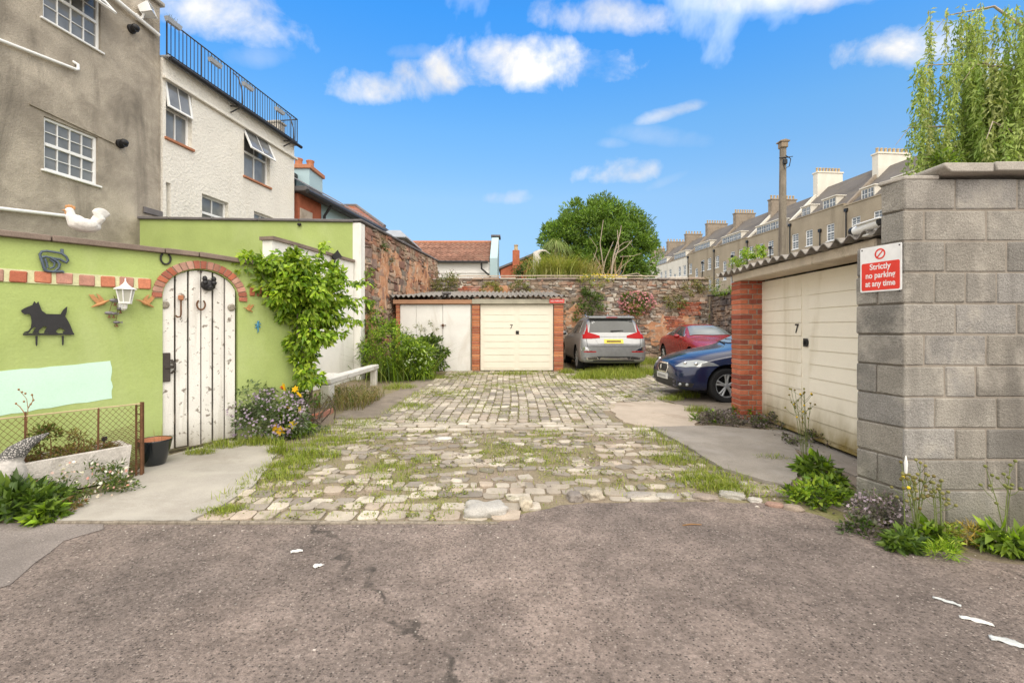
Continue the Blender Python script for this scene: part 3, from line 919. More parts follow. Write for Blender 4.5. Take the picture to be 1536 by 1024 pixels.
# ---- cream house with roof terrace
chs, L = facade('cream_house', 'cream roughcast house with a roof terrace behind black railings', 'house', (-9.08, 12.13), (-8.40, 18.0))
Hc = 8.45
holes = [rect(chs, (238, 200), (288, 224), (238, 108)), rect(chs, (366, 263), (405, 280), (366, 188)),
         rect(chs, (303, 345), (343, 350), (303, 290)), rect(chs, (236, 345), (256, 345), (236, 268)), rect(chs, (381, 345), (409, 345), (381, 316))]
holes[0] = (max(.1, holes[0][0]),) + holes[0][1:]; holes[3] = (max(.1, holes[3][0] ),) + holes[3][1:]
m = MB(); holed_wall(m, L, 0, Hc, holes, .2); shell_box(m, L, 6, 0, Hc); m.build('wall', M_cream, chs, None)
for i, h in enumerate(holes):
    red = i < 2
    wn = window(chs, *h, .16, M_upvc, G_house, 2, 1, True, .06, (.05, .07) if red else None, M_terracotta, .02, .06, M_curtain if i in (0, 2) else None, split=.52)
    if red: sash(wn, h[0] + .02, h[1] - .02, h[2] + (h[3] - h[2]) * .5, h[3] - .03, .10, (-.16, -.42)[i], .06, 2)
m = MB(); m.cbox(-.02, L + .1, -.1, 0.0, Hc - .55, Hc - .47, .01); m.build('string_course', M_cream, chs)
m = MB(); m.cbox(0, L + .12, -.16, .3, Hc + .002, Hc + .07, .015); m.build('roof_edge', M_lead, chs)
m = MB(); m.tube([(0, -.22, Hc - .05), (L + .12, -.22, Hc - .05)], .06, 10); m.build('gutter', M_blackplastic, chs)
m = MB()
n = 46
for k in range(n + 1):
    x = .02 + (L) * k / n
    m.tube([(x, -.1, Hc + .05), (x, -.1, Hc + 1.0)], .011 if k % 9 else .02, 6)
m.tube([(0, -.1, Hc + 1.0), (L + .05, -.1, Hc + 1.0)], .02, 6); m.tube([(0, -.1, Hc + .12), (L + .05, -.1, Hc + .12)], .014, 6)
for k in range(8):
    y = -.1 + .28 * k; m.tube([(L + .05, y, Hc + .05), (L + .05, y, Hc + 1.0)], .011, 6)
m.tube([(L + .05, -.1, Hc + 1.0), (L + .05, 2, Hc + 1.0)], .02, 6); m.tube([(L + .05, -.1, Hc + .12), (L + .05, 2, Hc + .12)], .014, 6)
m.build('railing', M_black, chs)
for x in (2.45, 5.2):
    m = MB(); m.tube([(x, -.02, Hc - .32), (x, -.36, Hc - .18), (x, -.42, Hc - .06), (x, -.40, Hc + .35), (x, -.28, Hc + .75), (x, -.1, Hc + .92)], .02, 6)
    m.tube([(x, -.02, Hc - .12), (x, -.40, Hc - .16)], .02, 6); m.build('bracket', M_black, chs)
m = MB(); m.cbox(L - .35, L + .02, .4, .9, Hc + .07, Hc + .75, .02); m.cbox(L - .4, L + .08, .35, .95, Hc + .75, Hc + .83, .02); m.build('roof_pier', M_greystone, chs)
pal_dry = [(.16, .16, .08), (.22, .2, .10), (.12, .15, .05), (.30, .27, .14)]
for i, (px, py) in enumerate(((259, 30), (322, 90), (371, 126), (419, 163))):
    x, z = onp(chs, px, py, -.22)
    o = thing('railing_planter', ['grey trough hung on the railing, nearest the grey house', 'second grey trough along the terrace railing', 'third grey trough along the terrace railing', 'small trough at the far end of the terrace railing'][i], 'planter', root_m[chs.name] @ Vector((x, -.24, z)), chs.rotation_euler.z, 'troughs on the terrace railing')
    m = MB(); v = [(-.33, -.07, -.09), (.33, -.07, -.09), (.33, .07, -.09), (-.33, .07, -.09), (-.37, -.1, .09), (.37, -.1, .09), (.37, .1, .09), (-.37, .1, .09)]
    m.add(v, [(3, 2, 1, 0), (0, 1, 5, 4), (1, 2, 6, 5), (2, 3, 7, 6), (3, 0, 4, 7), (4, 5, 6, 7)]); m.build('trough', M_lead, o); o.scale = (.62, .62, .62); o.location.z -= .10
    n = 40; pos = np.stack([NP.uniform(-.33, .33, n), NP.uniform(-.08, .08, n), np.full(n, .08)], 1)
    blades('plant', M_leaf, o, pos, NP.uniform(.08, .28, n), .02, .5, palette(n, pal_dry))

# ---- green wall at the back, with dark coping
gw, L = facade('green_back_wall', 'high lime green wall with a dark flat coping behind the gate', 'wall', (-9.35, 11.52), (-4.06, 11.88))
m = MB(); m.box(0, L, 0, .3, 0, 4.10); m.build('wall', M_green, gw, None)
m = MB()
x = -.12
while x < L - .05:
    e = min(x + R.uniform(.9, 1.4), L + .03); m.cbox(x, e - .012, -.07, .34, 4.102, 4.165 + R.uniform(-.006, .006), .012); x = e
m.build('coping', M_slate, gw)
m = MB(); a = onp(gw, 450, 333); m.ell((a[0], -.05, 4.02), (.05, .05, .04)); m.tube([(a[0], 0, 4.04), (a[0], -.05, 4.02)], .02); m.build('outdoor_socket', M_blackplastic, gw)

# ---- white garden wall
ww, L = facade('white_garden_wall', 'white rendered garden wall with sloping brown coping behind the climber', 'wall', (-4.62, 9.0), (-4.03, 11.86))
m = MB(); m.prism([(0, -.1), (L, -.1), (L, 3.08), (.42, 3.12), (0, 3.12)], 0, .22); m.build('wall', M_white, ww, None)
m = MB(); m.prism([(-.04, 3.122), (.42, 3.122), (L - .002, 3.082), (L - .002, 3.145), (.42, 3.19), (-.04, 3.19)], -.05, .26); m.build('coping', M_coping, ww, None)
floodlight('black floodlight under the coping of the white garden wall', ww, 497, 388, 0, M_blackplastic, -.6, 1.15, .7)

# ---- rubble wall running back from the white pier
rw, L = facade('rubble_wall', 'tall red sandstone rubble wall with a white painted end beside the shed', 'wall', (-3.84, 12.15), (-3.05, 19.2))
pal_red = [(.42, .21, .14), (.36, .17, .12), (.48, .27, .18), (.30, .17, .13), (.40, .25, .19), (.27, .19, .16), (.46, .33, .25), (.24, .14, .11), (.50, .36, .27), (.22, .19, .16)]
Hr = 4.12
m = MB(); m.box(0, L, .03, .5, -.1, Hr); m.build('mortar_core', M_darkmortar, rw, None)
m = MB(); stones(m, .02, L, .05, Hr, (.07, .28), (.10, .48), .05, pal_red, .004, .055, .03, chunky=.8)
m.build('stonework', M_rubble, rw, 50)
m = MB()
x = -.3
while x < L:
    e = x + R.uniform(.5, .8); m.cbox(x, min(e, L) - .01, -.06, .55, Hr + .003, Hr + .07 + R.uniform(-.01, .01), .02); x = e
m.build('coping', M_slate, rw)
m = MB(); m.cbox(-.28, -.003, -.02, .32, -.1, Hr - .02, .02); m.build('white_pier', M_white, rw)
# patches of old lime render clinging on
m = MB()
for (cx, cz, rx, rz) in ((1.25, 2.7, .42, .85), (3.6, 2.4, .6, .9), (2.3, 3.35, .45, .4), (5.4, 3.1, .6, .6), (.5, 1.4, .35, .7), (2.5, 1.9, .6, .5), (4.4, 3.4, .5, .35), (1.6, 3.6, .5, .25)):
    out = []
    for k in range(30):
        w_ = 2 * math.pi * k / 30; q = R.uniform(.55, 1.3)
        out.append((cx + rx * q * math.cos(w_), cz + rz * q * math.sin(w_)))
    m.prism(out, -.022, .05)
M_orange = surf('orange_lime_render', (.55, .29, .17), .4, 3, .95, .1, .7, 30, .02, .2, 80, blotch=((.60, .46, .34), 4, .5, .66))
m.build('render_patch', M_orange, rw, 40)

# ================================================================== the green gate wall
A = Vector((-3.87, 5.16)); U2 = Vector((.606, .795)); p0 = A - U2 * 1.9; LG = 3.45
gg, L = facade('green_gate_wall', 'lime green painted wall with a brick arch over the white gate', 'wall', p0[:], (p0 + U2 * LG)[:])
DA, DB, SP = 1.905, 2.685, 1.79        # gate opening and springing height
HG = 2.26
cxg, rg = (DA + DB) / 2, (DB - DA) / 2
arch = [(cxg + rg * math.cos(t_), SP + .33 * math.sin(t_)) for t_ in [math.pi * k / 16 for k in range(17)]]   # right to left
out = [(0, -.1), (DA, -.1)] + arch[::-1] + [(DB, -.1), (LG, -.1), (LG, HG - .10), (LG - .5, HG - .035), (LG - 1.2, HG), (0, HG)]
m = MB(); m.prism(out, 0, .24); m.build('wall', M_green, gg, None)
m = MB(); m.box(LG - .24, LG, .245, 3.3, -.1, HG - .12); m.build('return_wall', M_green, gg, None)
m = MB()
x = -.05
tz = lambda x: HG + (0 if x < LG - 1.2 else (-.035 * (x - LG + 1.2) / .7 if x < LG - .5 else -.035 - .065 * (x - LG + .5) / .5))
for e in (1.02, 1.92, LG - 1.2, LG - .5, LG + .04):
    m.prism([(x, tz(x) + .002), (e - .01, tz(e) + .002), (e - .01, tz(e) + .055), (x, tz(x) + .06)], -.06, .30); x = e
m.build('coping', M_coping, gg, None, bevel=.008)
pal_b = [(.47, .16, .09), (.42, .14, .085), (.52, .20, .12), (.36, .13, .09), (.45, .22, .16)]
pal_b2 = pal_b + [(.50, .26, .20), (.46, .27, .21)]
# band of brick ends, with lime mortar between them
zb = onp(gg, 100, 419)[1]
m = MB(); m.box(0, DA - .13, -.012, -.001, zb - .055, zb + .065); m.build('band_mortar', surf('lime_mortar', (.62, .62, .38), .2, 8, .95, .1, .6, 50, .006, .12, 100), gg, None)
m = MB(); x = -.02
while x < DA - .2:
    q = R.choice(pal_b2); k = R.uniform(.85, 1.15)
    m.cbox(max(x, .0), x + .115, -.022, -.004, zb - .05 + R.uniform(-.006, .006), zb + .055 + R.uniform(-.006, .006), .008, tuple(v * k for v in q), .003); x += .155 + R.uniform(-.008, .010)
x = DB + .13
for k in range(3):
    q = R.choice(pal_b2); m.cbox(x, x + .06, -.022, -.004, zb - .07, zb + .05, .008, q, .003); x += .085
m.build('brick_band', M_brick, gg)
m = MB(); mo = MB()
N = 21
for k in range(N):
    t0, t1 = math.pi * (-.02 + 1.04 * k / N), math.pi * (-.02 + 1.04 * (k + .84) / N)
    q = R.choice(pal_b2); u = R.uniform(.85, 1.15); q = tuple(v * u for v in q)
    f = lambda t_, r_: (cxg + (rg + r_) * math.cos(t_), SP + (.33 + r_) * math.sin(t_))
    m.prism([f(t0, .008), f(t0, .100), f(t1, .100), f(t1, .008)], -.024, .02, q)
m.build('brick_arch', M_brick, gg, None, bevel=.005)
NA = 30
ring = [(cxg + (rg + .092) * math.cos(math.pi * (-.02 + 1.04 * k / NA)), SP + (.33 + .092) * math.sin(math.pi * (-.02 + 1.04 * k / NA))) for k in range(NA + 1)]
rin = [(cxg + (rg + .012) * math.cos(math.pi * (-.02 + 1.04 * k / NA)), SP + (.33 + .012) * math.sin(math.pi * (-.02 + 1.04 * k / NA))) for k in range(NA + 1)]
mo.prism(ring + rin[::-1], -.012, -.001); mo.build('arch_mortar', M_darkmortar, gg, None)
# patch of mint paint, trial coat
a = onp(gg, -30, 560); b = onp(gg, 166, 541); c = onp(gg, 168, 597); d = onp(gg, -30, 628)
pts = []
for p, q in ((d, c), (c, b), (b, a), (a, d)):
    for k in range(10): pts.append((p[0] + (q[0] - p[0]) * k / 10 + R.uniform(-.009, .009), p[1] + (q[1] - p[1]) * k / 10 + R.uniform(-.006, .006)))
pts = [(max(x, .01), z) for x, z in pts]
m = MB(); m.prism(pts, -.003, -.0005); m.build('paint_patch', M_mint, gg, None)

# ---- the gate
gt = thing('arched_gate', 'arched white plank gate with flaking paint', 'gate', root_m[gg.name] @ Vector((DA, .03, 0)), gg.rotation_euler.z)
m = MB(); W = DB - DA; npl = 6; x = .008
for k in range(npl):
    e = .008 + (W - .016) * (k + 1) / npl; g = R.uniform(.014, .022)
    o_ = []
    top = lambda xx: SP + .325 * math.sqrt(max(0, 1 - ((xx - W / 2) / (W / 2)) ** 2))
    zb0 = .075 + R.uniform(-.01, .012)
    xs = [x + (e - g - x) * i / 4 for i in range(5)]
    o_ = [(x, zb0), (e - g, zb0)] + [(xx, top(xx) - .006) for xx in xs[::-1]]
    m.prism(o_, R.uniform(-.006, .006), .03); x = e
m.build('planks', M_whitewood, gt, None, bevel=.003)
m = MB()
for z in (.35, 1.55): m.cbox(.02, W - .02, .032, .075, z, z + .11, .005)
m.box(.0, W, .12, .14, .05, 2.12)
m.build('ledges', M_greywood, gt)
m = MB(); m.cbox(.0, .075, -.03, -.008, .84, 1.16, .006); m.tube([(.085, -.02, .93), (.11, -.05, .97), (.11, -.05, 1.03), (.085, -.02, 1.08)], .012, 8); m.cbox(.02, .12, -.04, -.03, .985, 1.02, .004)
m.build('latch', M_iron, gt)

def on_wall(root, px, py, y=-.0):
    x, z = onp(root, px, py, y); return root_m[root.name] @ Vector((x, y, z))
RZ = gg.rotation_euler.z
def horseshoe(label, root, px, py, y, s, rot, mat):
    o = MB()
    pts = [(s * math.sin(t_) * .9, 0, -s * math.cos(t_)) for t_ in np.linspace(-2.55, 2.55, 22)]
    Rm = Matrix.Rotation(rot, 4, 'Y')
    o.T = Rm; o.tube([(p[0] * .82, -.012, p[2]) for p in pts], [s * .16] * 22, 8)
    ob = o.build('horseshoe', mat); ob.location = on_wall(root, px, py, y); ob.rotation_euler = (0, 0, RZ)
    return tag(ob, label, 'horseshoe', 'horseshoes')
horseshoe('dark horseshoe nailed on the green wall above the brick arch', gg, 248, 388, -.005, .062, 0, M_black)
horseshoe('rusty horseshoe hung on the planks of the white gate', gt, 301, 457, -.02, .058, 0, M_rust)
# little things on the gate
o = thing('iron_hook', 'rusty iron hook with a round head on the white gate', 'hook', on_wall(gt, 269, 461, -.01), RZ)
m = MB(); m.tube([(.01, -.02, .10), (.01, -.02, -.08), (.0, -.03, -.105), (-.03, -.035, -.11), (-.045, -.03, -.09)], .009, 8); m.build('shank', M_rust, o)
m = MB(); m.cbox(-.018, .036, -.035, -.005, .08, .14, .01); m.build('head', M_terracotta, o)
m = MB(); m.ell((0, -.02, 0), (.06, .035, .05), 12, 8); m.ell((-.035, -.05, .02), (.022, .02, .02)); m.ell((.035, -.05, .02), (.022, .02, .02)); m.ell((.0, -.055, -.02), (.02, .03, .02)); m.ell((-.03, -.03, .055), (.02, .02, .025)); m.ell((.04, -.03, .055), (.02, .02, .025))
ob = m.build('mask_ornament', M_black, smooth=80); ob.location = on_wall(gt, 311, 428, -.01); ob.rotation_euler = (0, 0, RZ); ob.scale = (1.35,) * 3; tag(ob, 'small black face ornament near the top of the white gate', 'ornament')
for px, py, lb in ((247, 457, 'pale round disc on the left plank of the gate'), (347, 461, 'pale round disc on the right plank of the gate')):
    m = MB(); m.lathe([(.001, -.012), (.03, -.012), (.042, -.006), (.045, 0)], (0, -.006, 0), 20, 'Y')
    for k in range(6):
        w_ = math.pi * k / 3; m.ell((.025 * math.cos(w_), -.02, .025 * math.sin(w_)), (.009, .005, .009), 8, 6)
    ob = m.build('round_plaque', M_whitewood); ob.location = on_wall(gt, px, py, -.006); ob.rotation_euler = (0, 0, RZ); tag(ob, lb, 'plaque', 'round plaques on the gate')

# ---- ornaments on the green wall
dog = [(80, 424), (92, 416), (110, 408), (124, 403), (131, 388), (139, 397), (147, 389), (154, 408), (160, 424), (178, 437), (232, 438), (243, 420), (258, 408), (256, 430), (250, 446), (262, 465), (272, 485), (279, 505), (283, 511), (242, 511), (240, 504), (252, 502), (232, 490), (226, 492), (214, 504), (222, 511), (168, 511), (172, 500), (180, 487), (168, 484), (150, 500), (148, 508), (152, 511), (124, 511), (130, 500), (138, 490), (132, 487), (120, 497), (112, 508), (108, 511), (90, 511), (94, 506), (108, 502), (118, 490), (121, 470), (118, 445), (112, 437), (95, 439), (84, 432)]
def trace(root, pts, y):
    """photo trace on the wall, as local offsets from its base point"""
    q = [onp(root, p[0], p[1], y) for p in pts]
    cx = sum(a for a, b in q) / len(q); cz = min(b for a, b in q)
    return [(a - cx, b - cz) for a, b in q], root_m[root.name] @ Vector((cx, y, cz))
z2 = lambda pts: [(p[0] / 2.56, 300 + p[1] / 2.56) for p in pts]
q, loc = trace(gg, z2(dog + [(88, 519), (284, 519)]), -.02)
o = thing('dog_silhouette', 'flat black metal terrier silhouette on the green wall', 'ornament', loc, RZ)
body = q[:len(dog)][::-1]; m = MB(); m.prism(body[::-1] if False else q[:len(dog)][::-1], -.006, 0)
m.build('dog_plate', M_black, o, None)
q0, q1 = q[-2], q[-1]; zt = min(p[1] for p in q[:len(dog)])
m = MB(); m.box(q0[0], q1[0], -.007, .0, q0[1], zt + .001); m.build('foot_bar', M_black, o, None)
for px in (140, 241):
    a, _ = onp(gg, px / 2.56, 505, -.02); a -= (root_m[gg.name].inverted() @ loc).x
    m = MB(); m.prism([(a - .008, -.002), (a + .008, -.002), (a + .006, -.085), (a, -.1), (a - .006, -.085)][::-1], -.006, 0); m.build('spike', M_black, o, None)

# stylised bird plaque above the brick band
o = thing('bird_plaque', 'blue-grey metal toucan plaque standing on the brick band', 'ornament', on_wall(gg, 78, 408, -.02), RZ)
M_pew = surf('blue_grey_metal', (.10, .13, .17), .3, 12, .45, .4, .3, 60, .003, .2, 120, metal=.3)
m = MB()
S = .00151 * 5.16 / 5.16
def zp(x, y): return ((x - 170) * .00082, (325 - y) * .00098)
mk = lambda pts, r: m.tube([(zp(*p)[0], -.01, zp(*p)[1]) for p in pts], r, 8)
mk([(75, 200), (68, 165), (85, 135), (125, 125), (190, 130), (250, 135), (290, 165), (305, 200), (290, 225), (265, 212), (235, 195), (170, 190), (120, 180), (85, 190)], .011)
mk([(75, 195), (90, 240), (100, 290), (130, 320), (190, 318), (225, 280), (232, 245), (210, 215), (165, 195)], .012)
mk([(110, 200), (125, 245), (130, 290)], .010); mk([(150, 205), (190, 235), (185, 275), (150, 292)], .009)
mk([(95, 305), (120, 318), (180, 322), (255, 310), (270, 322)], .011)
m.build('frame_bars', M_pew, o, 60)
m = MB(); a = zp(238, 138); b = zp(268, 92); m.cbox(a[0], b[0], -.018, -.004, a[1], b[1], .003); m.build('hook_plate', M_pew, o)

# wall lantern
o = thing('wall_lantern', 'white wall lantern with a pointed roof on the brick band', 'lamp', on_wall(gg, 183, 440, 0), RZ)
m = MB(); n6 = 6
m.lathe([(.001, .155), (.007, .145), (.006, .12), (.02, .095), (.05, .065), (.092, .045), (.098, .035), (.09, .033)], (0, -.12, 0), 6)
m.build('roof', M_upvc, o, 30)
m = MB()
for k in range(6):
    w_ = 2 * math.pi * k / 6
    m.tube([(.075 * math.cos(w_), -.12 + .075 * math.sin(w_), .035), (.05 * math.cos(w_), -.12 + .05 * math.sin(w_), -.095)], .006, 6)
m.lathe([(.001, -.115), (.055, -.112), (.058, -.095), (.046, -.092)], (0, -.12, 0), 6)
m.build('cage', M_upvc, o, 30)
m = MB(); m.lathe([(.069, .034), (.046, -.093)], (0, -.12, 0), 6); m.build('lantern_glass', glass_mat('lantern_glass', (.42, .42, .36), .12, 1.5), o, 30)
m = MB(); m.tube([(0, -.12, -.112), (0, -.11, -.15), (0, -.06, -.165), (0, -.02, -.14), (0, -.001, -.10)], .02, 8); m.lathe([(.001, -.03), (.035, -.028), (.042, 0)], (0, 0, -.13), 16, 'Y'); m.build('arm', M_upvc, o)

M_copper = surf('copper_paint', (.50, .25, .10), .25, 14, .5, .4, .2, 60, .002, .15, 120)
def flying(label, px, py, flip, mat, s=1.0, grp='flying bird ornaments'):
    o = thing('flying_bird', label, 'ornament', on_wall(gg, px, py, -.01), RZ, grp)
    T = Matrix.Scale(s, 4) @ (Matrix.Scale(-1, 4, (1, 0, 0)) if flip else Matrix.Identity(4))
    m = MB(T); m.tube([(-.085, -.012, -.055), (-.05, -.02, -.035), (0, -.025, -.012), (.035, -.022, .012), (.075, -.014, .022)], [.003, .014, .017, .009, .003], 8)
    m.build('body', mat, o, 60)
    for w_ in ([(-.03, -.03), (-.075, .02), (-.105, .075), (-.085, .07), (-.07, .075), (-.055, .055), (-.03, .03), (.01, -.01)], [(-.01, -.01), (-.03, .04), (-.045, .085), (-.02, .07), (0, .045), (.02, .01)]):
        m = MB(T); m.prism(w_[::-1], -.012, -.006); m.build('wing', mat, o, None)
flying('copper bird ornament flying left of the wall lantern', 153, 453, False, M_copper, 1.0)
flying('copper bird ornament flying right of the wall lantern', 216, 453, True, M_copper, 1.0)
flying('small brown bird ornament right of the gate', 371, 463, True, M_copper, .75)
m = MB(); m.ell((0, -.012, .03), (.014, .01, .03)); m.ell((.005, -.012, .065), (.012, .01, .014)); m.tube([(0, -.01, .01), (.006, -.01, -.03), (-.006, -.01, -.05)], [.01, .006, .002], 6)
for a, b in ((.03, .05), (-.03, .04), (.028, .01), (-.028, .0)): m.tube([(0, -.012, .03), (a, -.012, b)], .005, 6)
ob = m.build('lizard_ornament', surf('teal_enamel', (.06, .26, .42), .25, 20, .3, .5), smooth=80); ob.location = on_wall(gg, 386, 492, 0); ob.rotation_euler = (0, 0, RZ); ob.scale = (1.2,) * 3
tag(ob, 'tiny blue lizard ornament on the green wall right of the gate', 'ornament')

# chime of small bird houses / fish
o = thing('wind_chime', 'hanging chime of grey metal fish and bells below the lantern', 'wind chime', on_wall(gg, 172, 452, -.03), RZ)
M_pew2 = surf('pewter', (.22, .21, .22), .3, 12, .4, .5, .2, 60, .002, .2, 120, metal=.5)
m = MB(); m.tube([(0, .03, .06), (0, 0, .04), (-.03, 0, -.05), (-.05, 0, -.17)], .0025, 5); m.tube([(.01, 0, .02), (.025, 0, -.1), (.0, 0, -.26)], .0025, 5); m.build('cord', M_rust, o)
for (a, b, s) in ((.0, .01, 1.25), (.045, -.075, .9), (-.045, -.12, 1.1), (-.01, -.125, .8), (.015, -.215, .9)):
    m = MB(); m.ell((a, -.01, b), (.036 * s, .012, .017 * s), 12, 8); m.prism([(a + .03 * s, b), (a + .055 * s, b + .018 * s), (a + .05 * s, b), (a + .055 * s, b - .018 * s)][::-1], -.013, -.007); m.build('fish', M_pew2, o, 60)
    m = MB(); m.lathe([(.001, 0), (.006, -.004), (.008, -.02), (.018, -.032)], (a, -.01, b - .017 * s), 10); m.build('bell', M_rust, o)

# hen statue on the coping
o = thing('hen_statue', 'white painted hen statue with an orange comb on the wall coping', 'statue', on_wall(gg, 127, 349, .12), RZ)
m = MB(); m.ell((0, 0, .075), (.13, .075, .07), 20, 12); m.ell((-.06, 0, .10), (.075, .06, .07), 16, 10)
m.tube([(-.08, 0, .10), (-.105, 0, .15), (-.105, 0, .19)], [.055, .042, .032], 12); m.ell((-.112, 0, .2), (.036, .03, .034), 14, 10)
m.ell((.0, -.06, .085), (.09, .022, .045), 14, 8); m.ell((.0, .06, .085), (.09, .022, .045), 14, 8)
for k in range(7):
    a = -.15 + .32 * k
    pts = [(.07, 0, .09), (.10 + .02 * math.cos(a), (k - 3) * .006, .16), (.13 + .09 * math.cos(2.2 - a * .8), (k - 3) * .008, .165 + .105 * math.sin(2.2 - a * .8))]
    m.tube(pts, [.045, .042, .024], 10)
tmp = m.build('hen_tmp', M_white); r = tmp.modifiers.new('r', 'REMESH'); r.mode = 'VOXEL'; r.voxel_size = .007; r.use_smooth_shade = True
me = evaluated(tmp, 'hen'); bpy.data.objects.remove(tmp); me.materials.clear()
link_mesh('body', me, surf('chalky_white', (.74, .72, .68), .15, 14, .9, .2, .5, 40, .006, .12, 90, blotch=((.45, .42, .38), 10, .6, .75)), o)
m = MB()
for k in range(4): m.ell((-.135 + .018 * k, 0, .235 + (.008 if k in (1, 2) else 0)), (.013, .008, .02), 10, 8)
m.tube([(-.13, 0, .235), (-.142, 0, .2), (-.14, 0, .165)], [.008, .006, .011], 8)
m.build('comb', M_copper, o)
m = MB(); m.lathe([(.012, 0), (.001, .03)], (0, 0, 0), 8); 
m.v = [(-.143 - z, x, .197 + y) for x, y, z in m.v]; m.build('beak', M_copper, o)
# ================================================================== garages, walls, far houses
def garage_door(parent, x0, x1, z0, z1, y, n, mat, num=True, dirt=None):
    W = x1 - x0
    m = MB(); m.box(x0, x1, y, y + .04, z0, z1)
    xm = (x0 + x1) / 2
    hz = (z1 - z0 - .16) / n
    for a, b in ((x0 + W * .05, xm - W * .035), (xm + W * .035, x1 - W * .05)):
        for k in range(n):
            za = z0 + .06 + hz * k; zb_ = za + hz - .006
            v = [(a, y - .013, za), (b, y - .013, za), (b, y - .003, zb_), (a, y - .003, zb_), (a, y + .002, za), (b, y + .002, za), (b, y + .002, zb_), (a, y + .002, zb_)]
            m.add(v, [(0, 1, 2, 3), (4, 5, 1, 0), (0, 3, 7, 4), (1, 5, 6, 2), (3, 2, 6, 7)])
    m.cbox(x0, x0 + .03, y - .012, y - .001, z0, z1, .004); m.cbox(x1 - .03, x1, y - .012, y - .001, z0, z1, .004)
    m.box(x0 + .03, x1 - .03, y - .010, y - .001, z0, z0 + .03)
    d = m.build('door', mat, parent, None)
    h = MB(); cz = z0 + (z1 - z0) * .575
    hx = xm + W * .008
    h.lathe([(.001, .022), (.030, .020), (.043, .010), (.045, 0)], (hx, y, cz), 20, 'Y')
    h.v = [(a, y - (b - y), c) for a, b, c in h.v]
    h.cbox(hx - .047, hx + .047, y - .020, y - .013, cz - .052, cz + .052, .02)
    h.cbox(hx - .008, hx + .008, y - .045, y - .02, cz - .028, cz + .028, .004)
    h.build('handle', M_black, d)
    if num: text_part('7', .17, M_black, d, (xm - W * .075, y - .014, cz + .17), (math.pi / 2, 0, 0), 'number', .003)
    return d

def corrugated(parent, x0, x1, yz, pitch, amp, mat, th=.007, ragged=.0, name='roof'):
    """sheet running along y through the (y, z) points, waves across x"""
    n = int((x1 - x0) / pitch * 10)
    m = MB(); v = []
    for i in range(n + 1):
        x = x0 + (x1 - x0) * i / n
        w_ = amp * math.cos(2 * math.pi * (x - x0) / pitch)
        k = int((x - x0) / (pitch * 5)); rr = ragged * math.sin(k * 12.9 + 1)
        for s in (0, 1):
            for j, (y, z) in enumerate(yz):
                v.append((x, y + (rr if j == 0 else 0), z + w_ + (th if s else 0) + .012 * (k % 2)))
    q = len(yz); f = []
    for i in range(n):
        for j in range(q - 1):
            a = i * 2 * q + j; b = (i + 1) * 2 * q + j
            f.append((a + q, b + q, b + q + 1, a + q + 1)); f.append((a + 1, b + 1, b, a))
        a = i * 2 * q; b = (i + 1) * 2 * q
        f.append((a, b, b + q, a + q))
    m.add(v, f)
    return m.build(name, mat, parent, 50)

# ---- garages at the far end
rg_, L = facade('rear_garages', 'pair of garages at the far end with white doors and a cream door numbered 7', 'garage', (-3.40, 13.9), (1.53, 13.9), gz(13.9))
X = lambda px: (px - CX) * 13.9 / F + 3.40
pb1 = [(.50, .19, .09), (.46, .16, .085), (.55, .24, .12), (.42, .14, .08)]
for a, b in ((X(594), X(599.5)), (X(708), X(719.5)), (X(831), X(845))):
    bm_, cm_ = MB(), MB(); brick_pier(bm_, cm_, a, b, -.02, .25, -.02, 2.0, pb1)
    pr = bm_.build('brick_pier', M_brick, rg_); cm_.build('mortar', M_mortar, pr)
m = MB(); m.box(X(594), X(845), .26, .30, 0, 2.1); m.box(X(594), X(594) + .1, .30, 4.3, 0, 2.1); m.box(X(845) - .1, X(845), .30, 4.3, 0, 2.1)
m.build('inner_wall', M_darkmortar, rg_, None)
xa, xb, xc = X(600), X(664), X(707.3)
m = MB(); m.box(xa, X(624) - .004, .03, .07, .02, 1.98); m.box(X(624) + .004, xb - .006, .028, .07, .02, 1.98); m.build('shed_door', M_whitedoor, rg_, None, bevel=.004)
m = MB(); m.box(xb + .006, xc - .03, .022, .07, .0, 1.985); d = m.build('shed_door', M_whitedoor, rg_, None, bevel=.004)
d['label'] = 'taller white shed door leaf on the right'
m = MB(); m.tube([(xb - .06, .0, 1.37), (xb + .1, .0, 1.37)], .012, 6); m.cbox(xb - .02, xb + .03, -.005, .02, 1.33, 1.41, .004); m.tube([(xb + .02, -.01, 1.34), (xb + .02, -.015, 1.28), (xb - .02, -.015, 1.29)], .008, 6); m.build('bolt', M_rust, d)
m = MB(); m.box(xc - .024, xc + .004, .0, .06, 0, 2.0); m.build('door_post', M_greywood, rg_, None)
garage_door(rg_, X(720.5), X(830), .03, 1.985, .05, 9, M_cream_door)
m = MB(); m.cbox(X(590), X(708), -.07, .06, 2.002, 2.13, .01); m.build('fascia', surf('brown_board', (.42, .24, .15), .2, 4, .8, .2, .3), rg_)
m = MB(); m.cbox(X(708) + .004, X(848), -.075, .06, 2.002, 2.15, .01); m.build('fascia', surf('drab_board', (.44, .41, .33), .2, 4, .8, .2, .3, stain=((.24, .21, .16), .6, (2, 2, 1), .5, .7)), rg_)
corrugated(rg_, X(588), X(848), [(-.22, 2.22), (1.5, 2.36), (4.35, 2.68)], .15, .032, M_asbestos, ragged=.09)
m = MB()
m.cbox(X(664), X(676), -.22, .1, 2.27, 2.36, .02, jit=.015); m.build('broken_tile', M_slate, rg_)
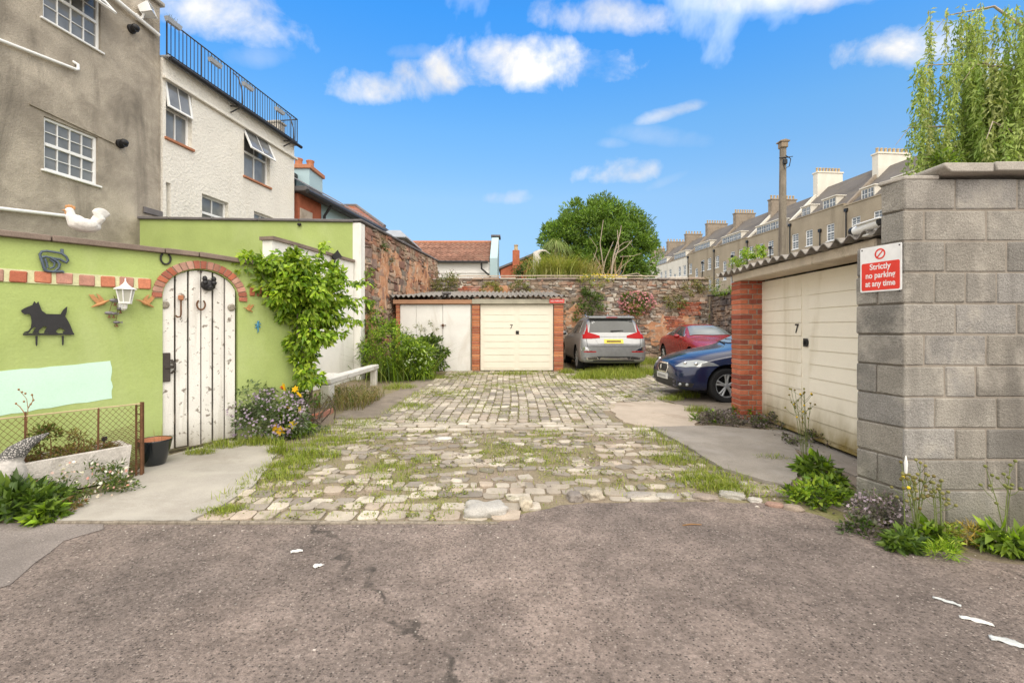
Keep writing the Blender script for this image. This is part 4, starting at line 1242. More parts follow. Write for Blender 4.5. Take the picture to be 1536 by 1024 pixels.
# red sign on the fascia
sg = thing('warning_sign', 'small red sign on the fascia of the far garage', 'sign', (X(835) - 3.40, 13.9 - .078, gz(13.9) + 2.085), 0)
M_red = paint('sign_red', (.74, .045, .03), .4, .1); M_signwhite = paint('sign_white', (.82, .82, .82), .4, .2)
m = MB(); m.cbox(-.22, .22, -.008, 0, -.062, .062, .003); m.build('plate', M_red, sg)
text_part('NO PARKING', .062, M_signwhite, sg, (0, -.0085, 0), (math.pi / 2, 0, 0), bold=.001)

# ---- rubble wall closing the yard
bw, L = facade('back_wall', 'old mixed rubble stone wall with plants growing out behind the parked cars', 'wall', (-3.15, 18.5), (7.75, 18.35))
pal_mix = [(.38, .30, .24), (.33, .27, .23), (.30, .25, .215), (.42, .29, .22), (.44, .26, .19), (.42, .37, .31), (.50, .45, .38), (.28, .225, .19), (.23, .20, .18), (.34, .32, .29), (.58, .53, .47), (.36, .27, .21)]
Hb = 3.30
m = MB(); m.box(0, L, .04, .6, -.1, Hb); m.build('mortar_core', M_darkmortar, bw, None)
m = MB(); stones(m, .0, L, .1, Hb, (.06, .18), (.08, .32), .055, pal_mix, .003, .04, .04, cut=lambda x, z: x < 4.4 and z < 2.2, chunky=.78)
m.build('stonework', M_rubble, bw, 50)
m = MB()
for (cx, cz, rx, rz) in ((9.2, 1.2, .8, .6), (5.6, 1.9, .5, .4), (7.9, 2.1, .45, .3), (10.1, 1.4, .5, .5), (6.4, 1.0, .5, .6), (2.6, 2.9, .6, .2)):
    out = []
    for k in range(30):
        w_ = 2 * math.pi * k / 30; q = R.uniform(.55, 1.3); out.append((cx + rx * q * math.cos(w_), cz + rz * q * math.sin(w_)))
    m.prism(out, -.022, .05)
m.build('render_patch', M_orange, bw, 40)
m = MB()   # brick patches
for (x0, x1, z0, z1) in ((6.7, 7.4, .75, 1.45), (9.2, 9.8, 1.35, 1.8), (1.1, 1.8, 2.75, 3.05), (9.7, 10.5, 1.9, 2.4)):
    z = z0
    while z < z1:
        x = x0 + R.uniform(-.1, .1)
        while x < x1 + R.uniform(-.1, .1):
            q = R.choice(pal_b2); k = R.uniform(.75, 1.15); w_ = R.choice((.105, .215))
            m.cbox(x, x + w_ - .012, -.055, .05, z, z + .063, .008, tuple(c * k for c in q), .004); x += w_
        z += .075
m.build('brick_patch', M_brick, bw)
m = MB()
x = 0
while x < L:
    e = min(x + R.uniform(.4, .9), L); m.cbox(x, e - .01, -.05 + R.uniform(-.03, .02), .62, Hb + .002, Hb + .06 + R.uniform(0, .05), .02, R.choice(pal_mix), .012); x = e
m.build('coping', M_stone, bw)
m = MB(); m.tube([(1.0, .05, Hb + .16), (4.5, .05, Hb + .17), (8.9, .05, Hb + .15)], .022, 8); m.build('pipe', M_pale, bw)
sw, L = facade('side_wall', 'dark grey rubble wall running along the right of the yard behind the red car', 'wall', (7.78, 18.3), (7.55, 9.2))
pal_dk = [(.17, .15, .14), (.21, .19, .175), (.14, .125, .12), (.25, .22, .20), (.19, .16, .14)]
m = MB(); m.box(0, L, .04, .5, -.1, 2.62); m.build('mortar_core', M_darkmortar, sw, None)
m = MB(); stones(m, 0, 5, .1, 2.62, (.12, .26), (.16, .5), .07, pal_dk, .006, .03, .04); m.build('stonework', M_rubble, sw, 50)
m = MB(); m.cbox(-.05, L, -.08, .55, 2.63, 2.70, .02); m.build('coping', M_slate, sw)

# raised gardens beyond the wall
kindly(MB().slab([(-3.0, 19.1), (30, 19.1), (30, 120), (-40, 120), (-40, 30)], .1, 2.9).build('garden_bank', M_soil, smooth=None))

# ---- garage on the right
gr, L = facade('right_garage', 'garage on the right with a cream ribbed door numbered 7 and a corrugated roof', 'garage', (3.715, 7.12), (3.60, 4.30), .03)
zt = onp(gr, 1133, 422)[1]
GT = .5 * (zt + onp(gr, 1287, 397)[1])
garage_door(gr, .015, 2.42, .045, GT, .05, 11, surf('cream_garage_paint', (.86, .80, .68), .06, 1.2, .5, .35, .12, 30, .003, .04, 90, stain=((.48, .40, .24), .5, (2.2, 2.2, .35), .57, .78), splash=((.24, .18, .06), .75, 1.15)))
pb2 = [(.42, .12, .07), (.46, .145, .08), (.38, .10, .06), (.50, .17, .10), (.34, .10, .07)]
for (a, b, y0_) in ((-.22, .10, -.27), (2.45, 2.75, -.1)):
    bm_, cm_ = MB(), MB(); brick_pier(bm_, cm_, a, b, y0_, .10, -.06, GT + .02, pb2)
    pr = bm_.build('brick_pier', M_brick, gr); cm_.build('mortar', M_mortar, pr)
m = MB(); m.box(-.2, .02, .11, 5.0, -.05, GT + .18); m.box(2.5, 2.7, .11, 5.0, -.05, GT + .18); m.box(-.2, 2.7, 5.0, 5.2, -.05, GT + .18); m.build('side_wall', M_block, gr, None)
m = MB(); m.cbox(-.12, 2.9, -.30, .06, GT + .022, GT + .135, .012); m.build('lintel', surf('pale_lintel', (.58, .50, .40), .2, 3, .9, .15, .4, 50, .006, .15, 90, blotch=((.34, .28, .21), 3, .56, .70)), gr)
m = MB()
for k in range(7): m.cbox(-.1 + .45 * k, -.03 + .45 * k, -.22, 4.9, GT + .137, GT + .20, .008)
m.build('rafters', M_greywood, gr)
zr = [onp(gr, 1097, 407, -.42)[1], onp(gr, 1320, 347, -.42)[1]]
GRZ = sum(zr) / 2
corrugated(gr, -.5, 3.1, [(-.42, GRZ), (1.5, GRZ + .06), (5.2, GRZ + .16)], .20, .030, M_asbestos, .012, .02)
m = MB(); m.slab([(-.1, -.34), (2.7, -.34), (2.7, .12), (-.1, .12)], -.06, .005); m.build('threshold', M_slab, gr, None)

# white tube lying on the roof edge
o = thing('security_camera', 'white tubular camera with black ends lying on the edge of the corrugated roof', 'camera', root_m[gr.name] @ Vector((onp(gr, 1293, 352, -.42)[0], -.36, GRZ + .075)), gr.rotation_euler.z)
m = MB(); m.tube([(-.19, 0, 0), (.17, 0, .02)], .042, 14); m.cbox(-.12, .2, -.06, .06, .035, .05, .005); m.build('body', M_upvc, o)
for a, z in ((-.19, 0), (.17, .02)):
    m = MB(); m.tube([(a - .02, 0, z), (a + .02, 0, z)], .046, 14); m.build('end_cap', M_blackplastic, o)
m = MB(); m.tube([(-.02, .0, -.02), (-.03, .03, -.06)], .02, 8); m.cbox(-.09, .03, -.02, .07, -.075, -.055, .005); m.build('bracket', M_upvc, o)

# ---- concrete block wall
bk = thing('block_wall', 'grey concrete block wall with stone coping at the right edge', 'wall', (2.845, 3.38, 0))
ret = Vector((2.76 - 2.845, 3.74 - 3.38, 0)); RL = ret.length
m, core = MB(), MB()
CO = .2262; NCO = 11; TOP = CO * NCO + .04
pal_bk = [(.335, .32, .295), (.305, .29, .27), (.36, .34, .31), (.28, .27, .255), (.33, .31, .28), (.315, .305, .295)]
g = .011
for r in range(NCO):
    z0_, z1_ = .04 + r * CO, .04 + (r + 1) * CO - g
    if r == 0: z0_ = -.1
    x = .0; first = True
    while x < 3.2:
        w_ = R.choice((.45, .45, .225)) if not first else (.30, .15, .375, .225)[r % 4]
        j = R.uniform(-.0025, .0025)
        k = R.uniform(.80, 1.14); q = R.choice(pal_bk)
        m.cbox(x, x + w_ - g, j, .215, z0_ + R.uniform(-.002, .002), z1_ + R.uniform(-.002, .002), .008, tuple(c * k for c in q), .002)
        x += w_; first = False
core.box(.006, 3.2, .0085, .2, -.1, TOP - .012)
# the return, seen end on
ang = math.atan2(-ret.y, -ret.x)     # local x runs from far end to the corner
T = Matrix.Translation(ret) @ Matrix.Rotation(ang, 4, 'Z')
mr = MB(T); cr = MB(T)
for r in range(NCO):
    z0_, z1_ = .04 + r * CO, .04 + (r + 1) * CO - g
    if r == 0: z0_ = -.1
    a = 0.0 if r < 9 else RL * .52
    cuts = [a, RL - .002]
    if r % 3 == 1 and r < 9: cuts = [a, RL * R.uniform(.35, .6), RL - .002]
    for p_, q_ in zip(cuts, cuts[1:]):
        k = R.uniform(.76, 1.02); q = R.choice(pal_bk)  # darker range than the front: this side's shade put into block colour
        mr.cbox(p_ + R.uniform(-.006, .006), q_ - (g if q_ < RL - .01 else .004), R.uniform(-.003, .003), .21, z0_, z1_, .008, tuple(c * k for c in q), .003)
    cr.box(a + .006, RL - .01, .012, .2, z0_ - .02, z1_ + (g if r < NCO - 1 else -.01))
for q in (mr,):
    m.add(q.v, q.f); m.c[-len(q.v):] = q.c
core.add(cr.v, cr.f)
m.build('blocks', M_block, bk)
core.build('mortar', surf('block_mortar', (.31, .275, .235), .2, 7, .95, .1, .5, 70, .006, .2, 130), bk, None)
m = MB(); m.v = []
pts = [(-.06, 0.17), (.0, .0), (.25, -.004), (.25, .2), (.0, .22)]
m.slab(pts, TOP - .012, TOP + .018); m.build('mortar_cap', M_greystone, bk, 40, bevel=.008)
m = MB()
for a, b in ((.21, .56), (.575, 1.25), (1.265, 2.2), (2.215, 3.2)):
    dz = R.uniform(-.006, .006)
    m.prism([(a + (.05 if a < .3 else .008), TOP + .02 + dz), (b, TOP + .02 + dz), (b, TOP + .085 + dz), (a + .0, TOP + .085 + dz), (a, TOP + .06 + dz)], -.085, .26)
m.build('coping', M_greystone, bk, 40, bevel=.008)
m = MB(); m.tube([(.004, -.004, .52), (.002, -.007, .47), (.004, -.005, .40), (.003, -.006, .36)], [.003, .012, .009, .004], 8); m.build('paint_drip', M_upvc, bk)

# ---- no parking sign
farp = Vector((2.845, 3.38, 0)) + ret
sf = thing('parking_sign', 'red and white no parking sign on the end of the block wall', 'sign', farp, ang)
sx0, sz1 = onp(sf, 1291, 375, -.006); sx1, sz0 = onp(sf, 1353, 434, -.006); sz0b = onp(sf, 1291, 440, -.006)[1]; sz1b = onp(sf, 1353, 361, -.006)[1]
zb_, zt_ = (sz0 + sz0b) / 2, (sz1 + sz1b) / 2
SW, SH = sx1 - sx0, zt_ - zb_
def rrect(x0, x1, z0, z1, r, n=5):
    o_ = []
    for cx, cz, a in ((x1 - r, z0 + r, -90), (x1 - r, z1 - r, 0), (x0 + r, z1 - r, 90), (x0 + r, z0 + r, 180)):
        for k in range(n + 1):
            w_ = math.radians(a + 90 * k / n); o_.append((cx + r * math.cos(w_), cz + r * math.sin(w_)))
    return o_
m = MB(); m.prism(rrect(sx0, sx1, zb_, zt_, .012), -.010, -.004); m.build('plate', M_signwhite, sf, None)
m = MB(); m.prism(rrect(sx0 + .012, sx1 - .012, zb_ + .012, zb_ + SH * .645, .012), -.0112, -.0095); m.build('red_panel', M_red, sf, None)
xm = (sx0 + sx1) / 2
for i, tx in enumerate(('Strictly', 'no parking', 'at any time')):
    text_part(tx, SH * .178, M_signwhite, sf, (xm, -.0113, zb_ + SH * (.545 - .185 * i)), (math.pi / 2, 0, 0), 'lettering', .0012, .0006, sx=(SW * .62, SW * .80, SW * .80)[i] / (SH * .178 * (3.45, 4.75, 4.95)[i]))
m = MB(); n = 40; r0, r1 = SH * .085, SH * .118; cz = zb_ + SH * .82
v = [(xm + r * math.cos(2 * math.pi * k / n), -.0112, cz + r * math.sin(2 * math.pi * k / n)) for r in (r0, r1) for k in range(n)]
m.add(v, [(k, (k + 1) % n, n + (k + 1) % n, n + k)[::-1] for k in range(n)])
c_, s_ = math.cos(math.radians(48)), math.sin(math.radians(48)); h = SH * .014; e = r0 * .995
m.add([(xm - e * c_ + h * s_, -.0112, cz - e * s_ - h * c_), (xm + e * c_ + h * s_, -.0112, cz + e * s_ - h * c_), (xm + e * c_ - h * s_, -.0112, cz + e * s_ + h * c_), (xm - e * c_ - h * s_, -.0112, cz - e * s_ + h * c_)], [(0, 1, 2, 3)])
m.build('prohibition_symbol', M_red, sf, None)
for a, b in ((sx0 + .015, zt_ - .018), (sx1 - .015, zt_ - .018), (sx1 - .015, zb_ - .004)):
    m = MB(); m.ell((a, -.010, b), (.006, .004, .006), 10, 6); m.build('screw', M_black, sf)

# ---- telegraph pole
pp = P(1172, 388, 14.6)
tp = thing('telegraph_pole', 'weathered wooden telegraph pole with a box at its top behind the garage roof', 'pole', (pp.x, 14.6, .1))
zt = 1.45 + (490 - 222) * 14.6 / F - .1
m = MB(); m.tube([(0, 0, 0), (.03, 0, zt * .5), (.05, 0, zt)], [.135, .115, .095], 14); m.build('shaft', M_greywood, tp)
m = MB(); m.cbox(-.06, .15, -.13, .1, zt - .02, zt + .16, .02); m.prism([(-.10, zt + .16), (.19, zt + .16), (.19, zt + .19), (.05, zt + .23), (-.10, zt + .19)], -.15, .12); m.build('box', M_wood, tp)
m = MB()
m.tube([(-.12, -.1, zt - .35), (.2, -.1, zt - .32)], .02, 6); m.tube([(.05, -.14, zt - .28), (.2, -.16, zt - .4), (.16, -.15, zt - .62), (.02, -.14, zt - .7), (-.02, -.14, zt - .5)], .014, 6)
m.cbox(-.02, .1, -.17, -.1, zt - .55, zt - .4, .01); m.tube([(.2, -.1, zt - .32), (.3, -.1, zt - .3)], .012, 6)
m.build('fittings', M_black, tp)

# ================================================================== terrace on the right
M_ttan = surf('tan_render', (.40, .335, .25), .22, .35, .95, .1, .6, 6, .03, .1, 14, stain=((.20, .165, .12), .75, (.55, .55, .12), .5, .72))
M_twht = surf('far_white_render', (.74, .70, .62), .1, .4, .95, .1, .3, 6, .02, .06, 14, stain=((.5, .46, .4), .5, (.6, .6, .1), .52, .74))
M_troof = surf('far_slates', (.15, .135, .125), .3, .5, .85, .2, .5, 8, .03, .2, 16, stain=((.20, .17, .13), .6, (.5, .5, 4), .5, .7))
M_pot = surf('chimney_pot', (.52, .40, .24), .3, 5, .9, .1)
M_chrender = surf('chimney_render', (.30, .25, .20), .3, 1.5, .95, .1, .5, 12, .02, .2, 30)
tu = Vector((-.097, 1.0)).normalized()
def tpt(s, off=0): return (31 - .097 * s + off, 47 + s)
S = [-11, -3, 4.6, 12.4, 20.3, 28.2, 35.5, 43, 51]
desc = ['nearest tan rendered terrace house, partly hidden by the block wall', 'tan terrace house with a white chimney stack and dormers behind the pole', 'terrace house with a pale chimney just left of the telegraph pole top', 'terrace house with a row of four white dormer lights', 'tan terrace house with arched stair windows', 'nearest of the white painted terrace houses, next to the tan ones', 'white painted terrace house between two others near the far end', 'farthest white house at the far end of the terrace']
def chimney(parent, x, y0, y1, z0, z1, mat, pots):
    m = MB(); m.cbox(x - .35, x + .35, y0, y1, z0, z1, .02); m.cbox(x - .43, x + .43, y0 - .08, y1 + .08, z1, z1 + .16, .02)
    c = m.build('chimney', mat, parent)
    m = MB()
    for k in range(pots):
        yy = y0 + .2 + (y1 - y0 - .4) * k / max(1, pots - 1)
        m.lathe([(.13, z1 + .16), (.11, z1 + .55), (.14, z1 + .6), (.13, z1 + .66), (.09, z1 + .66), (.09, z1 + .3)], (x, yy, 0), 10)
    if pots: m.build('chimney_pots', M_pot, c)
for i in range(8):
    a, b = S[i], S[i + 1]
    # viewer sees the far end at the left: local x runs towards the camera
    th_, L = facade('terrace_house', desc[i], 'house', tpt(b), tpt(a), 0, 'terrace houses on the right')
    white = i >= 5
    H = 12.75 + (.25 if i in (1, 4) else 0) - (.15 if i == 2 else 0)
    wm = M_twht if white else M_ttan
    ofs = [1.3, 3.6, 5.9] if i == 0 else ([1.1, 3.2, 6.1] if i == 1 else [1.0, 2.9, 4.8, 6.7])
    ofs = [q * L / 7.8 for q in ofs]
    holes = []
    for q, o_ in enumerate(ofs):
        holes.append((o_ - .5, o_ + .5, 9.85, 11.5)) if not (q == 1 and i >= 3) else None
        if q == 1 and i >= 3: holes.append((o_ - .45, o_ + .45, 7.9, 10.5))
        else: holes.append((o_ - .5, o_ + .5, 6.5, 8.3))
    m = MB(); holed_wall(m, L, 0, H, holes, .14); shell_box(m, L, 9, 0, H, True); m.build('wall', wm, th_, None)
    for h_ in holes: window(th_, *h_, .1, M_upvc, G_house, 2, 3, True, .09, (.05, .08), M_upvc, .035, .05)
    m = MB(); m.cbox(0, L - .02, -.07, .3, H + .003, H + .10, .02); m.build('parapet', wm if not white else M_ttan, th_)
    if i < 5:
        for xx in (.35, L * .62):
            m = MB(); m.tube([(xx, -.1, 0), (xx, -.1, H - .5 - (xx > 1) * 1.5)], .06, 6); m.box(xx - .16, xx + .16, -.2, -.02, H - .55 - (xx > 1) * 1.5, H - .25 - (xx > 1) * 1.5); m.build('downpipe', M_black, th_)
    # roof
    rz_, ry = H + 3.9, 4.4
    m = MB(); m.prism([(0, 0)] * 0 or [(.0, .0), (1, 0), (1, 1)], 0, 0) if False else None
    v = [(0, .32, H + .02), (L, .32, H + .02), (L, ry, rz_), (0, ry, rz_), (0, 9, H + .02), (L, 9, H + .02)]
    m.add(v, [(0, 1, 2, 3), (3, 2, 5, 4), (0, 3, 4), (1, 5, 2), (0, 4, 5, 1)]); m.build('roof', M_troof, th_, None)
    m = MB(); sl = (rz_ - H) / (ry - .32)     # party wall upstand at the far end
    m.add([(-.16, .1, H + .1), (.16, .1, H + .1), (.16, ry, rz_ + .42), (-.16, ry, rz_ + .42), (-.16, .1, H - .3), (.16, .1, H - .3), (.16, ry, rz_ - .1), (-.16, ry, rz_ - .1)], [(0, 1, 2, 3), (4, 0, 3, 7), (1, 5, 6, 2), (4, 5, 1, 0), (3, 2, 6, 7)])
    m.build('party_wall', M_twht if i in (1, 2) else M_chrender, th_, None)
    chimney(th_, 0, 3.2, 6.6 - .4 * (i % 2), rz_ - 1.6, rz_ + (1.55 if i in (1,) else 1.1), M_twht if i in (0, 1) else M_chrender, 8 if i < 5 else 6)
    # dormers
    lo = [(1.1, 2.5), (4.2, 6.0)] if i in (0, 1) else [(1.0, 5.6)]
    for (p_, q_) in lo:
        p_, q_ = p_ * L / 7.8, q_ * L / 7.8
        yd = .75; zd0, zd1 = H + .12, H + 1.28
        m = MB(); m.box(p_, q_, yd, yd + 1.7, zd0 - .1, zd1); m.cbox(p_ - .1, q_ + .1, yd - .14, yd + 1.75, zd1 + .002, zd1 + .12, .02)
        d_ = m.build('dormer', M_twht, th_)
        nn = max(2, int((q_ - p_) / .85))
        for k in range(nn):
            xa_, xb_ = p_ + .08 + (q_ - p_ - .16) * k / nn, p_ + .08 + (q_ - p_ - .16) * (k + 1) / nn
            m = MB(); m.box(xa_ + .06, xb_ - .06, yd - .02, yd - .003, zd0 + .18, zd1 - .12); m.mi = 1
            m.box(xa_ + .06, xb_ - .06, yd - .035, yd - .021, zd0 + .62, zd0 + .66); m.box((xa_ + xb_) / 2 - .02, (xa_ + xb_) / 2 + .02, yd - .034, yd - .022, zd0 + .18, zd1 - .12)
            m.build('dormer_window', [G_house, M_upvc], d_, None)
# television aerial on the near ridge
q = P(1327, 250, 45)
o = thing('roof_aerial', 'thin television aerial on the terrace roof by the white chimney', 'aerial', (q.x, q.y, q.z))
m = MB(); m.tube([(0, 0, -1.2), (0, 0, .7)], .018, 6); m.build('mast', M_black, o)
m = MB(); m.tube([(-.2, 0, .55), (1.6, 0, .75)], .014, 6)
for k in range(7): m.tube([(k * .24, -.1, .57 + k * .027 - .18), (k * .24, .1, .57 + k * .027 + .18)], .010, 5)
m.build('antenna', M_black, o)

# ================================================================== houses behind on the left
M_tile = surf('clay_tiles', (.34, .15, .09), .35, 2.5, .9, .15, .3, 20, .01, .2, 60, blotch=((.22, .13, .09), 1.6, .52, .7))
def tiled(parent, x0, x1, ylo, zlo, yhi, zhi, mat, nrow, name='roof', ncol=None, th=.05):
    """pantile slope: rows of stepped tiles with a wave across"""
    m = MB()
    nc = ncol or int((x1 - x0) / .08)
    for r in range(nrow):
        t0, t1 = r / nrow, (r + 1) / nrow
        y0_, z0_ = ylo + (yhi - ylo) * t0, zlo + (zhi - zlo) * t0; y1_, z1_ = ylo + (yhi - ylo) * t1, zlo + (zhi - zlo) * t1
        v = []; jit = R.uniform(-.01, .01); cols = []
        for c in range(nc + 1):
            x = x0 + (x1 - x0) * c / nc
            w_ = .028 * math.sin(c * math.pi / 2) if ncol is None else .0
            v += [(x, y0_ - .02, z0_ + th + w_ + jit - .04), (x, y0_ - .02, z0_ + th + w_ + jit), (x, y1_, z1_ + .01 + w_)]
        f = []
        for c in range(nc):
            f += [(3 * c, 3 * c + 3, 3 * c + 4, 3 * c + 1), (3 * c + 1, 3 * c + 4, 3 * c + 5, 3 * c + 2)]
        o0 = len(m.v); m.add(v, f)
        k = R.uniform(.85, 1.1)
        for c in range(nc + 1):
            kk = k * (.8 + .4 * R.random())
            for q in range(3): m.c[o0 + 3 * c + q] = (kk, kk, kk)
    return m.build(name, mat, parent, 40)
M_tilec = surf('pantiles', (.27, .145, .105), .35, 1.2, .9, .15, .3, 20, .01, .2, 60, attr=True, blotch=((.24, .15, .11), 1.3, .52, .68))

# white house with the pantiled roof
D = 26.0
wh, L = facade('white_house', 'low white rendered house with a terracotta pantile roof behind the stone wall', 'house', (P(600, 0, D).x, D), (P(735, 0, D).x, D))
ze = P(0, 393, D).z; zr_ = P(0, 363, D + 3).z
M_fwht = surf('bright_render', (.84, .83, .81), .06, .5, .9, .15, .2, 6, .01, .04, 14)
m = MB(); m.box(0, L, 0, 6, 0, ze); m.build('wall', M_fwht, wh, None)
m = MB(); m.box(0, L, -.05, -.002, ze - .62, ze - .55); m.build('band', M_fwht, wh, None)
tiled(wh, -.1, L - .05, -.25, ze + .02, 3.2, zr_, M_tilec, 11)
m = MB(); m.add([(-.05, 3.2, zr_), (L, 3.2, zr_), (L, 6, ze), (-.05, 6, ze)], [(0, 1, 2, 3)]); m.build('rear_roof', M_tile, wh, None)
m = MB(); m.tube([(0, 3.2, zr_ + .02), (L - .05, 3.2, zr_ + .02)], .10, 8); m.build('ridge', M_terracotta, wh)
m = MB(); zg = P(0, 358, D).z
m.add([(L, -.15, 0), (L, 3.3, 0), (L, 3.3, zg + .55), (L, 2.4, zg + .55), (L, -.15, ze + .2), (L + .42, -.15, 0), (L + .42, 3.3, 0), (L + .42, 3.3, zg + .55), (L + .42, 2.4, zg + .55), (L + .42, -.15, ze + .2)],
      [(0, 5, 9, 4), (4, 9, 8, 3), (3, 8, 7, 2), (5, 6, 7, 8, 9), (4, 3, 2, 1, 0)]); m.build('gable_wall', surf('pale_blue_render', (.40, .53, .57), .08, .6, .9, .15, .3, 8, .02), wh, None)
m = MB(); m.cbox(L - .05, L + .52, 2.3, 3.4, zg + .56, zg + .68, .02); m.build('gable_coping', M_slate, wh)
m = MB(); m.tube([(-.1, -.32, ze - .02), (L - .1, -.32, ze - .04)], .06, 8); m.tube([(L - .45, -.32, ze - .05), (L - .45, -.3, ze - .4), (L - .05, -.25, ze - .75), (L + .25, -.24, ze - 1.2), (L + .3, -.24, 0)], .05, 8); m.build('gutter', M_black, wh)

# grey dormer room
D = 23.5
dm, L = facade('grey_dormer_house', 'small lead roofed grey dormer above the rubble wall', 'house', (P(566, 0, D).x, D), (P(606, 0, D).x, D))
z0_, z1_ = P(0, 395, D).z, P(0, 357, D).z
M_dkpanel = surf('dark_cladding', (.14, .125, .115), .2, 2, .8, .2)
m = MB(); m.box(0, L, 0, 4.2, 0, z1_); m.build('wall', M_dkpanel, dm, None)
m = MB(); m.add([(-.15, -.15, z1_ + .05), (L + .15, -.15, z1_ + .05), (L + .15, 4.3, z1_ + .05), (-.15, 4.3, z1_ + .05), (.3, 1.1, z1_ + .62), (L - .45, 1.1, z1_ + .62), (L - .45, 3.3, z1_ + .62), (.3, 3.3, z1_ + .62)], [(0, 1, 5, 4), (1, 2, 6, 5), (2, 3, 7, 6), (3, 0, 4, 7), (4, 5, 6, 7)])
m.box(-.15, L + .15, -.15, 4.3, z1_ + .002, z1_ + .048); m.build('lead_roof', M_lead, dm, None)
window(dm, .12, L - .3, z0_ + .1, z1_ - .25, -.04, M_upvc, G_house, 1, 0, False, .09)
# its red tiled neighbour, farther left
D = 29.0
rt, L = facade('tiled_house', 'house with a plain red tile roof above the end of the green wall', 'house', (P(470, 0, D).x, D), (P(556, 0, D - 0).x, D))
ze, zr_ = P(0, 341, D).z, P(0, 309, D + 3.4).z
m = MB(); m.box(0, L - .1, .3, 7, 0, ze); m.build('wall', M_twht, rt, None)
# hipped slope: right edge runs down to the right
M_plain = surf('plain_tiles', (.34, .145, .09), .3, 2, .9, .15, .3, 20, .01, .2, 60, attr=True)
tiled(rt, -.3, P(534, 0, D + 3.4).x - P(470, 0, D).x, -.1, ze, 3.4, zr_, M_plain, 15, 'roof', 60, .04)
xr = P(534, 0, D + 3.4).x - P(470, 0, D).x
m = MB(); nr = 15
for r in range(nr):
    t0, t1 = r / nr, (r + 1) / nr
    xa, xb = xr + (L + .9 - xr) * (1 - t0), xr + (L + .9 - xr) * (1 - t1)
    m.add([(xr, -.12 + 3.5 * t0, ze + (zr_ - ze) * t0 + .04), (xa, -.12 + 3.5 * t0, ze + (zr_ - ze) * t0 + .04), (xb, 3.5 * t1 - .1, ze + (zr_ - ze) * t1 + .0), (xr, 3.5 * t1 - .1, ze + (zr_ - ze) * t1 + .0), (xr, -.12 + 3.5 * t0, ze + (zr_ - ze) * t0 - .0), (xa, -.12 + 3.5 * t0, ze + (zr_ - ze) * t0 - .0)], [(0, 1, 2, 3), (4, 5, 1, 0)], (R.uniform(.85, 1.1),) * 3)
m.add([(L + .9, -.1, ze), (L + .9, 7, ze), (xr, 3.4, zr_)], [(0, 1, 2)]); m.build('hip_slope', M_plain, rt, None)
m = MB(); m.tube([(-.3, 3.4, zr_ + .05), (xr, 3.4, zr_ + .05)], .1, 8); m.tube([(xr, 3.4, zr_ + .05), (L + .9, -.1, ze + .05)], .1, 8); m.build('ridge', M_slate, rt)

# brick house with slates and the blue chimney house behind the cream one
D0 = 18.3
bh, L = facade('brick_house', 'red brick house with a steep slate verge beyond the cream house', 'house', (-8.38, 18.3), (-7.4, 26.3))
ze = P(0, 297, 18.3).z
m = MB(); m.box(0, 1.7, 0, 6, 0, ze + .2); m.build('wall', surf('brick_courses', (.42, .135, .075), .3, 3, .9, .15, .4, 20, .01, .25, 40), bh, None)
m = MB(); m.box(1.7, L, .02, 6, 0, ze + .25); m.build('blue_wall', MAT['pale_blue_render'], bh, None)
m = MB(); m.cbox(-.2, L + .2, -.45, .3, ze + .22, ze + .42, .03)
m.add([(-.2, -.45, ze + .43), (L + .2, -.45, ze + .43), (L + .2, 3.2, ze + 2.5), (-.2, 3.2, ze + 2.5)], [(0, 1, 2, 3)]); m.build('roof', M_slate, bh, None)
m = MB(); m.tube([(-.2, -.5, ze + .2), (L + .2, -.5, ze + .2)], .09, 8); m.tube([(1.75, -.45, ze + .15), (1.75, -.12, ze - .3), (1.75, -.1, 0)], .06, 8); m.build('gutter', M_black, bh)
m = MB(); m.cbox(.1, 1.0, -.02, .02, ze - 1.1, ze - .35, .01); m.build('stone_lintel', M_pale, bh)
window(bh, .15, .9, ze - 2.4, ze - 1.12, -.01, M_upvc, G_house, 2, 1, True, .07)
D = 23.0
bl, L = facade('blue_house', 'pale blue chimney gable with clay pots rising behind the cream house', 'house', (P(428, 0, D).x, D), (P(464, 0, D).x, D))
zt = P(0, 253, D).z
m = MB(); m.box(0, L, 0, 1.6, 0, zt); m.build('wall', MAT['pale_blue_render'], bl, None)
m = MB(); m.cbox(-.1, L + .1, -.1, 1.7, zt + .002, zt + .2, .02); m.build('brick_cap', M_terracotta, bl)
m = MB()
for k in range(2): m.lathe([(.19, 0), (.17, .35), (.2, .4), (.2, .46), (.12, .46), (.12, .1)], (L - .75 + .45 * k, .5 + .3 * k, zt + .2), 12)
m.build('chimney_pots', M_terracotta, bl)
m = MB(); m.cbox(.0, .62, -.3, .0, P(0, 268, D).z, P(0, 262, D).z, .02); m.build('dormer_roof', M_black, bl)
window(bl, .05, .5, P(0, 292, D).z, P(0, 269, D).z, -.02, M_black, G_house, 1, 0, False, .06)

